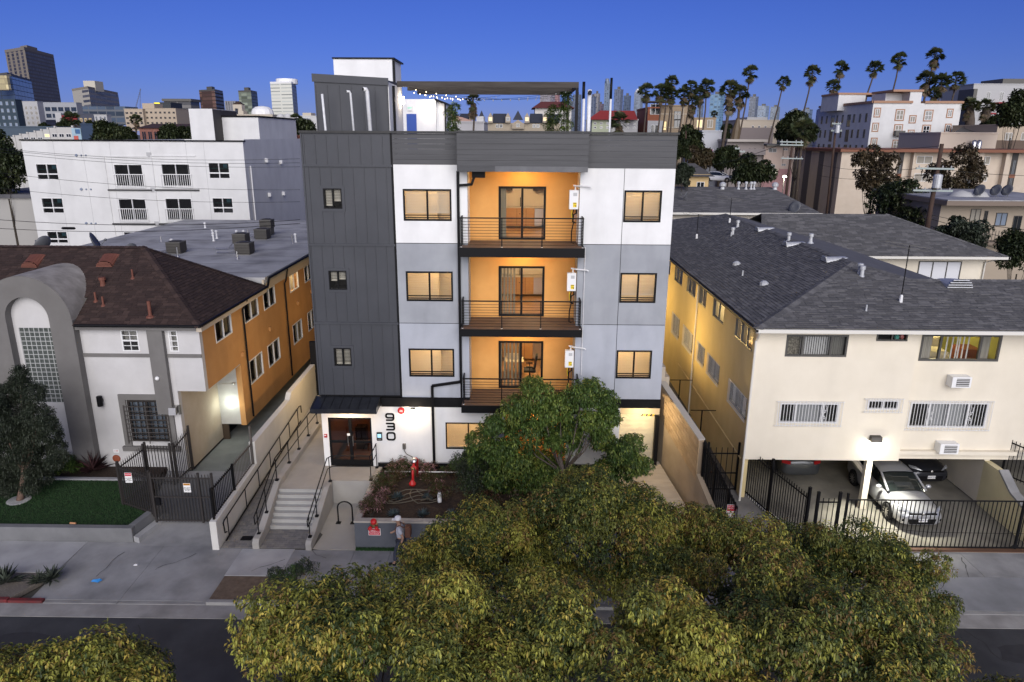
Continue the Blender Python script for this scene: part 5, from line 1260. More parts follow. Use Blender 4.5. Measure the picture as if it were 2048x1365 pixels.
b = MB(); b.wall(RF1, 8.72, 14.6, 2.14, 7.42, w1, .2); b.build('front_wall', CREAM, rb_)
b = MB(); b.box(14.598, 14.6, 25.302, 25.5, 2.14, 7.42); b.box(14.4, 14.599, 25.3, 25.51, 2.14, 7.42); b.build('return_wall', CREAM, rb_)
b = MB(); b.wall(RF2, 14.6, 27, 2.05, 7.42, w2_, .2); b.build('front_wall', CREAM, rb_)
su = [(25.6, 27.85), (29.5, 31.3), (32.5, 33.9), (34.6, 36.6), (37.6, 39.6), (40.8, 42.4)]
sl2 = [(25.5, 27.8, 3.55, 4.45), (29.4, 31.3, 3.6, 4.5), (32.0, 33.3, 3.6, 4.5), (34.4, 36.4, 3.5, 4.5), (37.5, 39.2, 3.4, 4.5)]
sh = [(a, c, 6.3, 7.2) for a, c in su] + sl2
b = MB(); b.wall(RS, 25.302, 56, .1, 7.42, sh, .2); b.build('side_wall', YELL, rb_)
for k, (a, c, z0, z1) in enumerate(sh):
 up_ = k < len(su); lit = k == 3
 w = win(rb_, RS, a, c, z0, z1, ALU if up_ else BRONZE, .04, muls=(.33, .66) if c - a > 2 else (.5,), out=-.02, inset=.1, curtain=[(.3, 1, DRAPE)], room='lit' if lit else 'dark', power=20, depth=1., lcol=(1, .8, .5))
 if not up_:
  n = int((c - a) / .13)
  for q in range(n + 1):
   u = a + (c - a) * q / n; b = MB(); b.tube([RS.p(u, z0 - .06, .06), RS.p(u, z1 + .06, .06)], .009, 5); b.build('grille_bar', WFRAME, w)
  for z in (z0 - .03, z1 + .03): b = MB(); b.tube([RS.p(a - .06, z, .05), RS.p(c + .06, z, .05)], .011, 5); b.build('grille_bar', WFRAME, w)
def grille(w, fr, a, c, z0, z1, scroll=False):
 n = int(round((c - a + .2) / .118))
 for q in range(n + 1):
  u = a - .1 + (c - a + .2) * q / n; b = MB(); b.tube([fr.p(u, z0 - .1, .1), fr.p(u, z1 + .1, .1)], .011, 5); b.build('grille_bar', WFRAME, w)
 for z in (z0 - .07, z1 + .07): b = MB(); b.tube([fr.p(a - .16, z, .085), fr.p(c + .16, z, .085)], .013, 5); b.build('grille_rail', WFRAME, w)
 if scroll:
  for u in ((a + (c - a) * .72,) if c - a < 2.5 else (a + (c - a) * .25, a + (c - a) * .75)):
   b = MB(); zc_ = (z0 + z1) / 2
   for s in (-1, 1):
    for s2 in (-1, 1):
     b.tube([fr.p(u + s * (.02 + .085 * math.sin(t * 2.2)), zc_ + s2 * (.03 + .3 * t), .11) for t in np.linspace(0, 1.1, 9)], .009, 4)
     b.tube([fr.p(u + s * (.07 + .05 * math.cos(t)), zc_ + s2 * (.12 + .05 * math.sin(t)), .11) for t in np.linspace(0, 5.2, 10)], .008, 4)
   b.build('grille_scroll', WFRAME, w)
DGREY = mat('grey_sash', (.07, .068, .062), .5)
FLORAL = mat('patterned_drape', (.16, .15, .13), .9, (.34, .32, .28), 14, mixlo=.45, mixhi=.55)
w = win(rb_, RF1, *w1[0], DGREY, .07, muls=(.27, .73), out=.02, inset=.08, curtain=[(0, .26, FLORAL), (.74, 1, mat('grey_drape', (.22, .22, .21), .9))], vblind=[(.26, .74)], bm=mat('white_vane', (.62, .63, .66), .6))
w = win(rb_, RF1, *w1[1], DGREY, .05, muls=(.5,), out=.02, inset=.08)
b = MB(); b.lathe(RF1.p(13.85, 6.98, -.15), [(.08, 0), (.09, .1), (.03, .15)], 8); b.build('jar', mat('teal_jar', (.1, .4, .35), .4), w)
b = MB(); b.lathe(RF1.p(14.03, 6.98, -.15), [(.06, 0), (.09, .06), (.07, .14), (.02, .17)], 8); b.build('jar', mat('pink_jar', (.5, .15, .15), .4), w)
w = win(rb_, RF1, *w1[2], WFRAME, .06, muls=(.27, .73), out=.02, inset=.08, curtain=[(.27, .73, mat('pale_blue_drape', (.42, .44, .48), .9)), (0, .26, SCREEN), (.75, 1, SCREEN)]); grille(w, RF1, *w1[2], True)
w = win(rb_, RF1, *w1[3], WFRAME, .05, muls=(.5,), out=.02, inset=.08); grille(w, RF1, *w1[3])
w = win(rb_, RF2, *w2_[0], DGREY, .08, muls=(.25, .75), out=.02, inset=.08, curtain=[(.02, .17, DRAPE), (.78, .9, DRAPE)], room=None, bm=MATS['white_vane'], vblind=[(.48, .54), (.56, .58), (.62, .64), (.28, .30), (.35, .37), (.42, .44)])
room_box(RF2, 14.7, 18.1, 5.2, 7.3, 3.0, -.205).build('room', mat('green_room', (.42, .40, .12), .9), w); lamp(w, (16.4, 27.2, 7.1), 42, (1, .86, .5), .12)
b = MB(); b.box(15.3, 16.4, 26.0, 26.9, 5.3, 6.25); b.build('sofa', mat('cream_sofa', (.55, .48, .35), .9), w, bevel=.1); b = MB(); b.box(15.2, 16.5, 26.9, 27.1, 5.3, 6.6); b.build('sofa_back', MATS['cream_sofa'], w, bevel=.08)
b = MB(); b.box(17.2, 17.9, 26.5, 27.3, 5.3, 6.2); b.build('chest', mat('red_wood', (.2, .05, .02), .5), w)
w = win(rb_, RF2, *w2_[1], WFRAME, .06, muls=(.25, .5, .75), out=.02, inset=.08, curtain=[(.25, .75, MATS['pale_blue_drape']), (0, .24, SCREEN), (.77, 1, SCREEN)]); grille(w, RF2, *w2_[1], True)
for k, (x, z) in enumerate(((16.46, 5.12), (16.48, 2.42))):
 o = thing('window_air_conditioner', (x, 25.3, z), ('white air conditioner box under the lit upper window', 'white air conditioner box over the car port opening')[k], 'air conditioner', 'air conditioner boxes in the cream wall')
 b = MB(); b.fbox(RF2, x - .36, x + .36, z, z + .42, 0, .38); b.build('casing', PLASTIC, o, bevel=.015)
 b = MB(); b.fbox(RF2, x - .20, x + .28, z + .06, z + .36, .38, .385); b.build('grille', DGREY, o)
 for q in range(4): b = MB(); b.fbox(RF2, x - .20, x + .28, z + .10 + q * .07, z + .12 + q * .07, .385, .395); b.build('louvre', PLASTIC, o)
# roof
EZ = 7.5
hipA = (14.3, 30.45, 8.9)
shingles(rb_, [(8.5, 24.6, EZ), (28, 24.6, EZ), (28, 28.75, 8.493), (15.99, 28.75, 8.493), hipA], SHG, .145, .34, 300, 11)
shingles(rb_, [(8.5, 56, EZ), (8.5, 24.6, EZ), hipA, (14.3, 50.2, 8.9)], SHG, .145, .34, 0, 12)
b = MB(); b.poly([hipA, (15.99, 28.75, 8.493), (20.1, 33, EZ), (20.1, 56, EZ), (14.3, 50.2, 8.9)]); b.build('roof_slope', mat('plain_shingle', (.10, .099, .101), .9, (.14, .138, .14), 2.5, .3, 40, stretch=(1, .3, 1)), rb_)
b = MB(); b.poly([(15.99, 28.75, 8.493), (28, 28.75, 8.493), (28, 33, EZ), (20.1, 33, EZ)]); b.build('roof_slope', MATS['plain_shingle'], rb_)
ridge_cap(rb_, (8.5, 24.6, EZ), hipA, SHG, .2); ridge_cap(rb_, (14.3, 50.2, 8.9), hipA, SHG, .2); ridge_cap(rb_, (15.99, 28.75, 8.493), hipA, SHG, .2); ridge_cap(rb_, (28, 28.75, 8.493), (15.99, 28.75, 8.493), SHG, .15)
GUTW = mat('white_gutter', (.66, .64, .58), .5)
b = MB(); b.box(8.45, 28, 24.5, 24.62, 7.34, 7.47); b.build('gutter', GUTW, rb_)
b = MB(); b.box(8.40, 8.52, 24.5, 56, 7.36, 7.46); b.build('gutter', mat('dark_gutter', (.03, .028, .025), .6), rb_)
b = MB(); b.box(8.52, 28, 24.62, 25.5, 7.40, 7.44); b.box(8.52, 8.72, 25.5, 56, 7.40, 7.44); b.build('eave_soffit', CREAM, rb_)
b = MB(); b.tube([(8.6, 24.6, 7.36), (8.66, 24.85, 7.1), (8.66, 25.05, 6.9), (8.66, 25.05, .4)], .045, 8); b.build('downspout', GUTW, rb_)
b = MB(); b.tube([(8.66, 33.9, 7.36), (8.66, 33.9, .4)], .04, 8); b.build('downspout', GUTW, rb_)
b = MB(); b.tube([(8.68, 25.5, 2.0), (8.68, 37, 2.15)], .03, 6); b.build('wall_pipe', YELL, rb_)
ROOFP = lambda x, y: min(EZ + (y - 24.6) * .2393, EZ + (x - 8.5) * .2414)
def roof_hit(px, py):
 y = 24.7
 while y < 60:
  p = at(px, py, y)
  if p.z < ROOFP(p.x, y): return p
  y += .03
 return None
GALV = mat('galvanised', (.55, .56, .57), .5, (.42, .43, .44), 8, metal=.3)
for (px, py, kind) in ((1296, 0, ''), (1465, 470, 'p'), (1462, 473, 't'), (1475, 455, 'p'), (1576, 492, 'd'), (1519, 462, 'd'), (1577, 482, 'p'), (1621, 485, 'p'), (1655, 523, 'd'), (1473, 530, 's'), (1485, 552, 't'), (1528, 570, 's'), (1719, 548, 'p'), (1723, 553, 'p'), (1732, 623, 't'), (1915, 575, 'D')):
 p = roof_hit(px, py) if kind else None
 if p is None: continue
 x, y, z = p.x, p.y, p.z
 b = MB()
 if kind == 'p': b.lathe((x, y, z - .05), [(.16, 0), (.09, .1), (.08, .32), (.12, .34), (.12, .48), (.05, .5)], 12)
 elif kind == 't': b.lathe((x, y, z - .05), [(.1, 0), (.04, .08), (.03, .3), (.03, .3)], 8)
 elif kind == 's': b.lathe((x, y, z - .03), [(.2, 0), (.19, .12), (.1, .2), (.03, .22)], 10)
 else:
  s = .5 if kind == 'D' else .3; n = 9; sd_ = Vector((1, 0, 0)) if kind == 'D' else Vector((0, -1, 0)); fw_ = Vector((0, -1, 0)) if kind == 'D' else Vector((-1, 0, 0))
  c = Vector((x, y, z)); prof = [(s * math.cos(t), s * .8 * math.sin(t)) for t in np.linspace(0, math.pi, n)]
  f_ = [c + sd_ * a + fw_ * .15 + Vector((0, 0, h - .04)) for a, h in prof]; k_ = [c + sd_ * a * .8 - fw_ * .8 + Vector((0, 0, h * .05 + .19)) for a, h in prof]
  b.add(f_ + k_, [(i, i + 1, n + i + 1, n + i) for i in range(n - 1)])
  o = b.build('dormer_vent', GALV, rb_)
  for q in range(4):
   hw = s * math.sqrt(max(.05, 1 - ((q + .4) / 4.4) ** 2)); b2 = MB(); b2.bar(c + sd_ * -hw + fw_ * .16 + Vector((0, 0, .03 + q * s * .19)), c + sd_ * hw + fw_ * .16 + Vector((0, 0, .03 + q * s * .19)), .05, .04); b2.build('louvre', GALV, o)
  continue
 b.build('roof_vent', GALV, rb_)
def aerial(label, px, py, h, base_px=None, big=True, y=None, fine=False):
 p = roof_hit(px, py) if y is None else at(px, py, y)
 o = thing('tv_aerial', p, label, 'aerial', 'television aerials on the roofs')
 b = MB(); b.tube([p, p + Vector((0, 0, h))], .02, 6); b.build('mast', BLACK, o)
 b = MB(); b.lathe(p - Vector((0, 0, .05)), [(.07, 0), (.06, .3), (.03, .35)], 8); b.build('base', PLASTIC, o)
 t = p + Vector((0, 0, h - .05)); L = .9
 for s in (-.06, .06): b = MB(); b.bar(t + Vector((-L, .1, s + .12)), t + Vector((L * .8, -.1, s - .12)), .018); b.build('boom', COND, o)
 for k in range(9):
  q = t + Vector((-L + k * .2, .1 - k * .025, .12 - k * .028)); b = MB(); b.tube([q + Vector((-.1, -.3, .03)), q + Vector((.1, .3, -.03))], .007, 4); b.build('element', COND, o)
aerial('tall roof aerial with wide arms in front of the cream wall', 1801, 605, 2.2)
aerial('slim roof aerial on the left slope near the charcoal building', 1393, 478, 1.5)
aerial('roof aerial on the far end of the left slope', 1459, 446, 1.6)
# car port
b = MB(); b.hexa([(9.0, 22.2, -.2), (27, 22.2, -.2), (27, 36, -.2), (8.72, 36, -.2), (9.0, 22.2, .02), (27, 22.2, .02), (27, 36, .12), (8.72, 36, .12)]); struct('car_port_floor', b, mat('car_port_concrete', (.19, .178, .15), .85, (.26, .245, .205), .7, .2, 40, grime=.55, gscale=.5))
b = MB(); b.box(8.92, 26.8, 25.31, 36, 2.3, 2.45); b.build('car_port_ceiling', CREAM, rb_)
b = MB(); b.box(8.92, 26.8, 36, 36.2, .1, 2.3); b.build('car_port_back', BEIGE, rb_)
b = MB(); b.box(18.3, 18.5, 25.7, 36, .1, 2.3); b.build('car_port_partition', CREAM, rb_)
b = MB(); b.box(13.42, 13.64, 25.12, 25.34, .05, 2.14); b.bar((13.53, 25.35, 1.5), (13.0, 26.4, 2.28), .14, .14); b.build('column', CREAM, rb_)
o = thing('flood_lamp', (13.6, 25.0, 2.9), 'glaring flood lamp on the cream wall above the car port', 'lamp')
b = MB(); b.hexa([(13.35, 24.86, 2.98), (13.75, 24.86, 2.98), (13.75, 25.1, 2.98), (13.35, 25.1, 2.98), (13.35, 24.92, 3.18), (13.75, 24.92, 3.18), (13.75, 25.1, 3.2), (13.35, 25.1, 3.2)]); b.build('housing', BRONZE, o)
b = MB(); b.box(13.38, 13.72, 24.88, 25.08, 2.955, 2.978); b.build('lens', mat('flood_lens', (1, 1, .95), .4, emit=(1, .98, .86), estr=40), o)
lamp(o, (13.55, 24.78, 2.86), 11, (1, .95, .78), .1); lamp(o, (13.55, 24.75, 2.85), 640, (1, .96, .82), .08, 'SPOT', rot=(R(-16), 0, 0), spot=R(88))
for (x, y, pw) in ((11.3, 30.5, 4), (16.4, 31, 3)): lamp(rb_, (x, y, 2.2), pw, (1, .85, .5), .1)
# yellow side yard wall and its fence at the far right
o = thing('yard_wall', (18.9, 23.8, 0), 'pale yellow wall end with grey cap beside the car port', 'wall')
b = MB(); b.prism(FR((18.3, 0, 0), (0, 1, 0), (-1, 0, 0)), [(22.5, 0), (25.7, .05), (25.7, 1.9), (24.8, 1.9), (24.0, 1.35), (22.5, .95)], -.25, 0); b.build('body', mat('pale_yellow_stucco', (.62, .55, .33), .85, (.66, .59, .37), 2, .2, 60), o)
b = MB(); b.bar((18.45, 22.5, 1.0), (18.45, 24.0, 1.4), .35, .08); b.bar((18.45, 24.0, 1.4), (18.45, 24.8, 1.94), .35, .08); b.build('cap', CONC, o)
fence('yard_fence', 'black picket fence on the yellow wall at the right edge', (19.0, 25.6), (21.5, 22.4), (1.3, .9), (2.9, 2.3), BLACK, .13, posts=(0, 1))
# sliding gate and side fences
g = fence('sliding_gate', 'long black picket sliding gate across the car port drive', (11.45, 22.3), (23.0, 22.3), .12, 1.98, BLACK, .147, pw=.024, rails=(.02, 1.0), posts=(0, .53), cat='gate', posth=.25)
b = MB(); b.box(11.4, 24, 22.2, 22.42, .02, .06); b.build('track', mat('rusty_rail', (.10, .05, .03), .7), g)
b = MB(); b.poly([(17.3, 22.27, .16), (17.72, 22.27, .16), (17.56, 22.27, .36)]); b.build('gusset', BLACK, g)
b = MB(); b.tube([(11.5, 22.33, .98), (14.5, 22.33, .72), (18.2, 22.33, .7), (23, 22.33, .95)], .007, 4); b.build('cable', BLACK, g)
fence('walk_gate', 'narrow black picket gate beside the sliding gate', (10.45, 22.35), (11.2, 22.35), .12, 2.0, BLACK, .16, posts=(0, 1), cat='gate', posth=.25, postw=.09)
fence('side_fence', 'black picket fence slanting down beside the car port', (9.0, 25.9), (10.15, 22.4), (.3, .1), (2.35, 2.1), BLACK, .13, pw=.024, posts=(0, .45, 1), postw=.09, posth=.3)
b = MB(); b.bar((9.15, 25.9, .15), (10.28, 22.45, .08), .18, .22); b.solo('low_kerb', RWM, 'low white kerb along the slanting black fence', 'kerb')
fence('alley_gate', 'black picket gate closing the alley below the yellow wall', (7.35, 25.75), (8.68, 25.75), .5, 2.25, BLACK, .2, pw=.024, posts=(0, .1, 1), cat='gate', rails=(.02, .42, .9), tops=.08, posth=.3)
AL = mat('alley_concrete', (.075, .07, .065), .9, (.12, .11, .10), 1.5, .2, 40, grime=.3)
b = MB(); b.hexa([(6.98, 22.0, -.2), (9.4, 22.0, -.2), (8.72, 26, -.2), (6.98, 26, -.2), (6.98, 22.0, 0), (9.9, 22.0, 0), (8.9, 26, .5), (6.98, 26, .5)]); struct('alley_ramp', b, CONCD)
b = MB(); b.box(6.6, 8.72, 26.002, 56, -.2, .5); struct('alley', b, AL)
# block wall between the drive and the alley
BLK = [mat('sand_block_%d' % i, c, .9, tuple(k * 1.15 for k in c), 7, .3, 50) for i, c in enumerate(((.36, .26, .155), (.40, .29, .18), (.33, .235, .14)))]
cw_ = thing('block_wall', (6.4, 25.6, .6), 'tan concrete block wall beside the garage drive', 'wall')
Wa, Wb = Vector((6.66, 24.2, 0)), Vector((5.80, 27.6, 0)); Ld = (Wb - Wa).length; du = (Wb - Wa) / Ld; nw = Vector((du.y, -du.x, 0)); nw = nw if nw.x > 0 else -nw
wb = lambda t: .62 + .45 * t; wt = lambda t: 3.3 + 1.05 * t; wm = lambda t: 2.25 + 1.0 * t
b = MB(); c4 = lambda t, z, o: Wa + du * (Ld * t) + nw * o + Vector((0, 0, z))
b.hexa([c4(0, -.2, 0), c4(1, -.2, 0), c4(1, -.2, .2), c4(0, -.2, .2), c4(0, wm(0) - .6, 0), c4(1, wm(1) - .3, 0), c4(1, wm(1) - .3, .2), c4(0, wm(0) - .6, .2)]); b.build('retaining_wall', mat('sandy_concrete', (.36, .285, .20), .9, (.42, .335, .24), 1.5, .2, 40, grime=.25), cw_)
b = MB(); b.hexa([c4(0, 1.6, .03), c4(1, 2.9, .03), c4(1, 2.9, .17), c4(0, 1.6, .17), c4(0, wt(0) - .01, .03), c4(1, wt(1) - .01, .03), c4(1, wt(1) - .01, .17), c4(0, wt(0) - .01, .17)]); b.build('mortar_core', mat('block_mortar', (.25, .19, .13), .95), cw_)
nc = 9
for j in range(nc):
 x = -(.2 if j % 2 else 0)
 while x < Ld - .02:
  a, c = max(0, x) + .006, min(x + .4, Ld) - .006
  if c - a > .05:
   ta, tc = a / Ld, c / Ld
   zz = lambda t, f: (wm(t) - .6 + .3 * t) + (wt(t) - wm(t) + .6 - .3 * t) * f
   f0, f1 = j / nc + .004, (j + 1) / nc - .004
   b = MB(); of = rnd.uniform(-.004, .004)
   b.hexa([c4(ta, zz(ta, f0), of), c4(tc, zz(tc, f0), of), c4(tc, zz(tc, f0), .2), c4(ta, zz(ta, f0), .2), c4(ta, zz(ta, f1), of), c4(tc, zz(tc, f1), of), c4(tc, zz(tc, f1), .2), c4(ta, zz(ta, f1), .2)]); b.build('block', BLK[rnd.randrange(3)], cw_)
  x += .4
x = 0
while x < Ld - .05:
 ta, tc = x / Ld, min(1, (x + .3) / Ld); b = MB(); b.hexa([c4(ta, wt(ta), -.02), c4(tc - .002, wt(tc), -.02), c4(tc - .002, wt(tc), .24), c4(ta, wt(ta), .24), c4(ta, wt(ta) + .06, -.02), c4(tc - .002, wt(tc) + .06, -.02), c4(tc - .002, wt(tc) + .06, .24), c4(ta, wt(ta) + .06, .24)]); b.build('cap', mat('wall_cap', (.36, .33, .29), .9), cw_); x += .3
b = MB(); b.hexa([c4(-.62, -.2, 0), c4(-.002, -.2, 0), c4(-.002, -.2, .2), c4(-.62, -.2, .2), c4(-.62, .55, 0), c4(-.002, 1.95, 0), c4(-.002, 1.95, .2), c4(-.62, .55, .2)]); b.build('retaining_wall', MATS['sandy_concrete'], cw_)
b = MB(); b.box(5.62, 6.3, 28.2, 34, .5, 4.4); b.box(5.62, 6.0, 27.7, 28.2, .5, 5.0); b.build('rear_block', BEIGE, cw_)
fence('alley_fence', 'black picket fence with mesh dropping from the block wall to the pavement', (6.86, 24.15), (7.55, 21.95), (1.5, .3), (3.25, 1.9), BLACK, .12, posts=(0, .35, .75), posth=.02)
b = MB(); b.poly([(6.87, 24.15, 1.5), (7.57, 21.95, .3), (7.57, 21.95, 1.85), (6.87, 24.15, 3.2)]); b.solo('fence_mesh', glass_mat('dark_mesh', (.25, .25, .25), .05, .6), 'dark mesh sheet on the fence below the block wall', 'mesh')
s4, fr = small_sign('red and white parking sign on the alley fence', (7.42, 22.15, 1.32), .34, .5, REDP, .24, 0); text('DO NOT\nBLOCK', fr.p(0, .4, .016), .075, WS, s4); text('DRIVEWAY', fr.p(0, .21, .014), .058, REDP, s4); text('TOW AWAY', fr.p(0, .08, .014), .06, REDP, s4)
for (y0, x, lab) in ((29.0, 8.0, 'single pipe handrail on a post in the alley, nearer one'), (33.0, 7.9, 'single pipe handrail on a post in the alley, farther one')):
 o = thing('alley_rail', (x, y0, .5), lab, 'railing'); b = MB(); b.tube([(x, y0, .5), (x, y0, 2.6)], .03, 6); b.build('post', BLACK, o); b = MB(); b.tube([(x - .5, y0, 2.6), (x + .6, y0, 2.6)], .022, 6); b.build('rail', BLACK, o)
for (x, y, z, pw) in ((5.85, 33.5, 4.6, 210), (5.85, 41, 5.0, 170)):
 o = thing('side_lamp', (x, y, z), ('nearer' if y < 35 else 'farther') + ' warm wall lamp on the right flank of the charcoal building', 'lamp', 'flank lamps'); b = MB(); b.lathe((x - .2, y, z), [(.08, 0), (.09, .1), (.06, .2)], 10); b.build('shade', MATS['lit_shade'], o); lamp(o, (x + .15, y, z), pw, (1, .66, .22), .08)
# ------------------------------------------------------------------ foliage
def leaf_mat(name, col, tr=0.14, rough=.5):
 if name in MATS: return MATS[name]
 m = bpy.data.materials.new(name); m.use_nodes = True; n = m.node_tree; L = n.links
 p = n.nodes['Principled BSDF']; out = n.nodes['Material Output']
 p.inputs['Roughness'].default_value = rough; p.inputs['Specular IOR Level'].default_value = .35
 oi = n.nodes.new('ShaderNodeNewGeometry'); hv = n.nodes.new('ShaderNodeHueSaturation'); mr = n.nodes.new('ShaderNodeMapRange')
 hv.inputs['Color'].default_value = (*col, 1); mr.inputs['To Min'].default_value = .6; mr.inputs['To Max'].default_value = 1.45
 L.new(oi.outputs['Random Per Island'], mr.inputs['Value']); L.new(mr.outputs[0], hv.inputs['Value']); L.new(hv.outputs[0], p.inputs['Base Color'])
 t = n.nodes.new('ShaderNodeBsdfTranslucent'); L.new(hv.outputs[0], t.inputs[0])
 mx = n.nodes.new('ShaderNodeMixShader'); mx.inputs[0].default_value = tr
 L.new(p.outputs[0], mx.inputs[1]); L.new(t.outputs[0], mx.inputs[2]); L.new(mx.outputs[0], out.inputs['Surface'])
 MATS[name] = m
 return m
def leaf_mesh(name, P, D, L, W, mi, mats, fold=.25, droop=.12):
 """each leaf: a folded, slightly drooping blade"""
 n = len(P); D = D / np.linalg.norm(D, axis=1)[:, None]
 up = np.tile(np.array([0, 0, 1.0]), (n, 1)); S = np.cross(D, up); sl = np.linalg.norm(S, axis=1); S[sl < 1e-3] = (1, 0, 0); S /= np.linalg.norm(S, axis=1)[:, None]
 U = np.cross(S, D); L = L[:, None]; W = W[:, None]
 V = np.zeros((n, 4, 3)); mid = P + D * L * .45 + U * L * .06
 V[:, 0] = P; V[:, 1] = mid - S * W + U * W * fold; V[:, 2] = P + D * L - U * L * droop; V[:, 3] = mid + S * W + U * W * fold
 me = bpy.data.meshes.new(name); me.vertices.add(4 * n); me.vertices.foreach_set('co', V.ravel())
 b = np.arange(n)[:, None] * 4; F = np.concatenate([b + [0, 1, 2], b + [0, 2, 3]], axis=1).ravel()
 me.loops.add(6 * n); me.loops.foreach_set('vertex_index', F); me.polygons.add(2 * n); me.polygons.foreach_set('loop_start', np.arange(0, 6 * n, 3))
 for m in mats: me.materials.append(m)
 me.polygons.foreach_set('material_index', np.repeat(mi, 2)); me.update(calc_edges=True)
 return me
def unit(rs, n):
 d = rs.normal(size=(n, 3)); return d / np.linalg.norm(d, axis=1)[:, None]
def rosettes(rs, cl, dens, k, L, W, pal, droop, shell=(.62, 1.16), upb=.25):
 """clumps [(x, y, z, r)] covered with leaf rosettes; pal: weights of the materials, drawn per clump and rosette"""
 Ps, Ds, Ls, Ws, Ms = [], [], [], [], []
 for (x, y, z, r) in cl:
  n = max(6, int(dens * r * r)); d = unit(rs, n); d[:, 2] = d[:, 2] + upb; d /= np.linalg.norm(d, axis=1)[:, None]
  p = np.array([x, y, z]) + d * r * rs.uniform(*shell, size=(n, 1)) * np.array([1, 1, .85])
  wv = np.array(pal) * (rs.uniform(.12, 1, size=len(pal)) ** 2); wv /= wv.sum(); rm = rs.choice(len(pal), n, p=wv)
  a0 = rs.uniform(0, 6.28, n); t1 = np.cross(d, unit(rs, n)); t1 /= np.linalg.norm(t1, axis=1)[:, None]; t2 = np.cross(d, t1)
  for j in range(k):
   a = a0 + j * 6.283 / k + rs.uniform(-.4, .4, n); rad = t1 * np.cos(a)[:, None] + t2 * np.sin(a)[:, None]
   q = d * rs.uniform(.15, .7, (n, 1)) + rad * .9; q[:, 2] -= droop * rs.uniform(.6, 1.3, n)
   Ps.append(p + rad * .015 - d * rs.uniform(0, .1, (n, 1))); Ds.append(q); Ls.append(L * rs.uniform(.5, 1.4, n)); Ws.append(W * rs.uniform(.75, 1.2, n))
   m2 = rm.copy(); sw = rs.rand(n) < .22; m2[sw] = rs.choice(len(pal), sw.sum(), p=wv); Ms.append(m2)
 return [np.concatenate(a) for a in (Ps, Ds, Ls, Ws, Ms)]
BARK = mat('grey_bark', (.07, .055, .045), .9, (.12, .10, .085), 6, .6, 30); BARKD = mat('dark_bark', (.03, .024, .018), .9, (.05, .04, .03), 6, .5, 30)
def clumps_in(rs, c, rad, n, r0, r1, low=-.5):
 out = []
 d = unit(rs, n * 3); d = d[d[:, 2] > low][:n]
 for v in d:
  q = np.array(c) + v * np.array(rad) * rs.uniform(.62, 1.08); out.append((*q, rs.uniform(r0, r1)))
 return out
def tree(name, label, base, c, rad, n, r0, r1, dens, k, L, W, mats, pal, seed, droop=.6, trunk=.13, group=None, cat='tree', bark=None, extra=(), low=-.5, lean=None, limbs=14):
 rs = np.random.RandomState(seed); o = thing(name, base, label, cat, group)
 cl = clumps_in(rs, c, rad, n, r0, r1, low) + list(extra)
 P, D, Ls, Ws, Ms = rosettes(rs, cl, dens, k, L, W, pal, droop)
 me = leaf_mesh('crown', P - np.array(base), D, Ls, Ws, Ms, mats); cr = link('crown', me, o)
 b = MB(); B = Vector(base); T = Vector(c); f = Vector(((B.x + T.x) / 2 + .1, (B.y + T.y) / 2, B.z + (T.z - B.z) * .45))
 b.tube([B - Vector((0, 0, .1)), B.lerp(f, .5) + Vector((.05, 0, 0)), f, f.lerp(T, .6)], [trunk * 1.25, trunk, trunk * .85, trunk * .5], 9)
 for q in cl[:limbs]:
  e = Vector(q[:3]); m_ = f.lerp(e, .5) + Vector((0, 0, -.15 * (e - f).length)); b.tube([f, m_, e], [trunk * .32, trunk * .2, trunk * .07], 6)
 b.build('trunk', bark or BARK, o, smooth=True)
 return o
CAMP_ = [leaf_mat('leaf_deep', (.052, .076, .02)), leaf_mat('leaf_olive', (.15, .165, .036)), leaf_mat('leaf_gold_green', (.31, .31, .055)), leaf_mat('leaf_gold', (.39, .31, .06)), leaf_mat('leaf_russet', (.20, .13, .04))]
near = dict(n=56, r0=.34, r1=.8, dens=640, k=7, L=.094, W=.0195, mats=CAMP_, droop=.75)
G1 = 'street trees with golden green drooping leaves'
PN = (.20, .34, .27, .13, .06); PF = (.34, .36, .13, .06, .11)
b = MB(); b.box(-60, 60, 4.0, 9.2, -.24, 0.0); struct('near_verge', b, DIRT)
tree('street_tree', 'golden green street tree filling the bottom left of centre', (-3.3, 8.4, 0), (-2.55, 10.7, 4.35), (2.3, 2.1, 1.8), pal=PN, seed=21, group=G1, extra=[(*at(560, 1265, 11.6), .6), (*at(700, 1185, 12.2), .6), (*at(520, 1290, 11.2), .55), (*at(765, 1175, 12.6), .55)], **near)
tree('street_tree', 'golden green street tree at the bottom centre of the picture', (1.6, 8.2, 0), (1.5, 10.9, 4.35), (2.5, 2.3, 1.8), pal=PN, seed=22, group=G1, extra=[(*at(1300, 1250, 11.8), .65), (*at(1000, 1240, 12.2), .6), (*at(1420, 1290, 11), .6), (*at(880, 1280, 11.4), .6)], **near)
tree('street_tree', 'dark golden green street tree at the bottom right of centre', (6.3, 8.3, 0), (5.8, 11.2, 4.05), (2.6, 2.3, 1.8), pal=PF, seed=23, group=G1, extra=[(*at(1620, 1280, 11.6), .6), (*at(1760, 1310, 11.2), .6), (*at(1850, 1340, 11), .55)], **near)
tree('street_tree', 'bright golden green street tree cut off by the bottom left corner', (-8.9, 7.6, 0), (-8.0, 9.9, 4.0), (1.75, 1.6, 1.4), pal=(.15, .3, .33, .16, .06), seed=24, group=G1, **{**near, 'n': 46})
tree('street_tree', 'street tree just showing in the bottom right corner', (10.9, 9.0, 0), (10.4, 11.0, 2.5), (1.5, 1.4, 1.2), pal=PN, seed=25, group=G1, **{**near, 'n': 38})
far_ = dict(n=64, r0=.3, r1=.68, dens=640, k=7, L=.094, W=.019, mats=CAMP_, droop=.75)
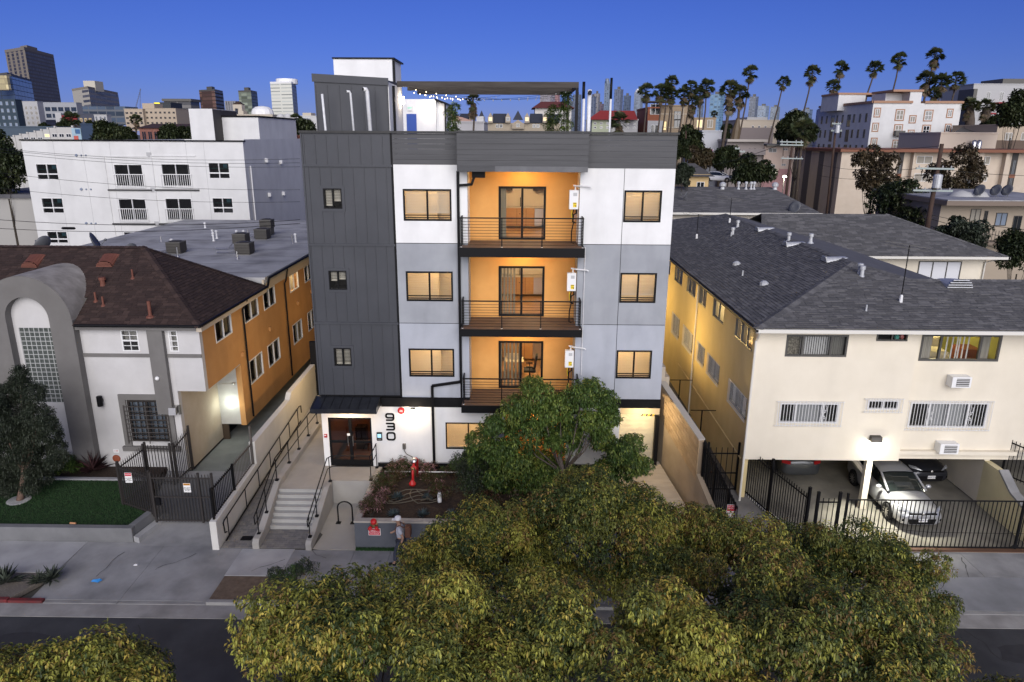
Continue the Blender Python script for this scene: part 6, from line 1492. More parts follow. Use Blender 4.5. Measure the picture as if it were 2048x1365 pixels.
tree('street_tree', 'olive street tree in front of the slate planter, left one', (-1.2, 19.5, 0), (-.6, 16.7, 2.8), (2.0, 1.8, 1.4), pal=(.26, .38, .2, .1, .06), seed=31, group=G1, extra=[(*at(830, 1110, 17.0), .5), (*at(850, 1150, 16.4), .5), (*at(880, 1090, 17.4), .55), (*at(960, 1045, 18), .55)], **far_)
tree('street_tree', 'olive street tree reaching up before the green planter tree', (2.6, 19.6, 0), (2.1, 17.2, 3.6), (1.9, 1.8, 1.5), pal=PF, seed=32, group=G1, extra=[(*at(1225, 1000, 17.8), .6), (*at(1275, 1000, 17.8), .55), (*at(1180, 1010, 17.8), .55), (*at(1080, 1040, 17.6), .5)], **far_)
tree('street_tree', 'russet olive street tree in front of the block wall drive', (5.6, 19.5, 0), (5.1, 16.6, 2.7), (2.1, 1.9, 1.5), pal=(.3, .36, .12, .06, .16), seed=33, group=G1, extra=[(*at(1400, 1080, 17.4), .5), (*at(1505, 1085, 17.4), .5), (*at(1560, 1100, 17.4), .5)], **far_)
tree('street_tree', 'dark green street tree in front of the sliding gate', (9.6, 19.4, 0), (8.9, 16.2, 2.5), (2.4, 1.9, 1.6), pal=(.42, .38, .1, .03, .07), seed=34, group=G1, extra=[(*at(1660, 1110, 17.8), .5), (*at(1730, 1115, 17.8), .5), (*at(1820, 1170, 17.4), .55), (*at(1870, 1230, 17), .5)], **{**far_, 'n': 74})
# the green tree in the planter
GRN = [leaf_mat('leaf_green_a', (.046, .084, .018)), leaf_mat('leaf_green_b', (.088, .14, .028)), leaf_mat('leaf_green_c', (.16, .205, .042))]
gt_ = []
rs = np.random.RandomState(5)
for (px, py, r) in ((1165, 790, .55), (1210, 800, .45), (1080, 790, .5), (1035, 815, .5), (1120, 815, .6), (1190, 850, .55), (1050, 870, .65), (1100, 850, .6), (1130, 880, .6), (985, 850, .4), (960, 885, .5), (1000, 905, .55), (945, 910, .35), (1030, 930, .6), (1080, 925, .6), (1120, 945, .55), (1010, 965, .5), (1055, 970, .5), (1100, 975, .45), (1205, 880, .45), (1215, 930, .4), (1245, 905, .5), (1265, 890, .45), (1265, 930, .5), (1240, 945, .45), (1190, 960, .4), (1215, 840, .4)):
 gt_.append((*at(px, py, 24.3 + rs.uniform(-.7, .7)), r * 1.12)); gt_.append((*at(px + rs.uniform(-25, 25), py + rs.uniform(-22, 22), 24.5 + rs.uniform(-.9, .9)), r * .9))
tree('planter_tree', 'leafy green tree in the planter covering the ground floor', (1.75, 24.1, .95), (1.4, 24.2, 3.2), (.4, .4, .4), 2, .3, .4, 640, 7, .125, .025, GRN, (.42, .38, .2), 6, .8, .12, extra=gt_, limbs=14)
b = MB(); b.hexa([(2.55, 23.6, .95), (2.68, 23.6, .95), (2.7, 23.66, .95), (2.57, 23.66, .95), (2.45, 23.75, 1.9), (2.58, 23.75, 1.9), (2.6, 23.8, 1.9), (2.47, 23.8, 1.9)]); b.solo('tree_stake', mat('raw_timber', (.34, .23, .13), .8), 'pale timber stake leaning beside the planter tree', 'stake')
# olive tree on the lawn
OLV = [leaf_mat('leaf_olive_a', (.026, .036, .021)), leaf_mat('leaf_olive_b', (.044, .056, .036)), leaf_mat('leaf_olive_c', (.07, .084, .058))]
ol = [(*at(px, py, 24.3 + rs.uniform(-.6, .6)), r) for (px, py, r) in ((40, 770, .45), (15, 790, .5), (70, 790, .45), (30, 820, .6), (75, 835, .55), (5, 850, .6), (60, 870, .6), (100, 870, .45), (30, 900, .6), (85, 910, .5), (115, 895, .35), (10, 935, .5), (60, 940, .5), (40, 745, .3), (40, 965, .45), (85, 955, .4), (10, 975, .45), (110, 925, .35), (-10, 960, .5), (120, 915, .3), (50, 905, .55), (25, 860, .5), (95, 850, .4), (60, 975, .35), (25, 945, .45), (-30, 880, .7), (-20, 820, .6))]
tree('olive_tree', 'dark bushy olive tree on the lawn before the arched house', (-19.2, 24.32, .48), (-18.6, 24.3, 3.0), (.4, .4, .4), 2, .3, .4, 1300, 7, .11, .013, OLV, (.45, .38, .17), 8, .1, .11, extra=ol, bark=mat('pink_bark', (.16, .10, .075), .9, (.2, .13, .1), 8, .4, 30), limbs=9)
b = MB(); b.lathe((-19.2, 24.32, .47), [(.42, 0), (.42, .03), (.38, .045)], 16); b.solo('tree_ring', CONCP, 'round mulch ring at the foot of the olive tree', 'tree ring')
def shrub(name, label, c, rad, n, mats, pal, seed, L=.07, W=.012, dens=300, k=6, r=(.15, .25), group=None, droop=.2, cat='shrub'):
 rs = np.random.RandomState(seed); base = (c[0], c[1], c[2] - rad[2]); o = thing(name, base, label, cat, group)
 cl = clumps_in(rs, c, rad, n, *r, low=-.6); P, D, Ls, Ws, Ms = rosettes(rs, cl, dens, k, L, W, pal, droop)
 link('leaves', leaf_mesh('leaves', P - np.array(base), D, Ls, Ws, Ms, mats), o)
 b = MB()
 for q in cl[:8]: b.tube([Vector(base), Vector(base).lerp(Vector(q[:3]), .5), Vector(q[:3])], [.02, .014, .006], 5)
 b.build('stems', BARKD, o); return o
shrub('clipped_hedge', 'rounded dark green hedge below the arched window', (-18.85, 26.6, .85), (.75, .4, .4), 20, GRN, (.7, .25, .05), 41, .06, .016, 1500)
shrub('dark_shrub', 'large dark bushy shrub in the planter beside the green tree', (-1.75, 24.5, 1.7), (.85, .75, .7), 32, OLV + GRN[:1], (.4, .3, .1, .2), 42, .09, .014, 420, r=(.25, .4))
PINK = leaf_mat('pink_petal', (.45, .25, .27), .3); DRYL = leaf_mat('dry_olive_blade', (.085, .07, .025)); REDL = leaf_mat('bronze_blade', (.09, .045, .022))
shr = ((-5.15, 23.2, 'pink flowering shrub spilling over the planter corner', (.1, .3, .25, .35)), (-5.15, 24.2, 'olive wispy shrub along the left edge of the planter', (.2, .5, .3, .04)), (-5.0, 25.1, 'bronze wispy shrub near the landing rail', (.2, .4, .35, .06)), (-4.9, 25.9, 'pink tinged shrub in the planter corner by the wall', (.15, .35, .3, .2)), (-3.4, 25.5, 'pale flowering shrub right of the red valve', (.2, .45, .2, .12)), (-2.6, 25.8, 'low olive shrub by the downspout', (.3, .5, .15, .04)), (-2.9, 23.9, 'small bronze shrub behind the white bottle', (.2, .2, .5, .1)), (-5.2, 22.6, 'low pink shrub at the front corner of the planter', (.3, .3, .1, .3)), (-1.0, 23.2, 'bronze ground shrub under the green tree', (.35, .2, .4, .05)), (.2, 23.6, 'dark ground shrub under the green tree', (.6, .25, .1, .03)), (-4.3, 26.0, 'olive shrub between the red valve and the wall', (.3, .5, .15, .06)))
for i, (x, y, lab, pal) in enumerate(shr):
 shrub('flowering_shrub', lab, (x, y, 1.25), (.46, .5, .3), 12, [GRN[0], DRYL, REDL, PINK], pal, 50 + i, .10, .009, 330, 7, (.16, .26), 'flowering shrubs in the planter')
BLUEG = leaf_mat('blue_fescue', (.10, .14, .15)); AGV = leaf_mat('agave_blade', (.07, .085, .065)); CORD = leaf_mat('purple_blade', (.06, .028, .03))
def tuft(name, label, p, n, L, W, m, seed, group=None, up=1.0, cat='plant'):
 rs = np.random.RandomState(seed); d = unit(rs, n); d[:, 2] = np.abs(d[:, 2]) * up + .15
 P = np.tile(np.array([0, 0, .02]), (n, 1)) + d * .03; me = leaf_mesh(name, P, d, L * rs.uniform(.7, 1.1, n), np.full(n, W), np.zeros(n, int), [m], .3, .02); o = link(name, me, None, p); return tag(o, label, cat, group)
for i, ((px, py), lab) in enumerate((((795, 998), 'left blue grey grass tuft in the planter behind the hose'), ((857, 998), 'right blue grey grass tuft in the planter behind the hose'), ((787, 1032), 'left of three blue grass tufts along the planter edge'), ((846, 1032), 'middle of three blue grass tufts along the planter edge'), ((902, 1033), 'right of three blue grass tufts along the planter edge'), ((1008, 985), 'pale grass tuft in the shade of the green tree'))):
 p = onz(px, py, .98); p.y = max(p.y, 22.45); tuft('grass_tuft', lab, p, 160, .26, .007, BLUEG, 70 + i, 'blue grass tufts')
tuft('cordyline', 'spiky purple plant beside the taupe arch leg', (-17.75, 26.75, .5), 90, .85, .028, CORD, 80, up=1.2)
tuft('agave', 'wide grey green agave on the gravel strip', (*onz(105, 1162, -.02),), 60, .55, .045, AGV, 81, 'agaves', .9); tuft('agave', 'small green agave left of the wide one', (*onz(78, 1166, -.02),), 45, .4, .03, OLV[2], 82, 'agaves', .9); tuft('agave', 'tall agave at the left picture edge', (*onz(12, 1168, -.02),), 55, .65, .04, AGV, 83, 'agaves', 1.2)
shrub('kerb_shrub', 'low dark shrub on the parkway dirt by the kerb', (-7.25, 19.85, .32), (.8, .5, .32), 14, [GRN[0], OLV[0], OLV[1]], (.4, .3, .3), 43, .08, .016, 420, r=(.2, .3)); shrub('kerb_shrub', 'small dark shrub on the concrete right of the larger one', (-6.1, 19.5, .22), (.3, .3, .22), 6, [GRN[0], OLV[0]], (.5, .5), 44, .14, .03, 200, r=(.15, .22))
grass('planter_weeds', [(-5.7, 21.88), (-2.5, 21.88), (-2.5, 22.02), (-5.7, 22.02)], 0.0, 2600, .09, [MATS['turf_a'], MATS['turf_b']], 9, 'thin strip of weeds at the foot of the planter wall')
# rooftop plants
for i, (px, py, y, h, lab) in enumerate(((906, 245, 33, 1.1, 'bushy potted shrub on the roof terrace beside the blue door house'), (1100, 243, 35, 1.0, 'lower potted bamboo under the right end of the pergola'), (1128, 225, 34.2, 1.6, 'tall potted bamboo at the right end of the pergola'))):
 p = at(px, py, y); rs = np.random.RandomState(90 + i); o = thing('potted_plant', (p.x, y, 13.25), lab, 'plant', 'roof terrace plants')
 b = MB(); b.lathe((p.x, y, 13.25), [(.2, 0), (.26, .4), (.24, .42)], 12); b.build('pot', COND, o)
 cl = [(p.x + rs.uniform(-.15, .15), y + rs.uniform(-.15, .15), 13.7 + t * (p.z + h * .55 - 13.7), .22 + .1 * rs.rand()) for t in np.linspace(0, 1, 9)]
 P, D, Ls, Ws, Ms = rosettes(rs, cl, 420, 6, .14, .016, (.5, .3, .2), .3); link('leaves', leaf_mesh('leaves', P - np.array((p.x, y, 13.25)), D, Ls, Ws, Ms, GRN), o)
 b = MB(); b.tube([(p.x, y, 13.5), (p.x, y, p.z + h * .4)], .02, 5); b.build('stem', BARKD, o)
# ------------------------------------------------------------------ cars
def car(label, loc, rz, paint, group='cars in the car port', plate='8AKR 214'):
 """nose along -y, centred on the wheels, z 0 on the ground"""
 o = thing('parked_car', loc, label, 'car', group); o.rotation_euler = (0, 0, rz)
 st = [  # y, half width low / mid / shoulder, z bottom, z mid, z shoulder, z top centre
  (-2.28, .55, .62, .50, .25, .50, .62, .66), (-2.20, .74, .80, .66, .20, .50, .70, .74), (-2.0, .84, .87, .74, .18, .52, .77, .82), (-1.6, .87, .895, .79, .18, .55, .85, .91), (-1.1, .87, .895, .80, .18, .57, .92, .98),
  (-.6, .87, .89, .80, .18, .58, .96, 1.0), (.3, .87, .89, .80, .18, .60, .98, 1.0), (1.2, .87, .89, .79, .18, .62, 1.0, 1.02), (1.7, .86, .88, .76, .19, .64, 1.02, 1.05), (2.1, .82, .84, .70, .24, .66, 1.0, 1.04), (2.28, .62, .68, .56, .30, .62, .90, .94)]
 vs, fs = [], []; m = 9
 for (y, wl, wm_, ws, zb, zm, zs, zt_) in st: vs += [(-wl * .6, y, zb - .02), (-wl, y, zb), (-wm_, y, zm), (-ws, y, zs), (0, y, zt_), (ws, y, zs), (wm_, y, zm), (wl, y, zb), (wl * .6, y, zb - .02)]
 for i in range(len(st) - 1):
  for k in range(m - 1): fs.append((i * m + k, (i + 1) * m + k, (i + 1) * m + k + 1, i * m + k + 1))
  fs.append((i * m + 8, (i + 1) * m + 8, (i + 1) * m, i * m))
 fs.append(tuple(range(m))); fs.append(tuple((len(st) - 1) * m + k for k in range(m - 1, -1, -1)))
 b = MB(); b.add(vs, fs); body = b.build('body', paint, o, smooth=True, local=True); s = body.modifiers.new('s', 'SUBSURF'); s.levels = 2; s.render_levels = 2
 cs = [(-1.02, .70, .97, .97), (-.30, .64, .98, 1.36), (.1, .61, .98, 1.43), (.7, .60, .99, 1.44), (1.2, .60, 1.0, 1.38), (1.95, .58, 1.02, 1.06)]
 b = MB(); vs = []
 for (y, w, zb, zt_) in cs: vs += [(-w - .12 * (1 if zt_ > 1.1 else .3), y, zb), (-w, y, zt_ - .04), (-w * .5, y, zt_), (w * .5, y, zt_), (w, y, zt_ - .04), (w + .12 * (1 if zt_ > 1.1 else .3), y, zb)]
 b.add(vs, [(i * 6 + k, (i + 1) * 6 + k, (i + 1) * 6 + k + 1, i * 6 + k + 1) for i in range(len(cs) - 1) for k in range(5)])
 CG = mat('car_glass', (.012, .016, .016), .05, spec=.9); g = b.build('windows', CG, o, smooth=False, local=True)
 b = MB(); rv = []   # roof panel just proud of the glass
 for (y, w, zb, zt_) in cs[1:5]: rv += [(-w - .012, y, zt_ - .05), (-w * .98, y, zt_ - .022), (-w * .5, y, zt_ + .015), (w * .5, y, zt_ + .015), (w * .98, y, zt_ - .022), (w + .012, y, zt_ - .05)]
 rv[0:6] = [(p[0], p[1] + .08, p[2] + .02) for p in rv[0:6]]; b.add(rv, [(i * 6 + k, (i + 1) * 6 + k, (i + 1) * 6 + k + 1, i * 6 + k + 1) for i in range(3) for k in range(5)]); b.build('roof', paint, o, smooth=True, local=True)
 for s_ in (-1, 1):
  b = MB(); b.bar((s_ * .73, -1.05, .985), (s_ * .645, -.26, 1.36), .07, .05); b.build('pillar', paint, o, local=True)
  b = MB(); b.bar((s_ * .73, .35, 1.0), (s_ * .62, .32, 1.40), .06, .05); b.build('pillar', CG, o, local=True)
  b = MB(); b.bar((s_ * .70, 1.75, 1.05), (s_ * .61, 1.15, 1.38), .12, .05); b.build('pillar', paint, o, local=True)
  b = MB(); b.lathe((s_ * .96, -.78, 1.03), [(.02, -.1), (.075, -.07), (.085, 0), (.07, .08), (.02, .1)], 10, axis=(1, 0, 0)); b.bar((s_ * .82, -.75, .98), (s_ * .92, -.78, 1.0), .05, .03); b.build('mirror', paint, o, smooth=True, local=True)
  for y in (-1.42, 1.32):
   b = MB(); b.lathe((s_ * .70, y, .315), [(.2, 0), (.30, 0), (.315, .03), (.315, .19), (.29, .215), (.21, .215)], 24, axis=(s_, 0, 0)); wh = b.build('wheel', mat('tyre_rubber', (.012, .012, .012), .8), o, local=True)
   b = MB(); b.lathe((s_ * .895, y, .315), [(.06, 0), (.06, .025), (.03, .03)], 10, axis=(s_, 0, 0))
   for k in range(10): a = k * math.pi / 5; b.bar((s_ * .91, y, .315), (s_ * .905, y + .205 * math.cos(a), .315 + .205 * math.sin(a)), .035, .02, up=(1, 0, 0))
   b.build('rim', STEEL, wh, local=True)
   b = MB(); b.lathe((s_ * .80, y, .325), [(.34, 0), (.36, .01), (.36, .085)], 24, axis=(s_, 0, 0)); b.build('wheel_arch', BLACK, o, local=True)
  b = MB(); b.add([(s_ * .40, -2.235, .685), (s_ * .78, -2.03, .73), (s_ * .80, -1.86, .80), (s_ * .62, -2.06, .80)], [(0, 1, 2, 3), (3, 2, 1, 0)]); sol = b.build('headlight', mat('lamp_glass', (.5, .52, .55), .08, metal=.4), o, local=True); so_ = sol.modifiers.new('t', 'SOLIDIFY'); so_.thickness = .03
  b = MB(); b.box(s_ * .62 - .1, s_ * .62 + .1, -2.235, -2.19, .36, .45); b.build('fog_lamp_recess', BLACK, o, local=True)
  b = MB(); b.add([(s_ * .52, 2.27, .78), (s_ * .80, 2.13, .80), (s_ * .78, 2.10, .92), (s_ * .50, 2.24, .92)], [(0, 1, 2, 3), (3, 2, 1, 0)]); t_ = b.build('tail_light', mat('tail_red', (.16, .01, .01), .2, emit=(1, .02, .02), estr=.03), o, local=True); t_.modifiers.new('t', 'SOLIDIFY').thickness = .05
 b = MB(); b.hexa([(-.45, -2.30, .27), (.45, -2.30, .27), (.50, -2.2, .27), (-.50, -2.2, .27), (-.5, -2.30, .46), (.5, -2.30, .46), (.52, -2.2, .46), (-.52, -2.2, .46)]); b.build('lower_grille', BLACK, o, local=True)
 b = MB(); b.bar((-.5, -2.245, .665), (.5, -2.245, .665), .1, .045); b.build('upper_grille', BLACK, o, local=True)
 b = MB(); b.lathe((0, -2.285, .675), [(.03, 0), (.055, .01), (.03, .02)], 12, axis=(0, -1, 0)); b.build('badge', STEEL, o, local=True)
 b = MB(); b.box(-.16, .16, -2.325, -2.302, .37, .50); pl_ = b.build('number_plate', PLASTIC, o, local=True)
 c = bpy.data.curves.new('lettering', 'FONT'); c.body = plate; c.size = .075; c.align_x = 'CENTER'; c.align_y = 'CENTER'; c.extrude = .002; c.materials.append(mat('plate_blue', (.03, .04, .15), .5)); t_ = bpy.data.objects.new('lettering', c); C.objects.link(t_); lettering(t_, o, (0, -2.328, .435), (R(90), 0, 0))
 return o
SILV = mat('silver_paint', (.50, .51, .53), .28, metal=.55, coat=.5); DGP = mat('graphite_paint', (.03, .032, .04), .3, metal=.4, coat=.5); GRP = mat('grey_paint', (.06, .065, .07), .3, metal=.4, coat=.5)
car('silver sedan nosing out of the car port behind the sliding gate', (14.93, 25.85, .05), R(1), SILV)
car('dark sedan parked deep under the right car port', (17.1, 29.3, .08), R(2), DGP)
car('dark grey car parked tail out under the left car port', (11.95, 29.6, .08), R(180), GRP)
o = thing('traffic_cone', (10.95, 22.75, .04), 'orange traffic cone with white bands inside the walk gate', 'cone')
CO = mat('cone_orange', (.65, .08, .015), .6)
b = MB(); b.lathe((10.95, 22.75, .07), [(.13, 0), (.095, .18), (.095, .18)], 14); b.build('cone_body', CO, o, smooth=True); b = MB(); b.lathe((10.95, 22.75, .25), [(.095, 0), (.075, .12)], 14); b.build('band', PLASTIC, o); b = MB(); b.lathe((10.95, 22.75, .37), [(.075, 0), (.06, .08)], 14); b.build('cone_body', CO, o); b = MB(); b.lathe((10.95, 22.75, .45), [(.06, 0), (.047, .08)], 14); b.build('band', PLASTIC, o); b = MB(); b.lathe((10.95, 22.75, .53), [(.047, 0), (.025, .15)], 14); b.build('cone_body', CO, o); b = MB(); b.box(10.77, 11.13, 22.57, 22.93, .04, .07); b.build('base', CO, o)
b = MB(); b.box(-.16, .16, -.08, .08, 0, .03); p = onz(193, 1162, 0); b2 = MB(); b2.hexa([(p.x - .16, p.y - .05, 0), (p.x + .1, p.y - .09, 0), (p.x + .17, p.y + .05, 0), (p.x - .1, p.y + .08, 0), (p.x - .1, p.y - .02, .06), (p.x + .05, p.y - .05, .03), (p.x + .12, p.y + .02, .07), (p.x - .05, p.y + .05, .02)]); b2.solo('blue_litter', mat('blue_litter', (.03, .2, .5), .5), 'crumpled bright blue litter on the drive apron', 'litter')
p = onz(143, 1052, .5); b2 = MB(); b2.tube([(p.x - .1, p.y + .1, .55), (p.x + .12, p.y + .08, .55)], .035, 8); b2.solo('bottle_litter', mat('litter_orange', (.5, .25, .12), .4), 'small bottle lying on the lawn edge', 'litter')
p = onz(272, 1130, 0); b2 = MB(); b2.hexa([(p.x - .07, p.y - .05, .0), (p.x + .07, p.y - .04, .0), (p.x + .06, p.y + .05, .0), (p.x - .05, p.y + .05, .0), (p.x - .05, p.y - .03, .02), (p.x + .04, p.y - .02, .03), (p.x + .04, p.y + .03, .01), (p.x - .03, p.y + .03, .02)]); b2.solo('paper_litter', PLASTIC, 'scrap of white paper on the drive apron', 'litter')
# ------------------------------------------------------------------ the walker
def skin_mesh(name, parent, V, E, Rr, m, root=0, sub=2):
 me = bpy.data.meshes.new(name); me.from_pydata(V, E, []); me.materials.append(m); o = link(name, me, parent)
 md = o.modifiers.new('skin', 'SKIN'); md.use_smooth_shade = True
 if not me.skin_vertices:
  me.attributes  # layer is created with the modifier on evaluation
  bpy.context.view_layer.objects.active = o
  bpy.ops.mesh.customdata_skin_add()
 for i, r in enumerate(Rr): me.skin_vertices[0].data[i].radius = (r, r) if not isinstance(r, tuple) else r
 me.skin_vertices[0].data[root].use_root = True
 s = o.modifiers.new('sub', 'SUBSURF'); s.levels = sub; s.render_levels = sub
 return o
pp = onz(800, 1040, 1.68)
per = thing('person', (pp.x, pp.y, 0), 'person in a white cap, pale shirt and backpack walking past the planter', 'person'); per.rotation_euler = (0, 0, R(180))
SK = mat('skin_tone', (.32, .19, .13), .6); SHIRT = mat('pale_shirt', (.34, .35, .40), .9, (.4, .41, .46), 9, .3, 20); JEAN = mat('dark_jeans', (.035, .04, .06), .9); CAPW = mat('white_cap', (.68, .68, .7), .8)
# walking towards local +x: one leg ahead, opposite arm ahead
V = [(0, 0, .95), (0, 0, 1.15), (.02, 0, 1.35), (.04, 0, 1.48), (.06, 0, 1.56), (.075, 0, 1.66), (.07, 0, 1.75),
     (0, .1, .92), (.18, .1, .52), (.22, .1, .10), (.33, .1, .04), (0, -.1, .92), (-.06, -.1, .50), (-.36, -.1, .16), (-.30, -.1, .05),
     (.03, .19, 1.42), (-.12, .24, 1.16), (-.05, .25, .93), (-.02, .25, .85), (.03, -.19, 1.42), (.14, -.24, 1.17), (.33, -.22, 1.06), (.40, -.22, 1.05)]
E_ = [(0, 1), (1, 2), (2, 3), (3, 4), (4, 5), (5, 6), (0, 7), (7, 8), (8, 9), (9, 10), (0, 11), (11, 12), (12, 13), (13, 14), (2, 15), (15, 16), (16, 17), (17, 18), (2, 19), (19, 20), (20, 21), (21, 22)]
Rr = [.13, .12, .14, .07, .055, .095, .075, .085, .06, .045, .035, .085, .06, .045, .035, .06, .042, .034, .03, .06, .042, .034, .03]
skin_mesh('body', per, V, E_, Rr, SK)
skin_mesh('shirt', per, [V[0], V[1], (.02, 0, 1.33), (.03, 0, 1.45), V[15], (-.075, .225, 1.25), V[19], (.085, -.22, 1.27)], [(0, 1), (1, 2), (2, 3), (2, 4), (4, 5), (2, 6), (6, 7)], [.155, .15, .165, .09, .085, .07, .085, .07], SHIRT)
skin_mesh('trousers', per, [(0, 0, .97), V[7], V[8], (.215, .1, .16), V[11], V[12], (-.31, -.1, .22)], [(0, 1), (1, 2), (2, 3), (0, 4), (4, 5), (5, 6)], [.15, .105, .08, .065, .105, .08, .065], JEAN)
b = MB(); b.lathe((.07, 0, 1.70), [(.112, 0), (.115, .03), (.10, .09), (.06, .12), (.01, .125)], 14); b.hexa([(.14, -.09, 1.70), (.27, -.06, 1.69), (.27, .06, 1.69), (.14, .09, 1.70), (.14, -.09, 1.72), (.27, -.06, 1.70), (.27, .06, 1.70), (.14, .09, 1.72)]); b.build('cap', CAPW, per, smooth=False, local=True)
b = MB(); b.lathe((.155, 0, 1.63), [(.02, 0), (.012, .04)], 6, axis=(1, 0, -.3)); b.build('nose', SK, per, local=True)
b = MB(); b.box(-.36, -.16, -.15, .15, 1.06, 1.46); b.build('backpack', mat('brown_pack', (.10, .045, .03), .9), per, local=True, bevel=.05)
for y in (-.11, .11): b = MB(); b.tube([(-.16, y, 1.45), (.02, y, 1.53), (.16, y, 1.40), (.15, y, 1.2), (-.14, y, 1.1)], .018, 6); b.build('strap', MATS['brown_pack'], per, local=True)
for (x, y, z, a) in ((.30, .1, .045, 0), (-.28, -.1, .08, 1)): b = MB(); b.obox((x, y, z), (Vector((1, 0, -.6 * a)).normalized(), (0, 1, 0), Vector((.6 * a, 0, 1)).normalized()), (.13, .05, .04)); b.build('shoe', BLACK, per, local=True, bevel=.02)
# ------------------------------------------------------------------ the city behind
def facade_mat(name, wall, glass, bay, floor_, fw=.55, fh=.5, rough=.35, lit=None, seed=0.0):
 """far facades whose windows are too small to tell apart"""
 if name in MATS: return MATS[name]
 m = bpy.data.materials.new(name); m.use_nodes = True; n = m.node_tree; L = n.links; p = n.nodes['Principled BSDF']
 g = n.nodes.new('ShaderNodeNewGeometry'); s = n.nodes.new('ShaderNodeSeparateXYZ'); L.new(g.outputs['Position'], s.inputs[0])
 def mth(op, a, b=None):
  k = n.nodes.new('ShaderNodeMath'); k.operation = op
  for i, v in enumerate((a, b)):
   if v is None: continue
   if isinstance(v, (int, float)): k.inputs[i].default_value = v
   else: L.new(v, k.inputs[i])
  return k.outputs[0]
 u = mth('ADD', s.outputs[0], s.outputs[1])
 fu = mth('FRACT', mth('DIVIDE', u, bay)); fz = mth('FRACT', mth('DIVIDE', s.outputs[2], floor_))
 a = mth('MULTIPLY', mth('LESS_THAN', fu, fw), mth('LESS_THAN', fz, fh))
 nz = n.nodes.new('ShaderNodeTexWhiteNoise'); nz.noise_dimensions = '2D'; cb = n.nodes.new('ShaderNodeCombineXYZ')
 L.new(mth('FLOOR', mth('DIVIDE', u, bay)), cb.inputs[0]); L.new(mth('FLOOR', mth('DIVIDE', s.outputs[2], floor_)), cb.inputs[1]); L.new(cb.outputs[0], nz.inputs['Vector'])
 mr = n.nodes.new('ShaderNodeMapRange'); mr.inputs['To Min'].default_value = .5; mr.inputs['To Max'].default_value = 1.6; L.new(nz.outputs['Value'], mr.inputs['Value'])
 gm = n.nodes.new('ShaderNodeMix'); gm.data_type = 'RGBA'; gm.blend_type = 'MULTIPLY'; gm.inputs['Factor'].default_value = 1; gm.inputs['A'].default_value = (*glass, 1); L.new(mr.outputs[0], gm.inputs['B'])
 mx = n.nodes.new('ShaderNodeMix'); mx.data_type = 'RGBA'; L.new(a, mx.inputs['Factor']); mx.inputs['A'].default_value = (*wall, 1); L.new(gm.outputs['Result'], mx.inputs['B']); L.new(mx.outputs['Result'], p.inputs['Base Color'])
 rg = n.nodes.new('ShaderNodeMapRange'); rg.inputs['To Min'].default_value = .8; rg.inputs['To Max'].default_value = rough; L.new(a, rg.inputs['Value']); L.new(rg.outputs[0], p.inputs['Roughness'])
 if lit:
  le = mth('MULTIPLY', a, mth('GREATER_THAN', nz.outputs['Value'], lit)); p.inputs['Emission Color'].default_value = (1, .75, .4, 1); L.new(mth('MULTIPLY', le, .9), p.inputs['Emission Strength'])
 MATS[name] = m; return m
def tower(name, label, pL, yL, pC, yC, pR, yR, top, m, cap=None, cat='building', group=None, roofbox=None, m2=None):
 """a block seen on its corner: left, near and right corner given by bearing and distance"""
 L_, C_, R_ = at(pL, 200, yL), at(pC, 200, yC), at(pR, 200, yR); z = at(pC, top, yC).z
 o = thing(name, (C_.x, C_.y, 0), label, cat, group); B_ = L_ + R_ - C_
 b = MB(); b.slab([(L_.x, L_.y), (C_.x, C_.y), (R_.x, R_.y), (B_.x, B_.y)], 0, z); b.build('shaft', m, o)
 if m2:
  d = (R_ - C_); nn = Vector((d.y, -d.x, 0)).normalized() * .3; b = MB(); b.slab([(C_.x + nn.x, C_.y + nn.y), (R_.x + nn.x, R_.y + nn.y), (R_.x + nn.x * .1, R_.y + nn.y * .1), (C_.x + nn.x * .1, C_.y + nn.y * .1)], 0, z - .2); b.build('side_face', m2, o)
 k = 1.004; cx, cy = (L_.x + R_.x) / 2, (L_.y + R_.y) / 2; h = max(.5, z * .03)
 b = MB(); b.slab([(cx + (q.x - cx) * 1.01, cy + (q.y - cy) * 1.01) for q in (L_, C_, R_, B_)], z, z + h); b.build('roof_edge', cap or m2 or m, o)
 b = MB(); s = .35; b.slab([(cx + (q.x - cx) * s, cy + (q.y - cy) * s) for q in (L_, C_, R_, B_)], z + h, z + h * 2.6 + 1); b.build('plant_room', cap or COND, o)
 return o, z
GR = (.11, .105, .10)
# --- left skyline
t, z = tower('office_tower', 'tall brown grey office tower leaning over the left skyline', 27, 935, 66, 900, 121, 985, 100, facade_mat('tower_brown', (.22, .19, .155), (.05, .043, .04), 3.0, 4.0, .5, .8), mat('tower_edge', (.20, .175, .15), .8), m2=facade_mat('tower_brown_side', (.125, .112, .10), (.11, .098, .088), 1.5, 4.2, .5, .6))  # right face is a darker copy of the brown, shade put into its colour
tower('glass_office', 'dark blue glass office block at the left picture edge', -30, 640, 31, 600, 69, 660, 153, facade_mat('night_glass', (.03, .036, .045), (.035, .05, .075), 6, 4, .96, .9, .1), COND)
b = MB(); fr = FR((0, 597, 0), (1, 0, 0), (0, -1, 0)); a0, a1 = at(-20, 170, 597), at(18, 152, 597); c0 = at(18, 181, 597); b.fbox(fr, a0.x, a1.x, c0.z, a1.z, 0, 3); b.solo('painted_glow_office', facade_mat('painted_glow_glass', (.30, .25, .15), (.42, .36, .2), 8, 4, .95, .8, .3), 'glass facade with a painted gold sunset reflection at the left picture edge', 'building')  # gold colour paints the sunset glow onto the front of the glass block
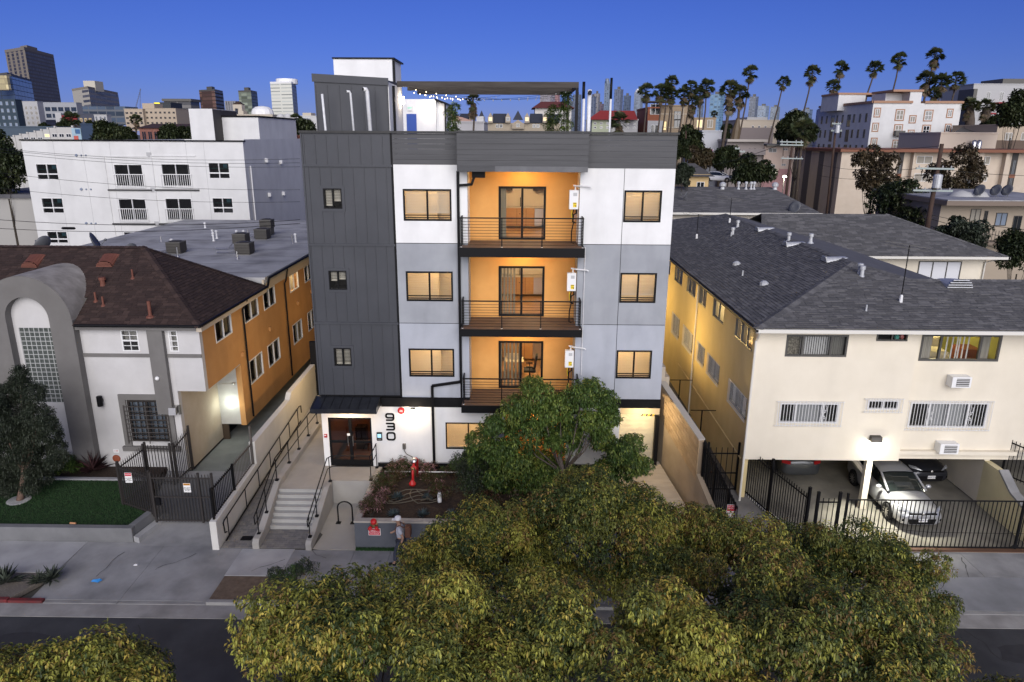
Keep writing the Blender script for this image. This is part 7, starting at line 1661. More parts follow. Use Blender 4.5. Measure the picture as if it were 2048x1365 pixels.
o, z = tower('hotel_tower', 'cream hotel slab with roof garden and stacked balconies', 147, 520, 179, 490, 237, 560, 177, facade_mat('hotel_front', (.48, .45, .38), (.10, .095, .09), 3.2, 3.1, .4, .5), mat('hotel_edge', (.3, .26, .2), .8), m2=facade_mat('hotel_side', (.36, .33, .28), (.05, .05, .055), 9, 3.1, .93, .55))
b = MB(); p0, p1 = at(168, 176, 505), at(189, 162, 505); b.box(p0.x, p1.x, 505, 515, z - 1, p1.z); b.build('roof_box', mat('hotel_cream', (.46, .43, .36), .9), o)
def flat(name, label, x0, x1, top, bot, Y, m, depth=14, cat='building', zb=None, parapet=None, group=None):
 """a flat roofed block whose front runs across the view"""
 a, c = at(x0, top, Y), at(x1, top, Y); e = at((x0 + x1) / 2, bot, Y); zb = e.z if zb is None else zb
 o = thing(name, ((a.x + c.x) / 2, Y, zb), label, cat, group); b = MB(); zt_ = (a.z + c.z) / 2; b.box(a.x, c.x, Y, Y + depth, zb, zt_); b.build('wall', m, o)
 b = MB(); b.box(a.x - .1, c.x + .1, Y - .12, Y + depth, zt_, zt_ + .25); b.build('parapet', parapet or m, o)
 return o, FR((0, Y, 0), (1, 0, 0), (0, -1, 0)), a.x, c.x, zb, zt_
def fwin(o, fr, u0, u1, z0, z1, fm=None, gm=None, trim=None, mul=1, tw=.12, fw=.06, hm=0):
 if trim:
  b = MB()
  b.fbox(fr, u0 - tw, u0, z0 - tw, z1 + tw, 0, .07); b.fbox(fr, u1, u1 + tw, z0 - tw, z1 + tw, 0, .07); b.fbox(fr, u0, u1, z0 - tw, z0, 0, .068); b.fbox(fr, u0, u1, z1, z1 + tw, 0, .068); b.build('window_trim', trim, o)
 b = MB(); b.fbox(fr, u0, u0 + fw, z0, z1, .0, .05); b.fbox(fr, u1 - fw, u1, z0, z1, 0, .05); b.fbox(fr, u0 + fw, u1 - fw, z0, z0 + fw, 0, .049); b.fbox(fr, u0 + fw, u1 - fw, z1 - fw, z1, 0, .049)
 for k in range(mul): c = u0 + (u1 - u0) * (k + 1) / (mul + 1); b.fbox(fr, c - fw * .5, c + fw * .5, z0 + fw, z1 - fw, 0, .048)
 for k in range(hm): c = z0 + (z1 - z0) * (k + 1) / (hm + 1); b.fbox(fr, u0 + fw, u1 - fw, c - fw * .4, c + fw * .4, 0, .047)
 w = b.build('window', fm or WFRAME, o); b = MB(); b.fbox(fr, u0 + fw, u1 - fw, z0 + fw, z1 - fw, -.02, .012); b.build('pane', gm or GLASSF, w); return w
def grid(o, fr, x0, x1, zb, zt_, nx, nz, w=.5, h=.5, **k):
 dx, dz = (x1 - x0) / nx, (zt_ - zb) / nz
 for i in range(nx):
  for j in range(nz): fwin(o, fr, x0 + dx * (i + .5 - w / 2), x0 + dx * (i + .5 + w / 2), zb + dz * (j + .5 - h / 2), zb + dz * (j + .5 + h / 2), **k)
CURT = mat('far_curtain', (.25, .23, .19), .6); GLB2 = mat('far_blue_glass', (.02, .03, .045), .08, spec=.8); LITG = mat('far_lit_glass', (.5, .4, .2), .5, emit=(1, .7, .35), estr=.5)
PALEB = mat('pale_grey_block', (.40, .40, .40), .9); TEALB = mat('teal_block', (.035, .055, .075), .8); BEIGEB = mat('sand_block', (.40, .33, .25), .9)
o, fr, a, c, zb, zt_ = flat('teal_flats', 'dark teal apartment block with small white windows at the left edge', -40, 30, 200, 262, 300, TEALB, 4); grid(o, fr, a, c, zb + 1, zt_, 6, 4, .4, .5, gm=mat('far_sky_glass', (.2, .26, .36), .2), fm=PALEB)
o, fr, a, c, zb, zt_ = flat('pale_flats', 'pale grey apartment block with tall brown windows on the left', 26, 74, 204, 256, 330, PALEB, 4); grid(o, fr, a, c, zb + 1, zt_ - 1.5, 5, 4, .5, .7, gm=CURT, fm=WFRAME)
o, fr, a, c, zb, zt_ = flat('office_block', 'grey white office block with dark ribbon windows', 74, 152, 206, 240, 380, mat('grey_block', (.30, .31, .33), .9), 5); grid(o, fr, a, c, zt_ - 8, zt_ - 1.5, 6, 2, .8, .62, gm=GLB2, fm=COND)
o, fr, a, c, zb, zt_ = flat('glass_hall', 'low blue grey glass hall below the hotel tower', 152, 250, 214, 250, 420, facade_mat('hall_glass', (.12, .13, .145), (.06, .08, .11), 5, 3.4, .92, .7, .15))
o, fr, a, c, zb, zt_ = flat('red_flats', 'apartment block with a red facade and glowing frames', 112, 200, 229, 262, 270, mat('navy_block', (.06, .065, .09), .8), 4); b = MB(); b.fbox(fr, at(124, 230, 270).x, at(154, 230, 270).x, at(130, 243, 270).z, zt_ - .4, 0, .4); b.build('red_panel', mat('red_panel', (.22, .02, .025), .7), o); grid(o, fr, at(158, 240, 270).x, at(185, 240, 270).x, zb + 1, zt_ - 1, 3, 2, .5, .6, gm=GLB2, fm=LITG)
b = MB(); b.fbox(fr, at(112, 230, 270).x, at(124, 230, 270).x, zb, zt_ + .5, 0, .6); b.build('white_wing', PALEB, o)
o, fr, a, c, zb, zt_ = flat('striped_flats', 'small white and navy apartment block among trees', 188, 213, 231, 256, 265, PALEB, 3); grid(o, fr, a, c, zb, zt_, 3, 2, .5, .7, gm=GLB2)
# stepped white parapet building with painted end
st_o = thing('stepped_shop', (-60, 150, 0), 'long white shop building with stepped roofline and painted end', 'building'); fr = FR((0, 150, 0), (1, 0, 0), (0, -1, 0)); SHW = mat('shop_white', (.44, .43, .41), .9)
stp = [(4, 20, 276), (20, 30, 274), (30, 43, 271), (43, 57, 268), (57, 72, 265), (72, 85, 262), (85, 98, 259), (98, 112, 256), (112, 147, 255)]
for (x0, x1, yt) in stp:
 b = MB(); b.box(at(x0, yt, 150).x, at(x1, yt, 150).x - .01, 150, 153, 3.0, at(x0, yt, 150).z); b.build('bay', SHW, st_o); b = MB(); p = at(x1 - 2, yt, 150); b.box(p.x - .2, p.x + .15, 149.9, 150.4, p.z, p.z + .35); b.build('finial', SHW, st_o)
for x in (48, 62, 76, 90, 105, 119, 133): p, q = at(x, 275 if x > 80 else 279, 150), at(x + 9, 268 if x > 80 else 275, 150); fwin(st_o, fr, p.x, q.x, p.z, q.z, gm=LITG if x == 90 else GLASSF, mul=1)
for (x0, x1, y0, y1, cc) in ((147, 161, 257, 284, (.30, .42, .5)), (147, 151, 257, 270, (.5, .14, .08)), (152, 160, 259, 268, (.05, .12, .25)), (150, 157, 272, 284, (.45, .1, .08))):
 b = MB(); p, q = at(x0, y1, 150), at(x1, y0, 150); dd = .1 + .05 * (x1 - x0 < 10) + .02 * (y0 > 265); b.fbox(fr, p.x, q.x, p.z, q.z, -1, dd); b.build('painted_panel', mat('mural_%d%d' % (x0, y0), cc, .8), st_o)
o, fr, a, c, zb, zt_ = flat('navy_box', 'plain navy blue building beside the painted wall', 161, 185, 250, 290, 148, mat('navy_paint', (.025, .045, .085), .8), 4)
o, fr, a, c, zb, zt_ = flat('teal_wall_shop', 'long teal wall behind the stepped shop', -40, 112, 255, 290, 165, mat('teal_paint', (.06, .085, .115), .8))
o, fr, a, c, zb, zt_ = flat('beige_hotel', 'beige hotel with rows of dark balconies', 248, 285, 219, 262, 330, BEIGEB, 6); grid(o, fr, a, c, zb, zt_ - .5, 4, 4, .6, .42, gm=GLASSF, fm=BEIGEB)
o, fr, a, c, zb, zt_ = flat('beige_hotel', 'beige hotel wing with balconies right of the first wing', 288, 351, 218, 262, 332, BEIGEB); grid(o, fr, a, c, zb, zt_ - .5, 7, 4, .5, .42, gm=GLASSF, fm=BEIGEB); b = MB(); b.box(at(284, 208, 334).x, at(308, 208, 334).x, 334, 342, zt_, at(290, 207, 334).z); b.build('lift_house', BEIGEB, o)
o, fr, a, c, zb, zt_ = flat('sign_office', 'dark office with a yellow sign at its top', 308, 341, 206, 240, 420, mat('dark_office', (.03, .035, .04), .6)); b = MB(); p, q = at(309, 209, 420), at(319, 206, 420); b.fbox(fr, p.x, q.x, p.z, q.z, 0, .4); b.build('sign', mat('yellow_sign', (.6, .5, .02), .5, emit=(1, .85, .05), estr=.9), o)
o, fr, a, c, zb, zt_ = flat('grey_office', 'grey office with ribbon windows and flat dark roof', 328, 381, 204, 250, 520, facade_mat('ribbon_grey', (.16, .155, .15), (.05, .05, .055), 40, 4.2, .98, .55)); b = MB(); b.box(a - 1, c + 1, 519, 536, zt_ + .3, zt_ + 2); b.build('roof_slab', COND, o)
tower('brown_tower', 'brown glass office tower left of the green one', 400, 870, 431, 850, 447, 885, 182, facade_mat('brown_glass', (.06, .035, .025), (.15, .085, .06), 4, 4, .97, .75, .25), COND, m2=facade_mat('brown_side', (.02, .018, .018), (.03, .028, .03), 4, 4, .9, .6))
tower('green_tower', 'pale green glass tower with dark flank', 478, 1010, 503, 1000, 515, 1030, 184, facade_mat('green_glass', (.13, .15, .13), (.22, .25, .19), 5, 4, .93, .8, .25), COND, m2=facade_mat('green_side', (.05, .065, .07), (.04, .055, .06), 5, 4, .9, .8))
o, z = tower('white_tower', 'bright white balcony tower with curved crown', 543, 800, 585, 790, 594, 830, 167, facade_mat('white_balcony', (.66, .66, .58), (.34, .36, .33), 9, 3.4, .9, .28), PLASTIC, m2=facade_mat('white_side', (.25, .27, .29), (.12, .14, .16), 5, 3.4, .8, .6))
b = MB(); p = at(567, 167, 800); b.lathe((p.x, 812, p.z), [(11.5, 0), (11.5, 4), (11.2, 5), (10, 5)], 20); b.build('crown', PLASTIC, o)
o, fr, a, c, zb, zt_ = flat('ribbed_office', 'grey ribbed office behind the bell tower', 449, 471, 203, 240, 700, facade_mat('ribs', (.22, .22, .23), (.09, .09, .1), 2.2, 4, .5, .9))
bt = thing('bell_tower', (at(474, 220, 340).x, 340, 0), 'cream bell tower with a brown cap among the roofs', 'tower'); p0, p1 = at(464, 236, 340), at(485, 209, 340); CRM = mat('church_cream', (.46, .41, .33), .9)
b = MB(); b.box(p0.x, p1.x, 340, 345, 0, at(474, 222, 340).z); b.build('shaft', CRM, bt); b = MB(); b.box(p0.x + .7, p1.x - .7, 340.6, 344.4, at(474, 222, 340).z, p1.z); b.build('belfry', CRM, bt); b = MB(); b.add([(p0.x + .5, 340.4, p1.z), (p1.x - .5, 340.4, p1.z), (p1.x - .5, 344.6, p1.z), (p0.x + .5, 344.6, p1.z), ((p0.x + p1.x) / 2, 342.5, at(474, 202, 340).z)], [(0, 1, 4), (1, 2, 4), (2, 3, 4), (3, 0, 4)]); b.build('cap', mat('cap_brown', (.05, .03, .02), .8), bt)
b = MB(); q = at(474, 231, 340); b.box(q.x - .6, q.x + .6, 339.9, 340.1, q.z, q.z + 3); b.build('arch_opening', GLASSF, bt)
o, fr, a, c, zb, zt_ = flat('church_hall', 'low cream hall under the bell tower', 452, 545, 230, 250, 338, CRM);
dm = thing('white_dome', (at(525, 230, 345).x, 346, 0), 'white domed roof right of the bell tower', 'building'); b = MB(); q = at(525, 226, 346); b.lathe((q.x, 346, 0), [(5, 0), (5, q.z), (4.5, q.z + 1.5), (3, q.z + 2.6), (.4, q.z + 3)], 14); b.build('dome', WHITE, dm)
o, fr, a, c, zb, zt_ = flat('white_flats', 'white stucco flats with small dark windows near the charcoal tower', 556, 596, 238, 275, 170, mat('white_render2', (.50, .50, .49), .9)); grid(o, fr, a, c, zb + 1, zt_ - 1, 5, 2, .35, .5, gm=GLASSF)
for (x, w_) in ((560, 8), (575, 10), (590, 8)): b = MB(); p = at(x, 236, 169.8); b.lathe((p.x, 170.2, zt_), [(.9, 0), (.9, .5), (.5, 1.0), (.1, 1.1)], 10); b.build('finial', MATS['white_render2'], o)
o, fr, a, c, zb, zt_ = flat('white_flats', 'white stucco flats with stepped top beside the palm', 600, 634, 234, 275, 180, MATS['white_render2']); grid(o, fr, a, c, zb + 1, zt_ - 1, 4, 2, .35, .5, gm=GLASSF); b = MB(); b.box(at(605, 228, 182).x, at(622, 228, 182).x, 182, 186, zt_, at(610, 226, 182).z); b.build('turret', CRM, o)
cr_ = thing('construction_crane', (at(274, 215, 900).x, 900, 0), 'thin crane jib standing against the sky', 'crane'); p, q = at(271, 215, 900), at(281, 178, 900)
for s in (-.7, .7): b = MB(); b.bar((p.x + s, 900, 0 if s < 0 else p.z), (q.x + s * .6, 900, q.z), .35); b.build('chord', COND, cr_)
for k in range(9): t0, t1 = k / 9, (k + 1) / 9; b = MB(); A, B2 = p.lerp(q, t0), p.lerp(q, t1); b.bar((A.x - .7, 900, A.z), (B2.x + .7, 900, B2.z), .2); b.build('lattice', COND, cr_)
br_ = thing('brick_hall', (at(322, 262, 140).x, 140, 0), 'old red brick hall with a long dark roof', 'building'); p0, p1 = at(281, 278, 140), at(364, 257, 140); BRK = mat('old_brick', (.20, .085, .065), .9, (.27, .13, .1), 3, .4, 20); fr = FR((0, 140, 0), (1, 0, 0), (0, -1, 0))
b = MB(); b.box(p0.x, p1.x, 140, 152, 0, p1.z); b.build('wall', BRK, br_); zr = at(320, 248, 146).z; b = MB(); b.add([(p0.x - .4, 139.6, p1.z), (p1.x + .4, 139.6, p1.z), (p1.x + .4, 146, zr), (p0.x - .4, 146, zr), (p1.x + .4, 152.4, p1.z), (p0.x - .4, 152.4, p1.z)], [(0, 1, 2, 3), (3, 2, 4, 5), (1, 4, 2), (0, 3, 5)]); b.build('roof', mat('dark_red_roof', (.05, .026, .022), .9), br_)
for k in range(7): u = p0.x + (p1.x - p0.x) * (k + .35) / 7; fwin(br_, fr, u, u + .8, p1.z - 2.2, p1.z - .6, BRK, GLASSF)
# --- the white apartment building on the left
wa = thing('white_apartments', (-30, 62, 0), 'plain white flat roofed apartment building with juliet balconies', 'building')
WF = FR((0, 62, 0), (1, 0, 0), (0, -1, 0)); PW_ = lambda x, y: at(x, y, 62)
WSt = mat('flat_white_stucco', (.60, .60, .59), .85, (.65, .65, .64), .8, .1, 40, grime=.1)
XL, XR = PW_(45, 300).x, PW_(487, 300).x; ZT = PW_(260, 283).z
whol = [];
def rect(x0, x1, y0, y1): p, q = PW_(x0, y1), PW_(x1, y0); return (p.x, q.x, p.z, q.z)
sq = [rect(76, 114, 328, 360), rect(87, 125, 396, 427), rect(97, 134, 463, 487), rect(419, 458, 326, 358), rect(427, 465, 396, 427)]
fd = [rect(233, 284, 329, 373), rect(327, 379, 328, 373), rect(242, 291, 398, 441), rect(335, 383, 397, 441), rect(252, 300, 464, 500)]
b = MB(); b.wall(WF, XL, XR, 0, ZT, sq + fd, .3); b.build('front_wall', WSt, wa)
for q in sq:
 w = win(wa, WF, *q, WFRAME, .06, muls=(.5,), out=.03, inset=.1, glass=GLASSD, th=.3); b = MB(); zz = q[2] + (q[3] - q[2]) * .36; b.fbox(WF, q[0], q[1], zz - .05, zz + .05, -.1, .032); b.build('transom', WFRAME, w)
 b = MB(); b.fbox(WF, q[0] + .07, q[1] - .07, q[3] - .5, q[3] - .45, -.3, -.28); b.build('green_strip', mat('green_tape', (.02, .22, .18), .6), w)
 b = MB(); b.fbox(WF, q[1] - .6, q[1] - .25, q[3] - .42, q[3] - .12, -.17, -.16); b.build('sticker', mat('blue_sticker', (.1, .35, .42), .5), w)
for q in fd:
 w = win(wa, WF, *q, WFRAME, .06, muls=(.5,), out=.03, inset=.1, glass=GLASSD, th=.3)
 for k in range(15): u = q[0] - .05 + (q[1] - q[0] + .1) * k / 14; b = MB(); b.fbox(WF, u - .018, u + .018, q[2] - .05, q[2] + 1.0, .10, .13); b.build('baluster', WFRAME, w)
 for z in (q[2] - .07, q[2] + 1.0): b = MB(); b.fbox(WF, q[0] - .1, q[1] + .1, z - .03, z + .03, .09, .14); b.build('rail', WFRAME, w)
 b = MB(); b.fbox(WF, q[0] - .75, q[1] + .6, q[2] - .38, q[2] - .25, 0, .12); b.build('ledge', mat('ledge_dark', (.05, .05, .05), .7), wa)
 b = MB(); b.fbox(WF, q[0] - .75, q[0] - .68, q[2] - .25, q[3] + .6, 0, .06); b.fbox(WF, q[0] - .75, q[1] + .6, q[3] + .6, q[3] + .68, 0, .06); b.build('bay_trim', WSt, wa)
JNT = mat('joint_grey', (.40, .40, .40), .9)
for x in (108, 165, 220, 300, 372, 408): b = MB(); p = PW_(x, 300); b.fbox(WF, p.x - .012, p.x + .012, 3, ZT, 0, .006); b.build('joint', JNT, wa)
for (x, y) in ((153, 311), (163, 379), (173, 447)):
 for d_ in (0, 10, 19): b = MB(); p = PW_(x + d_, y); b.lathe(p, [(.12 if d_ == 0 else .07, 0), (.1 if d_ == 0 else .06, .1)], 8, axis=(0, -1, 0)); b.build('wall_vent', mat('vent_blue', (.2, .24, .32), .5), wa)
for (x, y) in ((298, 310), (306, 380), (314, 448)): b = MB(); p = PW_(x, y); b.fbox(WF, p.x - .2, p.x + .2, p.z - .2, p.z + .2, 0, .05); b.build('wall_vent', JNT, wa)
b = MB(); b.box(XR - .3, XR, 62.3, 92, 0, ZT + .2); b.box(XL, XL + .3, 62.3, 92, 0, ZT); b.box(XL + .3, XR - .3, 91.7, 92, 0, ZT); b.build('side_wall', WSt, wa)
b = MB(); b.box(XL - .1, XR + .1, 61.9, 62.35, ZT, ZT + .12); b.build('coping', BLACKB, wa)
b = MB(); b.box(XL + .3, XR - .3, 62.35, 91.7, ZT - .6, ZT - .4); b.build('roof', mat('roof_grey2', (.2, .2, .2), .9), wa)
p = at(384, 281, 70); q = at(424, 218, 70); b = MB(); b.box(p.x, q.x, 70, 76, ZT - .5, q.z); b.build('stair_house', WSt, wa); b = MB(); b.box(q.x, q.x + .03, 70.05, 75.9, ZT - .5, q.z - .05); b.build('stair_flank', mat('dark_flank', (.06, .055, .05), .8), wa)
p = at(446, 281, 72); q = at(516, 235, 72); b = MB(); b.box(p.x, q.x, 72, 84, ZT - .5, q.z); b.build('lift_house', WSt, wa); b = MB(); b.box(p.x - .1, q.x + .1, 71.9, 84, q.z, q.z + .15); b.build('lift_cap', BLACKB, wa)
p = at(495, 281, 64); b = MB(); b.tube([(XR + .1, 63, ZT - 2), (XR + .1, 63, 5)], .06, 6); b.build('downspout', PLASTIC, wa)
for (y, z) in ((67, 11.6), (71, 11.3), (67, 8.5), (71, 8.3)): b = MB(); b.box(XR, XR + .25, y, y + .4, z, z + .35); b.build('wall_light', PLASTIC, wa)
# rear wing and the tan house squeezed in beside it
o, fr, a, c, zb, zt_ = flat('rear_white_wing', 'white rear wing with small balconies behind the charcoal building', 572, 640, 283, 440, 96, WSt, zb=0); grid(o, fr, at(574, 330, 96).x, at(590, 330, 96).x, 3, 12, 1, 3, .85, .5, gm=GLASSF)
th = thing('tan_house', (at(590, 380, 84).x, 84, 0), 'tan house with terracotta roof tiles just left of the charcoal building', 'building'); fr = FR((0, 84, 0), (1, 0, 0), (0, -1, 0)); TAN = mat('tan_stucco', (.48, .36, .22), .85)
a0, a1 = at(580, 380, 84).x, at(660, 380, 84).x; zr = at(590, 309, 84).z; b = MB(); b.box(a0, a1, 84, 94, 0, zr); b.build('wall', TAN, th)
TILE = tones('terracotta_tile', ((.20, .07, .04), (.25, .10, .06), (.16, .06, .04)))
b = MB(); b.box(a0 - .9, a1, 83.3, 84, zr - .1, zr + .5); b.build('eave', mat('tan_eave', (.36, .2, .12), .8), th)
e0 = Vector((a0 - 1, 83.2, zr + .5)); k = 0
for r_i in range(8):
 for c_i in range(16):
  b = MB(); x = e0.x + c_i * .32; y = e0.y + r_i * .4; z = e0.z + r_i * .16 + min(c_i, 10) * .05; b.tube([(x, y, z), (x, y + .45, z + .17)], [.15, .13], 6); b.build('roof_tile', TILE[(r_i * 7 + c_i * 5) % 3], th)
for (y0, y1, zz) in ((318, 365, 1), (384, 440, 0)):
 p, q = at(592, y1, 84), at(640, y0, 84); fwin(th, fr, p.x, q.x, p.z, q.z, gm=mat('green_drape', (.08, .1, .08), .6), fm=WFRAME, mul=3)
 b = MB(); b.box(a0 - .3, a1, 83.2, 84, p.z - .6, p.z - .2); b.build('balcony', MATS['tan_eave'], th)
 for k in range(14): x = a0 - .2 + k * .3; b = MB(); b.box(x - .02, x + .02, 83.25, 83.29, p.z - .2, p.z + .8); b.build('baluster', BRNM, th)
o, fr, a, c, zb, zt_ = flat('grey_shed', 'low pale grey flat building below the trees at the left edge', -60, 70, 398, 480, 70, mat('grey_shed_stucco', (.34, .33, .31), .9), zb=0); b = MB(); b.box(a - .3, c + .3, 69.7, 84, zt_ + .1, zt_ + .45); b.build('roof', mat('shed_roof', (.11, .11, .12), .9), o)
b = MB(); p = at(18, 392, 75); b.lathe((p.x, 75, zt_ + .4), [(.3, 0), (.3, .4), (.45, .45), (.45, .7), (.1, .8)], 10); b.build('turbine_vent', COND, o)
# brown roof of the next house on the far left
b = MB(); p0, p1 = at(-60, 470, 40), at(125, 498, 36); b.poly([(-36, 36, 6.6), (-23, 36, 6.6), (-25.5, 41, 7.6), (-36, 41, 8.0)]); ho = b.solo('next_roof', SHB[2], 'corner of a brown shingled roof behind the arched house', 'roof')
# --- centre: gabled row and red roofed blocks seen over the parapet
gr = thing('gabled_row', (at(1020, 250, 190).x, 190, 0), 'beige row with steep slate gables and turrets seen under the pergola', 'building'); GB = mat('gable_beige', (.34, .29, .22), .9); SL = mat('slate_roof', (.035, .04, .055), .8); fr = FR((0, 190, 0), (1, 0, 0), (0, -1, 0)); PG = lambda x, y: at(x, y, 190)
b = MB(); p, q = PG(905, 275), PG(1120, 247); b.box(p.x, q.x, 190, 200, 0, q.z); b.build('wall', GB, gr)
for (x0, x1, y0, y1) in ((917, 946, 238, 227), (983, 1015, 246, 227), (1058, 1088, 246, 227), (1090, 1120, 246, 228)):
 p, q = PG(x0, y0), PG(x1, y1); b = MB(); b.add([(p.x, 189.5, p.z), (q.x, 189.5, p.z), (q.x - .3, 193, q.z), (p.x + .3, 193, q.z), (p.x, 200, p.z), (q.x, 200, p.z)], [(0, 1, 2, 3), (1, 5, 2), (4, 0, 3), (3, 2, 5, 4)]); b.build('mansard', SL, gr)
for (x, w_, yb, yt) in ((963, 6, 237, 221), (1036, 10, 240, 221)):
 p, q, t = PG(x - w_, yb), PG(x + w_, yb), PG(x, yt); b = MB(); b.add([(p.x, 189, p.z), (q.x, 189, p.z), (q.x, 192, p.z), (p.x, 192, p.z), (t.x, 190.5, t.z)], [(0, 1, 4), (1, 2, 4), (2, 3, 4), (3, 0, 4)]); b.build('turret_roof', SL, gr)
for (x, w_, yb, yt) in ((944, 5, 240, 227), (981, 5, 246, 226), (1016, 5, 246, 226), (1054, 5, 246, 226), (1090, 5, 246, 226), (1036, 12, 258, 240)):
 p, q, t = PG(x - w_, yb), PG(x + w_, yb), PG(x, yt); m_ = p.z + (t.z - p.z) * .55; b = MB(); b.prism(fr, [(p.x, p.z), (q.x, p.z), (q.x, m_), (t.x, t.z), (p.x, m_)], -3, 1.0); b.build('gable', GB, gr); fwin(gr, FR((0, 188.99, 0), (1, 0, 0), (0, -1, 0)), t.x - .45, t.x + .45, p.z + .4, m_, gm=LITG if x in (981, 1054, 1090) else GLASSF)
for x in (995, 1002, 1030, 1042, 1068, 1076): p = PG(x, 256); fwin(gr, fr, p.x - .4, p.x + .4, p.z, p.z + .9, gm=GLASSF)
o, fr, a, c, zb, zt_ = flat('pale_workshop', 'plain pale building with a slanting pink roof left of the gabled row', 890, 968, 246, 275, 120, mat('pale_shop', (.44, .43, .43), .9)); p, q = at(900, 246, 121), at(948, 233, 121); b = MB(); b.prism(fr, [(at(890, 246, 120).x, zt_ + .2), (at(950, 246, 120).x, zt_ + .2), (at(915, 232, 120).x, at(915, 232, 120).z), (at(890, 240, 120).x, at(890, 226, 120).z)], -10, -1); b.build('pink_roof', mat('pink_roof', (.42, .27, .22), .9), o); b = MB(); p = at(953, 233, 120.5); q = at(967, 233, 120.5); b.box(p.x, q.x, 120.5, 126, zt_, p.z); b.build('lift_house', WSt, o)
o, fr, a, c, zb, zt_ = flat('red_eave_hotel', 'white hotel with a red tiled eave behind the bamboo', 1070, 1143, 217, 275, 230, mat('hotel_white', (.50, .48, .45), .9)); b = MB(); b.add([(a - 1, 229, zt_), (c + 1, 229, zt_), (c - 2, 236, zt_ + 2.2), (a + 2, 236, zt_ + 2.2), (c + 1, 244, zt_), (a - 1, 244, zt_)], [(0, 1, 2, 3), (1, 4, 2), (0, 3, 5), (3, 2, 4, 5)]); b.build('roof', mat('red_tile_roof', (.13, .035, .03), .85), o); grid(o, fr, a, c, zt_ - 5, zt_ - 1, 9, 2, .4, .55, gm=GLASSF)
o, fr, a, c, zb, zt_ = flat('green_flats', 'pale green and white flats with a bright red roof', 1184, 1222, 240, 275, 150, mat('pale_green', (.36, .39, .28), .9)); b = MB(); a2 = at(1274, 240, 150).x; b.add([(a - 1, 149, zt_), (a2, 149, zt_), (a2, 154, zt_ + 1.9), (a + 2, 154, zt_ + 1.9)], [(0, 1, 2, 3)]); b.build('roof', mat('bright_red_roof', (.28, .035, .03), .8), o); grid(o, fr, a, c, zb + 1.5, zt_ - .3, 3, 2, .4, .55, gm=GLASSF)
o, fr, a, c, zb, zt_ = flat('white_flats', 'white flats under the red roof right of the green ones', 1223, 1276, 241, 275, 151, PALEB); grid(o, fr, a, c, zb + 1.5, zt_ - .3, 4, 2, .4, .5, gm=GLASSF)
# downtown towers, far off
BT = lambda i, w, g, rf=.2: facade_mat('downtown_%d' % i, w, g, 5, 5, .7, .75, rf)
dt = [(1080, 1110, 190, (.22, .19, .2), (.12, .12, .16), 'slim grey'), (1108, 1120, 193, (.34, .2, .19), (.26, .15, .15), 'pinkish'), (1133, 1148, 204, (.2, .22, .26), (.12, .15, .2), 'pale blue'), (1146, 1163, 192, (.13, .15, .2), (.08, .11, .17), 'blue'), (1180, 1192, 196, (.12, .14, .19), (.08, .1, .15), 'dark blue'), (1188, 1200, 190, (.26, .25, .24), (.16, .16, .18), 'cream topped'), (1196, 1208, 210, (.17, .13, .15), (.12, .1, .13), 'mauve'), (1208, 1221, 170, (.2, .24, .3), (.1, .14, .2), 'tallest stepped'), (1228, 1246, 182, (.12, .14, .2), (.07, .09, .14), 'dark slab with pale top'), (1247, 1262, 194, (.1, .125, .18), (.06, .085, .13), 'squat dark'), (1268, 1286, 188, (.19, .22, .27), (.1, .13, .18), 'dome topped'), (1499, 1517, 196, (.13, .15, .19), (.07, .085, .12), 'lettered dark'), (1517, 1540, 214, (.2, .24, .3), (.12, .16, .22), 'low pale'), (1543, 1562, 216, (.15, .18, .22), (.1, .13, .17), 'blocky'), (1396, 1408, 213, (.16, .2, .26), (.1, .14, .2), 'slim blue'), (1584, 1604, 222, (.16, .2, .26), (.08, .11, .17), 'broad blue'), (1606, 1628, 221, (.11, .15, .22), (.06, .09, .15), 'dark blue right'), (1420, 1449, 192, (.15, .24, .33), (.08, .16, .26), 'wide bright glass')]
for i, (x0, x1, yt, w_, g_, nm) in enumerate(dt):
 Y = 2600 + (i * 137) % 500 if nm[:4] != 'wide' else 1500; xm = x0 + (x1 - x0) * .72
 o, z = tower('downtown_tower', '%s skyscraper %s' % (nm, 'in the far downtown cluster' if x0 < 1300 else 'behind the tall palms'), x0, Y + 6, xm, Y, x1, Y + 14, yt, BT(i, w_, g_), group='far downtown towers')
 if nm[:7] == 'tallest': b = MB(); q = at(1215, 170, Y); b.lathe((q.x, Y + 12, z), [(10, 0), (10, 14), (8, 14), (8, 24), (3, 25)], 12); b.build('crown', BT(i, w_, g_), o)
 if nm[:4] == 'dome': b = MB(); q = at(1277, 186, Y); b.lathe((q.x, Y + 14, z), [(11, 0), (11, 10), (6, 18), (1, 20)], 12); b.build('crown', PLASTIC, o)
# --- right: buildings stepping up the hill
o, fr, a, c, zb, zt_ = flat('rust_flats', 'modern flats in rust, white and tan panels behind the palms', 1296, 1320, 217, 300, 150, mat('rust_panel', (.24, .085, .045), .85), zb=2); b = MB(); p = at(1314, 242, 150); b.fbox(fr, p.x - 1.9, p.x + 1.3, 2, p.z, 0, .5); b.build('white_bay', PALEB, o); fwin(o, FR((0, 149.5, 0), (1, 0, 0), (0, -1, 0)), p.x - 1.2, p.x + .2, p.z - 2.3, p.z - .8); fwin(o, fr, p.x - 1.5, p.x + .6, p.z + 1.2, p.z + 3.2)
TANP = mat('tan_panel', (.30, .23, .155), .85)
o, fr, a, c, zb, zt_ = flat('tan_flats', 'tan panelled flats with pale joints behind the palm trunks', 1320, 1388, 213, 310, 152, TANP, zb=2)
for j in range(4): b = MB(); z = zt_ - 1.5 - j * 2.6; b.fbox(fr, a, c, z - .06, z + .06, 0, .05); b.build('joint', mat('pale_joint', (.5, .45, .36), .9), o)
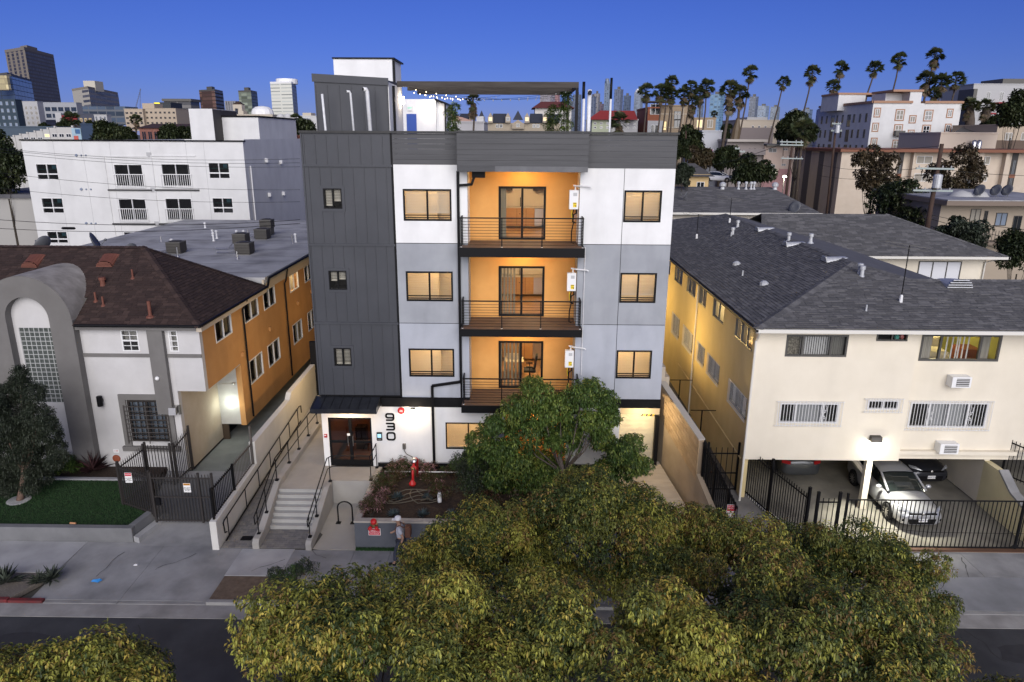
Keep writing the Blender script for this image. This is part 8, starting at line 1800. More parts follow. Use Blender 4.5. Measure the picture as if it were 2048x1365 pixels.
for x in (1342, 1366): b = MB(); p = at(x, 240, 152); b.fbox(fr, p.x - .05, p.x + .05, zb, zt_, 0, .045); b.build('joint', MATS['pale_joint'], o)
for (x, y) in ((1355, 232), (1355, 248), (1326, 252)): p = at(x, y, 152); fwin(o, fr, p.x - .7, p.x + .7, p.z - .9, p.z + .9, BRONZE, GLASSF if y < 250 else LITG)
b = MB(); p = at(1298, 207, 150); zz = at(1298, 205, 150).z
for x in (1294, 1308): q = at(x, 215, 150); b.box(q.x - .1, q.x + .1, 150, 150.2, q.z - 1, zz)
b.box(at(1291, 207, 150).x, at(1345, 207, 150).x, 149.5, 154, zz, zz + .25); b.build('roof_pergola', BRNM, o)
o, fr, a, c, zb, zt_ = flat('tan_flats', 'lower tan flats with two small windows right of the palms', 1388, 1432, 238, 300, 158, TANP, zb=2);
for x in (1399, 1420): p = at(x, 248, 158); fwin(o, fr, p.x - .6, p.x + .6, p.z - .8, p.z + .8, gm=LITG if x < 1410 else CURT)
o, fr, a, c, zb, zt_ = flat('white_garage', 'long plain white wall below the tan flats', 1405, 1444, 264, 284, 125, mat('chalk_wall', (.46, .47, .50), .9), zb=2)
o, fr, a, c, zb, zt_ = flat('terrace_flats', 'cream terraced flats on the skyline between the palms', 1475, 1558, 242, 280, 190, mat('terrace_cream', (.46, .40, .32), .9), zb=2); b = MB(); p, q = at(1494, 242, 190), at(1535, 235, 190); b.box(p.x, q.x, 190, 200, zt_, q.z); b.build('upper_floor', PALEB, o); grid(o, fr, at(1500, 250, 190).x, at(1550, 250, 190).x, zt_ - 4, zt_ - .5, 4, 1, .35, .6, gm=GLASSF)
b = MB(); p, q = at(1475, 270, 188), at(1545, 256, 188); b.box(p.x, q.x, 187, 189.9, 2, q.z); b.build('lower_terrace', mat('mauve_grey', (.20, .17, .165), .9), o)
gp = thing('pink_grey_flats', (at(1520, 330, 120).x, 120, 0), 'two storey flats in grey and faded pink beside the street', 'building'); GV = mat('warm_grey_stucco', (.24, .21, .20), .9); PK = mat('faded_pink', (.42, .33, .28), .9); fr = FR((0, 120, 0), (1, 0, 0), (0, -1, 0)); PP = lambda x, y: at(x, y, 120)
b = MB(); b.box(PP(1452, 300).x, PP(1527, 300).x, 120, 132, 0, PP(1490, 283).z); b.build('wall', GV, gp); b = MB(); b.box(PP(1527, 300).x + .02, PP(1588, 300).x, 119.6, 132, 0, PP(1550, 292).z); b.build('wall', PK, gp)
b = MB(); b.box(PP(1450, 300).x, PP(1530, 300).x, 119, 132.5, PP(1490, 284).z, PP(1490, 279).z); b.build('roof', mat('pale_fascia2', (.36, .33, .30), .9), gp); b = MB(); b.box(PP(1528, 300).x, PP(1580, 300).x, 118.8, 132.5, PP(1550, 293).z, PP(1550, 289).z); b.build('roof', COND, gp)
b = MB(); b.fbox(fr, PP(1527, 300).x + .05, PP(1586, 300).x, 0, PP(1550, 338).z, .4, .45); b.build('pink_dado', mat('rose_paint', (.30, .17, .17), .9), gp)
FR2 = FR((0, 119.6, 0), (1, 0, 0), (0, -1, 0))
for (x0, x1, y0, y1) in ((1535, 1552, 297, 305), (1564, 1574, 297, 301), (1533, 1549, 329, 336), (1561, 1570, 328, 332)): p, q = PP(x0, y1), PP(x1, y0); fwin(gp, FR2, p.x, q.x, p.z, q.z, PALEB, mat('far_screen', (.1, .1, .1), .4))
for (x0, x1, y0, y1) in ((1498, 1502, 296, 309), (1507, 1512, 296, 309), (1461, 1466, 310, 325), (1468, 1473, 310, 325)): p, q = PP(x0, y1), PP(x1, y0); fwin(gp, fr, p.x, q.x, p.z, q.z, GV, GLASSF)
b = MB(); b.fbox(fr, PP(1450, 300).x, PP(1527, 300).x, PP(1490, 310).z, PP(1490, 298).z, .0, 1.2); b.build('gallery', mat('gallery_mauve', (.22, .195, .19), .9), gp)
# beige building with brown fascia
bb_ = thing('beige_apartments', (at(1800, 400, 115).x, 115, 0), 'long beige apartment block with brown fascia and tall dark bays', 'building'); BE = mat('warm_beige', (.50, .42, .33), .85, (.54, .46, .37), 1, .1, 30, grime=.08); FB = mat('fascia_brown', (.20, .085, .05), .8); Yb = 115; fr = FR((0, Yb, 0), (1, 0, 0), (0, -1, 0)); PB = lambda x, y: at(x, y, Yb)
zt_ = PB(1850, 305).z; b = MB(); b.box(PB(1672, 400).x, PB(1745, 400).x, Yb, Yb + 14, 0, zt_); b.build('wall', BE, bb_); b = MB(); b.box(PB(1745, 400).x, PB(2120, 400).x, Yb + 1.2, Yb + 14, 0, zt_); b.build('wall', BE, bb_)
SD = FR((PB(1672, 400).x, 0, 0), (0, 1, 0), (-1, 0, 0)); b = MB(); b.box(PB(1672, 400).x, PB(1672, 400).x + .3, Yb + 14.01, Yb + 42, 0, zt_); b.build('wall', BE, bb_)
b = MB(); b.box(PB(1672, 400).x - .5, PB(2120, 400).x, Yb - .6, Yb + 15, zt_, PB(1850, 299).z); b.build('fascia', FB, bb_); b = MB(); b.box(PB(1672, 400).x - .5, PB(1672, 400).x + 1, Yb + 15.01, Yb + 42, zt_, PB(1850, 299).z); b.build('fascia', FB, bb_)
DKB = mat('dark_bay', (.03, .026, .024), .5)
for (y0, y1) in ((1.5, 3.2), (6.5, 8.5), (12, 14.5), (19, 22), (27, 30), (35, 38)): b = MB(); b.fbox(SD, Yb + y0, Yb + y1, .5, zt_ - .1, 0, .05); w = b.build('window_bay', mat('flank_bay', (.10, .09, .088), .6), bb_)
for (x0, x1) in ((1736, 1770), (1793, 1818), (1940, 1955), (2018, 2050)):
 b = MB(); p, q = PB(x0, 400), PB(x1, 300); b.fbox(FR((0, Yb + 1.2, 0), (1, 0, 0), (0, -1, 0)), p.x, q.x, .5, zt_ - .05, 0, .06); w = b.build('window_bay', DKB, bb_)
 for (yt, yb) in ((310, 338), (345, 378)): t0, t1 = PB(0, yb).z, PB(0, yt).z; b = MB(); b.fbox(FR((0, Yb + 1.2, 0), (1, 0, 0), (0, -1, 0)), p.x + .3, p.x + (q.x - p.x) * .48, t0, t1, .06, .09); b.build('pane', mat('bay_glass', (.12, .13, .14), .15, spec=.7), w); b = MB(); b.fbox(FR((0, Yb + 1.2, 0), (1, 0, 0), (0, -1, 0)), p.x + (q.x - p.x) * .56, q.x - .3, t0, t1, .06, .09); b.build('pane', MATS['bay_glass'], w)
 b = MB(); b.fbox(FR((0, Yb + 1.2, 0), (1, 0, 0), (0, -1, 0)), p.x, q.x, PB(0, 345).z, PB(0, 338).z, .06, .1); b.build('spandrel', FB, w)
for (x0, x1) in ((1818, 1832), (1955, 1960), (2005, 2018)): b = MB(); p, q = PB(x0, 400), PB(x1, 300); b.fbox(FR((0, Yb + 1.2, 0), (1, 0, 0), (0, -1, 0)), p.x + .05, q.x, 0, zt_ - .02, 0, .9); b.build('pier', BE, bb_)
fr2 = FR((0, Yb + 1.2, 0), (1, 0, 0), (0, -1, 0))
for (x0, x1, y0, y1) in ((1840, 1874, 313, 328), (1835, 1870, 348, 364), (1969, 1991, 314, 330), (1964, 1985, 350, 364)): p, q = PB(x0, y1), PB(x1, y0); fwin(bb_, fr2, p.x, q.x, p.z, q.z, WFRAME, CURT, mul=1)
# white apartment block with tan trim
wt = thing('hill_apartments', (at(1830, 260, 150).x, 150, 0), 'white four storey apartment block with tan trim on the hill', 'building'); Yw = 150; fr = FR((0, Yw, 0), (1, 0, 0), (0, -1, 0)); PQ = lambda x, y: at(x, y, Yw); HW = mat('hill_white', (.58, .58, .57), .85, (.63, .63, .62), .7, .1, 30, grime=.08); TT = mat('tan_trim', (.34, .2, .13), .8)
xl, xr = PQ(1741, 250).x, PQ(1917, 250).x; zt_ = PQ(1830, 207).z; b = MB(); b.box(xl, xr, Yw, Yw + 16, 0, zt_); b.build('wall', HW, wt)
L2, L0 = at(1636, 250, 176), Vector((xl, Yw, 0)); b = MB(); b.slab([(L2.x, L2.y), (xl, Yw + .01), (xl, Yw + 16), (L2.x + 4, L2.y + 12)], 0, zt_ + .0); b.build('wing', HW, wt)
b = MB(); b.box(xl - .1, PQ(1818, 250).x, Yw - .3, Yw + 16, zt_, zt_ + .45); b.box(PQ(1842, 250).x, xr + .2, Yw - .3, Yw + 16, zt_, zt_ + .45); b.build('cornice', TT, wt)
d2 = (Vector((xl, Yw, 0)) - Vector((L2.x, L2.y, 0))); u2 = d2.normalized(); WSF = FR((L2.x, L2.y, 0), u2, (u2.y, -u2.x, 0)); Lw = d2.length
b = MB(); b.fbox(WSF, -.2, Lw, zt_ + .001, zt_ + .45, -.5, .3); b.build('cornice', TT, wt)
p, q = PQ(1818, 206), PQ(1845, 184); b = MB(); b.box(p.x, q.x, Yw + .02, Yw + 6, zt_, q.z); b.build('stair_tower', HW, wt); b = MB(); b.box(p.x - 3.5, q.x + .2, Yw - .2, Yw + 9, q.z, q.z + .4); b.build('cornice', TT, wt); b = MB(); b.box(PQ(1785, 200).x, p.x - .01, Yw + 3, Yw + 9, zt_, q.z - .1); b.build('stair_tower', HW, wt)
p, q = at(1676, 206, 163), at(1732, 190, 163); b = MB(); b.box(p.x, q.x, 163, 172, zt_ - 1, q.z); b.build('roof_house', HW, wt); b = MB(); b.box(p.x - .2, q.x + 8, 162.8, 172, q.z, q.z + .4); b.build('cornice', TT, wt)
for (x0, x1, y0, y1) in ((1749, 1760, 218, 233), (1791, 1808, 221, 240), (1819, 1831, 233, 245), (1848, 1865, 222, 241), (1894, 1905, 220, 234), (1745, 1756, 248, 262), (1788, 1804, 251, 270), (1816, 1827, 262, 274), (1844, 1860, 252, 270), (1890, 1901, 250, 264), (1742, 1753, 278, 292), (1785, 1800, 282, 297), (1841, 1856, 280, 297)): p, q = PQ(x0, y1), PQ(x1, y0); fwin(wt, fr, p.x, q.x, p.z, q.z, WFRAME, GLASSF if x0 > 1840 else CURT, TT, 1, .22, .1, 1 if x1 - x0 > 13 else 0)
b = MB(); p, q = PQ(1838, 286), PQ(1862, 277); b.hexa([(p.x, Yw - 1.4, p.z), (q.x, Yw - 1.4, p.z), (q.x, Yw, p.z), (p.x, Yw, p.z), (p.x + .2, Yw - .2, q.z), (q.x - .2, Yw - .2, q.z), (q.x - .2, Yw, q.z), (p.x + .2, Yw, q.z)]); b.build('awning', mat('awning_brown', (.16, .12, .09), .8), wt); b = MB(); p, q = PQ(1786, 272), PQ(1806, 262); b.fbox(fr, p.x, q.x, p.z, q.z, .1, 1.0); b.build('balcony_box', COND, wt)
for r_i in range(3):
 for k in range(9): u = Lw * (.06 + k * .105); z = zt_ - 3.6 - r_i * 3.1; tall = k in (2, 5); fwin(wt, WSF, u, u + (1.6 if tall else .8), z - (.8 if tall else 0), z + 1.7, COND, GLASSF)
# far right
o, fr, a, c, zb, zt_ = flat('modern_flats', 'modern white flats with red balconies at the right skyline', 1948, 2100, 170, 290, 190, PALEB, zb=2); grid(o, fr, at(1962, 200, 190).x, c, at(1980, 268, 190).z, zt_ - 1, 5, 3, .3, .6, gm=GLASSF)
for (x0, x1, y0) in ((1994, 2016, 205), (1968, 1990, 226), (1966, 1986, 250)): p, q = at(x0, y0 + 3, 189), at(x1, y0, 189); b = MB(); b.box(p.x, q.x, 188.4, 190, p.z, q.z); b.build('balcony', MATS['red_panel'], o)
b = MB(); p, q = at(2004, 172, 191), at(2060, 158, 191); b.box(p.x, q.x, 191, 200, zt_, q.z); b.build('penthouse', COND, o); b = MB(); b.box(at(1945, 200, 189.5).x, at(1952, 200, 189.5).x, 189.5, 196, 5, at(1948, 178, 189.5).z); b.build('dark_fin', COND, o)
o, fr, a, c, zb, zt_ = flat('cream_shed', 'blank cream wall with two steel tanks on the hill', 1882, 1996, 268, 305, 128, mat('cream_wall2', (.52, .44, .36), .9), zb=2)
for x in (1947, 1957): b = MB(); p = at(x, 292, 127); b.lathe((p.x, 127, p.z - 1), [(.42, 0), (.45, .1), (.45, 1.7), (.3, 1.9), (.1, 1.95)], 12); b.build('tank', STEEL, o, smooth=True)
o, fr, a, c, zb, zt_ = flat('brown_base_flats', 'beige flats with a brown base at the far right', 1996, 2110, 252, 310, 135, mat('sand_stucco', (.40, .33, .25), .9), zb=2); b = MB(); b.fbox(fr, a, c, 2, at(2020, 281, 135).z, 0, .2); b.build('brown_base', mat('umber', (.12, .085, .065), .9), o)
for x in (2010, 2042): p = at(x, 274, 135); fwin(o, fr, p.x, p.x + 1.2, p.z - .6, p.z + .7, gm=CURT)
b = MB(); b.add([(at(1905, 268, 140).x, 140, at(1905, 268, 140).z), (at(1995, 268, 140).x, 140, at(1995, 268, 140).z), (at(2005, 254, 146).x, 146, at(2005, 254, 146).z), (at(1925, 254, 146).x, 146, at(1925, 254, 146).z)], [(0, 1, 2, 3)]); b.solo('dark_gable_roof', COND, 'dark sloping roof between the cream wall and the palms', 'roof')
# motel style block at lower right
mo = thing('gallery_flats', (at(1960, 450, 66).x, 66, 0), 'beige gallery flats with pale flat roof at the right edge', 'building'); Ym = 66; fr = FR((0, Ym, 0), (1, 0, 0), (0, -1, 0)); PM = lambda x, y: at(x, y, Ym); MOB = mat('motel_beige', (.34, .285, .22), .9)
b = MB(); b.box(PM(1876, 450).x, PM(2140, 450).x, Ym, Ym + 12, 0, PM(1960, 408).z); b.build('wall', MOB, mo); zt_ = PM(1960, 400).z; b = MB(); b.box(PM(1866, 450).x, PM(2150, 450).x, Ym - 1.6, Ym + 13, PM(1960, 409).z, zt_); b.build('fascia', mat('motel_fascia', (.19, .15, .12), .9), mo); b = MB(); b.box(PM(1868, 450).x, PM(2150, 450).x, Ym - 1.5, Ym + 12.9, zt_ + .004, zt_ + .1); b.build('roof', mat('silver_roof', (.38, .38, .39), .7, (.25, .25, .26), .4, grime=.3), mo)
for (x0, x1, y0, y1, mm) in ((1938, 1963, 418, 443, CURT), (1965, 1977, 422, 447, GLASSF), (1988, 2016, 426, 452, mat('blue_curtain', (.15, .19, .25), .5)), (2022, 2045, 432, 462, GLASSF), (1940, 1975, 468, 490, CURT)): p, q = PM(x0, y1), PM(x1, y0); fwin(mo, fr, p.x, q.x, p.z, q.z, BRONZE, mm)
b = MB(); b.box(PM(1930, 450).x, PM(2140, 450).x, Ym - 1.5, Ym, PM(0, 470).z - .1, PM(0, 470).z + .15); b.build('gallery_floor', MATS['motel_fascia'], mo)
for k in range(40): x = PM(1930, 450).x + k * .28; b = MB(); b.box(x - .015, x + .015, Ym - 1.5, Ym - 1.46, PM(0, 470).z + .15, PM(0, 470).z + 1.2); b.build('baluster', BRONZE, mo)
for (x, y) in ((1921, 393), (1951, 392)): b = MB(); p = at(x, y + 4, Ym + 3); b.lathe((p.x, Ym + 3, p.z - .4), [(1.3, 0), (1.2, .5), (.8, .95), (.1, 1.15)], 14); b.build('skylight_dome', PALEB, mo, smooth=True)
for i, (x, y) in enumerate(((1960, 386), (1992, 388), (2014, 390))): p = at(x, y + 8, Ym + 2); dish(p.x, Ym + 2, zt_ + .1, R(200), '%s satellite dish in the row on the gallery flats' % ('first', 'second', 'third')[i], .55)
# hip roofs behind the cream apartments
s2 = thing('rear_house', (26, 46, 0), 'cream house with grey hip roof behind the cream apartments', 'building'); RP = MATS['plain_shingle']
b = MB(); b.box(17, 30.4, 46.3, 56, 0, 6.75); b.build('wall', CREAM, s2); fr = FR((0, 46.3, 0), (1, 0, 0), (0, -1, 0))
shingles(s2, [(15.5, 45.5, 6.8), (31.2, 45.5, 6.8), (25.8, 50.8, 8.9), (17, 50.8, 8.9)], SHG, .2, .45, 0, 21); shingles(s2, [(31.2, 45.5, 6.8), (31.2, 56, 6.8), (25.8, 50.8, 8.9)], SHG, .2, .45, 0, 22); ridge_cap(s2, (31.2, 45.5, 6.8), (25.8, 50.8, 8.9), SHG)
b = MB(); b.poly([(15.5, 56, 6.8), (17, 50.8, 8.9), (25.8, 50.8, 8.9), (31.2, 56, 6.8)][::-1]); b.build('roof_slope', RP, s2)
b = MB(); b.box(15.5, 31.3, 45.4, 45.52, 6.62, 6.78); b.box(31.2, 31.32, 45.4, 56, 6.62, 6.78); b.build('gutter', GUTW, s2); b = MB(); b.tube([(30.6, 45.6, 6.6), (30.3, 46.2, 6.3), (30.3, 46.2, 1)], .05, 6); b.build('downspout', GUTW, s2)
p, q = at(1832, 560, 46.3), at(1924, 523, 46.3); w = fwin(s2, fr, p.x, q.x, p.z, q.z, DGREY, MATS['white_vane'], mul=2)
s3_ = thing('far_grey_roof', (23, 70, 0), 'broad dark grey roof with turbine vents beyond the aerials', 'building'); b = MB(); b.box(12, 28.6, 70.6, 84, 0, 6.9); b.build('wall', mat('cream_wall3', (.55, .50, .42), .85), s3_)
shingles(s3_, [(11, 70, 7.0), (29.2, 70, 7.0), (27.5, 80, 8.8), (11, 80, 8.8)], SHG, .3, .7, 0, 23); b = MB(); b.poly([(11, 80, 8.8), (27.5, 80, 8.8), (29.2, 90, 7), (11, 90, 7)]); b.poly([(29.2, 70, 7.0), (29.2, 90, 7), (27.5, 80, 8.8)]); b.build('roof_slope', RP, s3_)
b = MB(); b.box(11, 29.3, 69.85, 70, 6.8, 7.0); b.build('gutter', GUTW, s3_); fr = FR((0, 70.6, 0), (1, 0, 0), (0, -1, 0));
for (x0, x1) in ((1346, 1356), (1389, 1404)): p, q = at(x0, 446, 70.6), at(x1, 438, 70.6); fwin(s3_, fr, p.x, q.x, p.z - .5, q.z, WFRAME, CURT)
for (x, k) in ((1445, 1), (1477, 0), (1492, 0), (1502, 0), (1508, 0), (1550, 1)):
 p = at(x, 375, 79); b = MB(); b.lathe((p.x, 79, 8.6), [(.25, 0), (.2, .25), (.34, .35), (.35, .6), (.2, .75), (.05, .8)] if k else [(.2, 0), (.1, .2), (.1, .55), (.17, .6), (.17, .8), (.05, .85)], 10); b.build('turbine_vent' if k else 'roof_vent', GALV, s3_)
p = at(1590, 428, 70.5); dish(p.x, 70.5, 6.9, R(215), 'large dark dish on the corner of the broad grey roof', .65); p = at(1374, 402, 74); dish(p.x, 74, 7.7, R(160), 'small dark dish in the middle of the broad grey roof', .45)
o, fr, a, c, zb, zt_ = flat('yellow_cottage', 'small yellow cottage beyond the broad grey roof', 1378, 1418, 353, 380, 95, mat('cottage_yellow', (.55, .40, .2), .9), zb=0, depth=8); b = MB(); b.add([(a - .8, 94.2, zt_), (c + .6, 94.2, zt_), (c - 1, 99, zt_ + 1.5), (a + .5, 99, zt_ + 1.5)], [(0, 1, 2, 3)]); b.build('roof', COND, o); p = at(1393, 372, 95); fwin(o, fr, p.x, p.x + 1.0, p.z - 1, p.z + .5)
bl = thing('billboard', (at(1416, 320, 118).x, 118, 0), 'pink and white billboard beside the street', 'billboard'); p, q = at(1404, 328, 118), at(1427, 299, 118); b = MB(); b.box(p.x, q.x, 118, 118.3, p.z, q.z); b.build('board', mat('board_white', (.5, .5, .52), .7), bl); b = MB(); b.box(p.x + .1, q.x - .1, 117.95, 118, p.z + (q.z - p.z) * .48, q.z - .05); b.build('pink_print', mat('board_pink', (.55, .2, .35), .7), bl); b = MB(); b.box(p.x + .6, p.x + 1.3, 117.9, 117.95, p.z + 1.3, p.z + 1.6); b.build('dark_print', COND, bl)
for x in (p.x + .3, q.x - .3): b = MB(); b.box(x - .1, x + .1, 118.1, 118.25, 0, p.z); b.build('leg', COND, bl)
c_ = car('white car parked on the street beyond the grey roof', (at(1437, 362, 105).x, 105, at(1437, 364, 105).z), R(60), mat('white_paint', (.6, .61, .63), .3, coat=.4), 'cars on the far street')
# ------------------------------------------------------------------ poles, wires, signs
POLE = mat('pole_timber', (.05, .03, .022), .9, (.075, .045, .033), 5, stretch=(1, 1, .2)); ARM = mat('cross_arm', (.33, .38, .36), .8)
def pole(label, pt, pb, Y, arms, r=.14, trans=None):
 a, c = at(*pt, Y), at(*pb, Y); o = thing('utility_pole', (c.x, Y, 0), label, 'utility pole', 'utility poles'); d = (a - c).normalized(); c0 = c - d * (c.z / d.z) if d.z > .1 else c
 b = MB(); b.tube([c0, c, a], [r * 1.15, r, r * .75], 10); b.build('shaft', POLE, o, smooth=True)
 for (x0, x1, y) in arms:
  p, q = at(x0, y, Y - .2), at(x1, y + (x1 - x0) * .02, Y - .2); b = MB(); b.bar(p, q, .12, .14); b.build('cross_arm', ARM, o)
  for t in (.08, .3, .7, .92): s = p.lerp(q, t); b = MB(); b.lathe(s + Vector((0, 0, .07)), [(.03, 0), (.06, .05), (.05, .15), (.02, .18)], 8); b.build('insulator', PALEB, o)
 if trans: p = at(*trans, Y - .45); b = MB(); b.lathe(p - Vector((0, 0, .6)), [(.3, 0), (.34, .05), (.34, 1.0), (.3, 1.08), (.1, 1.15)], 14); b.build('transformer', GALV, o, smooth=False)
 return o
pole('timber utility pole with a grey transformer in front of the brown leafed tree', (1884, 288), (1852, 470), 60, ((1832, 1908, 337), (1826, 1905, 381)), .2, (1875, 362))
pole('timber utility pole with pale cross arms beside the pink flats', (1585, 285), (1574, 375), 90, ((1560, 1606, 284), (1560, 1606, 290), (1562, 1606, 317)), .17)
pole('utility pole standing before the white hill apartments', (1673, 243), (1667, 300), 108, ((1664, 1682, 248), (1662, 1684, 262)), .16, (1675, 258))
pole('street pole with a bent lamp arm behind the palms', (1372, 262), (1371, 345), 112, (), .12); pole('street pole with forked lamp arms beside the grey flats', (1480, 305), (1474, 352), 108, ((1470, 1479, 298), (1479, 1490, 304)), .12)
def wire(label, pts, r=.016, group='overhead cables'):
 P3 = [at(x, y, Y) for (x, y, Y) in pts]; out = []
 for a, c in zip(P3[:-1], P3[1:]):
  L_ = (c - a).length
  for t in np.linspace(0, 1, 13)[:-1]: out.append(a.lerp(c, t) - Vector((0, 0, L_ * .035 * 4 * t * (1 - t) * .5)))
 out.append(P3[-1]); b = MB(); b.tube(out, r, 4); b.solo('overhead_cable', BLACK, label, 'cable', group)
for i, (y0, y1, w_) in enumerate(((299, 310, 'topmost'), (301, 318, 'second highest'), (306, 326, 'third'), (347, 372, 'fourth'), (378, 396, 'fifth'))): wire('%s thin cable crossing the white apartment building' % w_, [(-40, y0 - 6, 58), (600, y1 + 8, 56)], .017)
wire('thick cable with a splice box low across the white building', [(-40, 455, 50), (600, 447, 47)], .022); wire('thick cable just above the brown roof ridge', [(-40, 437, 49), (600, 440, 46)], .022)
p = at(137, 457, 48.8); b = MB(); b.lathe(p - Vector((.5, 0, 0)), [(.02, 0), (.09, .1), (.09, .9), (.02, 1.0)], 8, axis=(1, 0, 0)); b.solo('splice_box', BLACK, 'black splice case hanging on the thick left cable', 'splice case')
for i, (x, y, a, c) in enumerate(((1540, 417, 1858, 436), (1545, 424, 1858, 444), (1860, 430, 2080, 462), (1860, 438, 2080, 486), (1860, 452, 2080, 520), (1880, 338, 2080, 352), (1640, 330, 1880, 333), (1640, 352, 1880, 345), (1606, 288, 1884, 292), (1360, 336, 1560, 290))): wire('%s overhead cable strung to the right hand poles' % ('first', 'second', 'third', 'fourth', 'fifth', 'sixth', 'seventh', 'eighth', 'ninth', 'tenth')[i], [(x, y, 60 if x > 1800 else 88), (a, c, 60)], .024 if i not in (2, 3) else .03)
ss = thing('stop_sign', (at(1740, 434, 85).x, 85, 0), 'red stop sign on a post beyond the grey roofs', 'sign'); p = at(1740, 434, 85); b = MB(); b.lathe(p, [(.38, 0), (.38, .02)], 8, axis=(0, -1, 0)); b.build('plate', REDP, ss); b = MB(); b.tube([(p.x, 85.05, 0), (p.x, 85.05, p.z + .3)], .03, 6); b.build('post', STEEL, ss); text('STOP', (p.x, 84.97, p.z), .26, WS, ss)
sl3 = thing('street_light', (at(1662, 402, 82).x, 82, 0), 'lit street lamp head near the pink flats', 'street lamp'); p = at(1569, 355, 100); b = MB(); b.lathe(p, [(.25, 0), (.3, .1), (.1, .25)], 10); b.build('lamp_head', mat('street_glow', (1, 1, .9), .5, emit=(1, .97, .82), estr=5), sl3); b = MB(); b.tube([(p.x, 100.1, 0), (p.x, 100.1, p.z)], .06, 6); b.build('post', COND, sl3); lamp(sl3, p - Vector((0, .4, .3)), 160, (1, .95, .8), .2)
# ------------------------------------------------------------------ palms and far trees
FRG = [leaf_mat('palm_green', (.036, .048, .02)), leaf_mat('palm_olive', (.06, .064, .026)), leaf_mat('palm_dead', (.11, .08, .048))]
def palm_crown(seed, skirt):
 """fan leaves round a crown, dead ones hanging below; unit size about 3 m across"""
 rs = np.random.RandomState(seed); V, F, M = [], [], []
 def fan(base, d, rad, m, spread=1.9, nb=9):
  d = d / np.linalg.norm(d); s = np.cross(d, [0, 0, 1.0]); ns = np.linalg.norm(s); s = s / ns if ns > .05 else np.array([1.0, 0, 0]); u = np.cross(s, d)
  tw = rs.uniform(-.6, .6); s, u = s * math.cos(tw) + u * math.sin(tw), u * math.cos(tw) - s * math.sin(tw)
  hub = base + d * rad * .9
  for k in range(nb):
   a = (k / (nb - 1) - .5) * spread * 1.25; q = d * math.cos(a) + s * math.sin(a); tip = hub + q * rad * rs.uniform(.8, 1.05) - np.array([0, 0, rad * .22]) + u * .05; w = np.cross(q, u) * rad * .1; mid = hub + q * rad * .5
   i = len(V); V.extend([hub, mid - w, tip, mid + w]); F.append((i, i + 1, i + 2, i + 3)); M.append(m)
  w = s * .02; i = len(V); V.extend([base - w, base + w, hub + w, hub - w]); F.append((i, i + 1, i + 2, i + 3)); M.append(m)
 for k in range(48):
  el = rs.uniform(-.6, 1.35); az = rs.uniform(0, 6.283); fan(np.array([0, 0, 0.0]), np.array([math.cos(az) * math.cos(el), math.sin(az) * math.cos(el), math.sin(el)]), rs.uniform(.62, .82), 0 if rs.rand() < .65 else 1)
 for k in range(int(26 * skirt)):
  el = rs.uniform(-1.45, -.75); az = rs.uniform(0, 6.283); fan(np.array([0, 0, -rs.uniform(0, 1.1) * skirt]), np.array([math.cos(az) * math.cos(el), math.sin(az) * math.cos(el), math.sin(el)]), rs.uniform(.5, .7), 2 if rs.rand() < .75 else 1)
 b = MB(); b.v = [tuple(v) for v in V]; b.f = F; b.m = M; return b.mesh('crown', FRG)
PC = [palm_crown(s, k) for s, k in ((1, .6), (2, .9), (3, .5), (4, 1.8), (5, .9))]
PTR = mat('palm_trunk', (.06, .045, .035), .9, (.09, .07, .055), 4, .4, 10)
def palm(label, top, base, Y, size, k, r=.17, group='tall fan palms', name='fan_palm'):
 a, c = at(*top, Y), at(*base, Y); d = c - a; zg = 2.0; o = thing(name, (c.x, Y, zg), label, 'palm tree', group)
 e = a + d * ((a.z - zg) / max(.1, -d.z)) if -d.z > 1 else Vector((a.x, Y, zg)); e = Vector((c.x + (e.x - c.x) * .4, Y, zg)); m1 = a.lerp(c, .5) + Vector((.15, 0, 0))
 b = MB(); b.tube([e, c, m1, a], [r * 1.4, r * 1.1, r, r * .8], 7); b.build('trunk', PTR, o, smooth=True)
 cr = link('crown', PC[k], o, a - Vector((c.x, Y, zg))); cr.scale = (size,) * 3; cr.rotation_euler = (0, 0, rnd.uniform(0, 6))
pal_r = [((1501, 146), (1478, 277), 1.0, 0, 'leaning tall palm left of the downtown slab'), ((1567, 165), (1539, 277), .85, 2, 'short crowned leaning palm above the terraced flats'), ((1625, 146), (1606, 229), 1.0, 1, 'tall leaning palm left of the hill apartments'), ((1682, 137), (1668, 208), .95, 0, 'taller palm of the pair behind the hill apartments'), ((1667, 173), (1663, 208), .95, 1, 'shorter palm of the pair behind the hill apartments'), ((1750, 136), (1734, 190), 1.0, 2, 'palm rising behind the middle of the hill apartments'), ((1799, 120), (1784, 190), 1.0, 0, 'palm right of the roof mast on the hill apartments'), ((1870, 112), (1850, 190), 1.05, 1, 'highest palm in the picture'), ((1853, 160), (1849, 200), 1.2, 1, 'broad palm below the highest palm'), ((1883, 164), (1876, 210), 1.15, 1, 'palm right of the highest one'), ((1912, 160), (1902, 210), 1.1, 2, 'rightmost of the tall palms'), ((1869, 188), (1868, 215), .95, 0, 'low palm tucked behind the apartment roof')]
for (t, bs, s, k, lab) in pal_r: palm(lab, t, bs, 175, s * 1.55, k, .17)
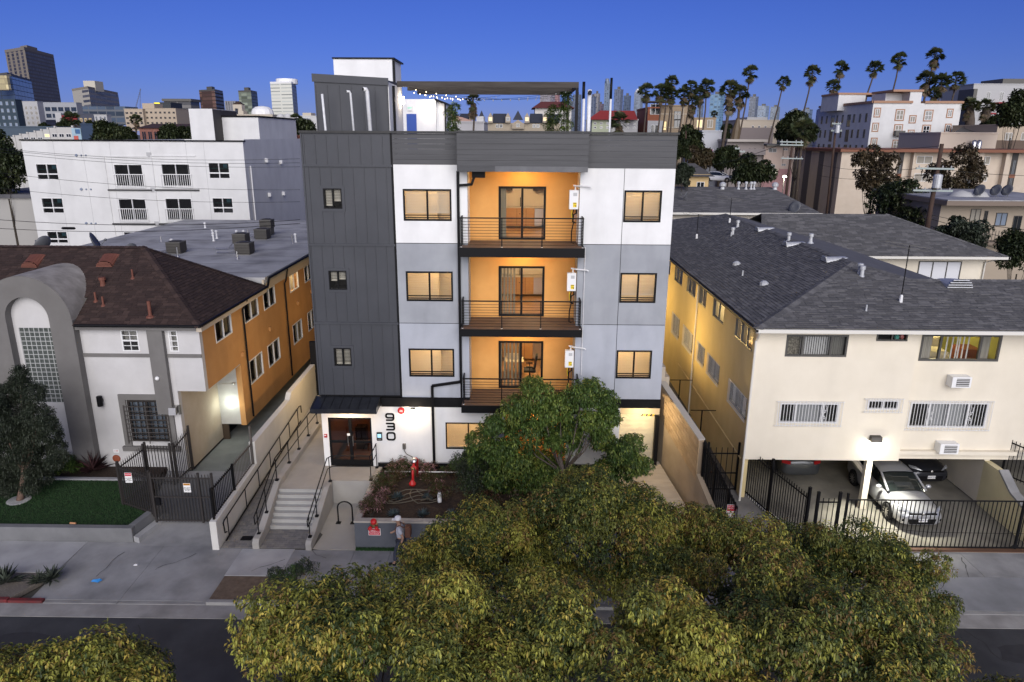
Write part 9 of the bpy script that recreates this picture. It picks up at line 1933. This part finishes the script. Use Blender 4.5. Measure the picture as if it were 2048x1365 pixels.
pal_l = [((1292, 183), (1288, 262), 1.2, 0, 'leftmost palm of the cluster above the parapet'), ((1322, 184), (1316, 262), 1.2, 1, 'second palm of the cluster above the parapet'), ((1344, 163), (1335, 262), .95, 2, 'highest palm of the cluster above the parapet'), ((1343, 190), (1341, 262), 1.05, 1, 'palm below the highest in the parapet cluster'), ((1333, 180), (1325, 262), 1.05, 0, 'palm in the middle of the parapet cluster'), ((1368, 188), (1358, 262), 1.05, 1, 'left palm of the trio over the tan flats'), ((1381, 176), (1369, 265), 1.1, 2, 'upper palm of the trio over the tan flats'), ((1385, 203), (1378, 268), 1.0, 3, 'shaggy lower palm of the trio over the tan flats'), ((1400, 190), (1396, 268), 1.05, 1, 'palm leaning on the trio from the right'), ((1413, 174), (1405, 268), 1.2, 0, 'big palm just left of the wide glass tower')]
for (t, bs, s, k, lab) in pal_l: palm(lab, t, bs, 135, s * 1.08, k, .13)
palm('shaggy palm with a long brown skirt beside the glass tower', (1461, 180), (1444, 300), 120, 1.35, 3, .24); palm('palm with a thick brown sleeve low on its trunk', (1480, 188), (1470, 285), 122, 1.25, 1, .22)
p, q = at(1476, 238, 122), at(1469, 282, 122); b = MB(); b.tube([q, q.lerp(p, .5), p], [.75, .7, .25], 9); b.solo('dead_frond_sleeve', FRG[2], 'grey sleeve of dead fronds round a palm trunk', 'palm sleeve')
palm('lone palm seen under the pergola', (946, 200), (947, 262), 115, 1.0, 3, .14, 'lone palms'); palm('small distant palm in front of the wide glass tower', (1429, 228), (1428, 245), 200, .8, 2, .12, 'lone palms'); palm('left stout palm below the modern flats', (1940, 212), (1938, 272), 150, 1.55, 4, .9, 'stout palms', 'stout_palm'); palm('right stout palm below the modern flats', (1973, 214), (1970, 276), 150, 1.5, 4, .9, 'stout palms', 'stout_palm'); palm('palm at the corner of the white stucco flats', (592, 240), (594, 275), 160, 1.2, 1, .2, 'lone palms'); palm('palm beside the beige hotel', (272, 240), (272, 270), 250, 1.7, 4, .3, 'lone palms'); palm('bushy palm among the trees on the left', (228, 262), (228, 290), 130, 1.3, 4, .25, 'lone palms'); palm('feathery palm beside the hill apartments', (1605, 262), (1602, 300), 112, 1.7, 0, .2, 'lone palms'); palm('fan palm before the red facade', (142, 240), (142, 262), 235, 2.4, 0, .3, 'lone palms'); palm('small palm in front of the bare red roof', (1238, 243), (1240, 270), 130, 1.5, 3, .25, 'lone palms')
DKT = [leaf_mat('far_leaf_a', (.022, .032, .013)), leaf_mat('far_leaf_b', (.038, .05, .02)), leaf_mat('far_leaf_c', (.06, .07, .028))]; BRT = [leaf_mat('brown_leaf_a', (.066, .05, .029)), leaf_mat('brown_leaf_b', (.092, .068, .037)), leaf_mat('brown_leaf_c', (.06, .052, .026))]
def ftree(label, px, py, rx, ry, Y, seed, mats=DKT, L=.55, n=16, dens=26, name='city_tree', group='trees between the houses', sparse=1.0):
 c = at(px, py, Y); k = 1 / ppm(Y, c.z); R_, Z_ = rx * k, ry * k; s = Y / 110.0; L = L * s
 tree(name, label, (c.x, Y, 0.0), (c.x, Y, c.z), (R_, R_ * .8, Z_), n, R_ * .34, R_ * .52, dens * 120 / (R_ * R_ * 9) * sparse, 5, min(L, R_ * .3), min(L, R_ * .3) * .28, mats, (.5, .33, .17), seed, .35, .2 * s, group=group, low=-.8, limbs=8, bark=BARKD)
ft = [(5, 335, 45, 55, 70, 'dark tree mass at the left edge beside the white building', DKT), (-20, 300, 40, 40, 80, 'second dark tree at the left edge', DKT), (218, 268, 26, 15, 125, 'round dark tree left of the brick hall', DKT), (248, 271, 18, 11, 120, 'low dark tree touching the brick hall', DKT), (180, 252, 9, 8, 150, 'dark tree above the navy box', DKT), (90, 254, 9, 6, 200, 'tree before the pale flats', DKT), (133, 252, 12, 6, 190, 'tree under the red facade', DKT), (350, 271, 24, 12, 115, 'dark tree before the brick hall', DKT), (375, 268, 12, 10, 118, 'dark tree beside the stair house', DKT), (605, 258, 22, 12, 140, 'dark tree before the white stucco flats', DKT), (1385, 285, 24, 32, 118, 'tall dark green tree under the palm trio', DKT), (1395, 318, 22, 22, 112, 'brownish tree at the street corner', BRT), (1362, 300, 14, 22, 105, 'dark tree right beside the parapet end', DKT), (1452, 318, 22, 22, 112, 'dark tree beside the billboard', DKT), (1502, 342, 34, 20, 100, 'round dark tree before the grey flats', DKT), (1600, 255, 34, 26, 118, 'big dark tree left of the hill apartments', DKT), (1575, 265, 22, 20, 120, 'dark tree left of the big one', DKT), (1455, 265, 12, 16, 180, 'small dark tree by the sleeved palm', DKT), (1370, 352, 18, 20, 78, 'grey green bushy tree above the broad roof', OLV), (1748, 350, 40, 48, 80, 'brown leafed tree before the beige block', BRT), (1912, 350, 46, 55, 84, 'large brown leafed tree behind the transformer pole', BRT), (1800, 415, 52, 36, 74, 'wide dark tree below the beige block', DKT), (1840, 440, 40, 30, 70, 'dark tree at the foot of the utility pole', DKT), (2030, 225, 30, 30, 120, 'dark tree at the right edge of the skyline', DKT), (1985, 250, 18, 16, 150, 'dark tree by the stout palms', DKT), (1930, 470, 40, 26, 55, 'olive tree in front of the gallery flats', OLV), (2040, 510, 40, 40, 50, 'dark tree at the right picture edge', DKT), (1375, 470, 1, 1, 60, '', None)]
for i, (px, py, rx, ry, Y, lab, mm) in enumerate(ft):
 if mm: ftree(lab, px, py, rx, ry, Y, 200 + i, mm, sparse=.8 if mm is BRT else 1.0)
# hills of unresolved roofs and trees between the blocks
rs = np.random.RandomState(77); P, D, Ls, Ws, Ms = [], [], [], [], []
for k in range(260):
 Y = rs.uniform(200, 900); x = rs.uniform(-.75, .78) * Y; r = rs.uniform(2.5, 5); zz = rs.uniform(.5, 1.2) * r + 1
 if abs(x) > 0: P.append((x, Y, zz, r))
A = rosettes(rs, P, 3.2, 5, 1.6, .5, (.5, .33, .17), .3); me = leaf_mesh('far_treetops', A[0], A[1], A[2], A[3], A[4], DKT); o = link('far_treetops', me); tag(o, 'mass of dark tree tops filling the far streets', 'trees', None, 'stuff')
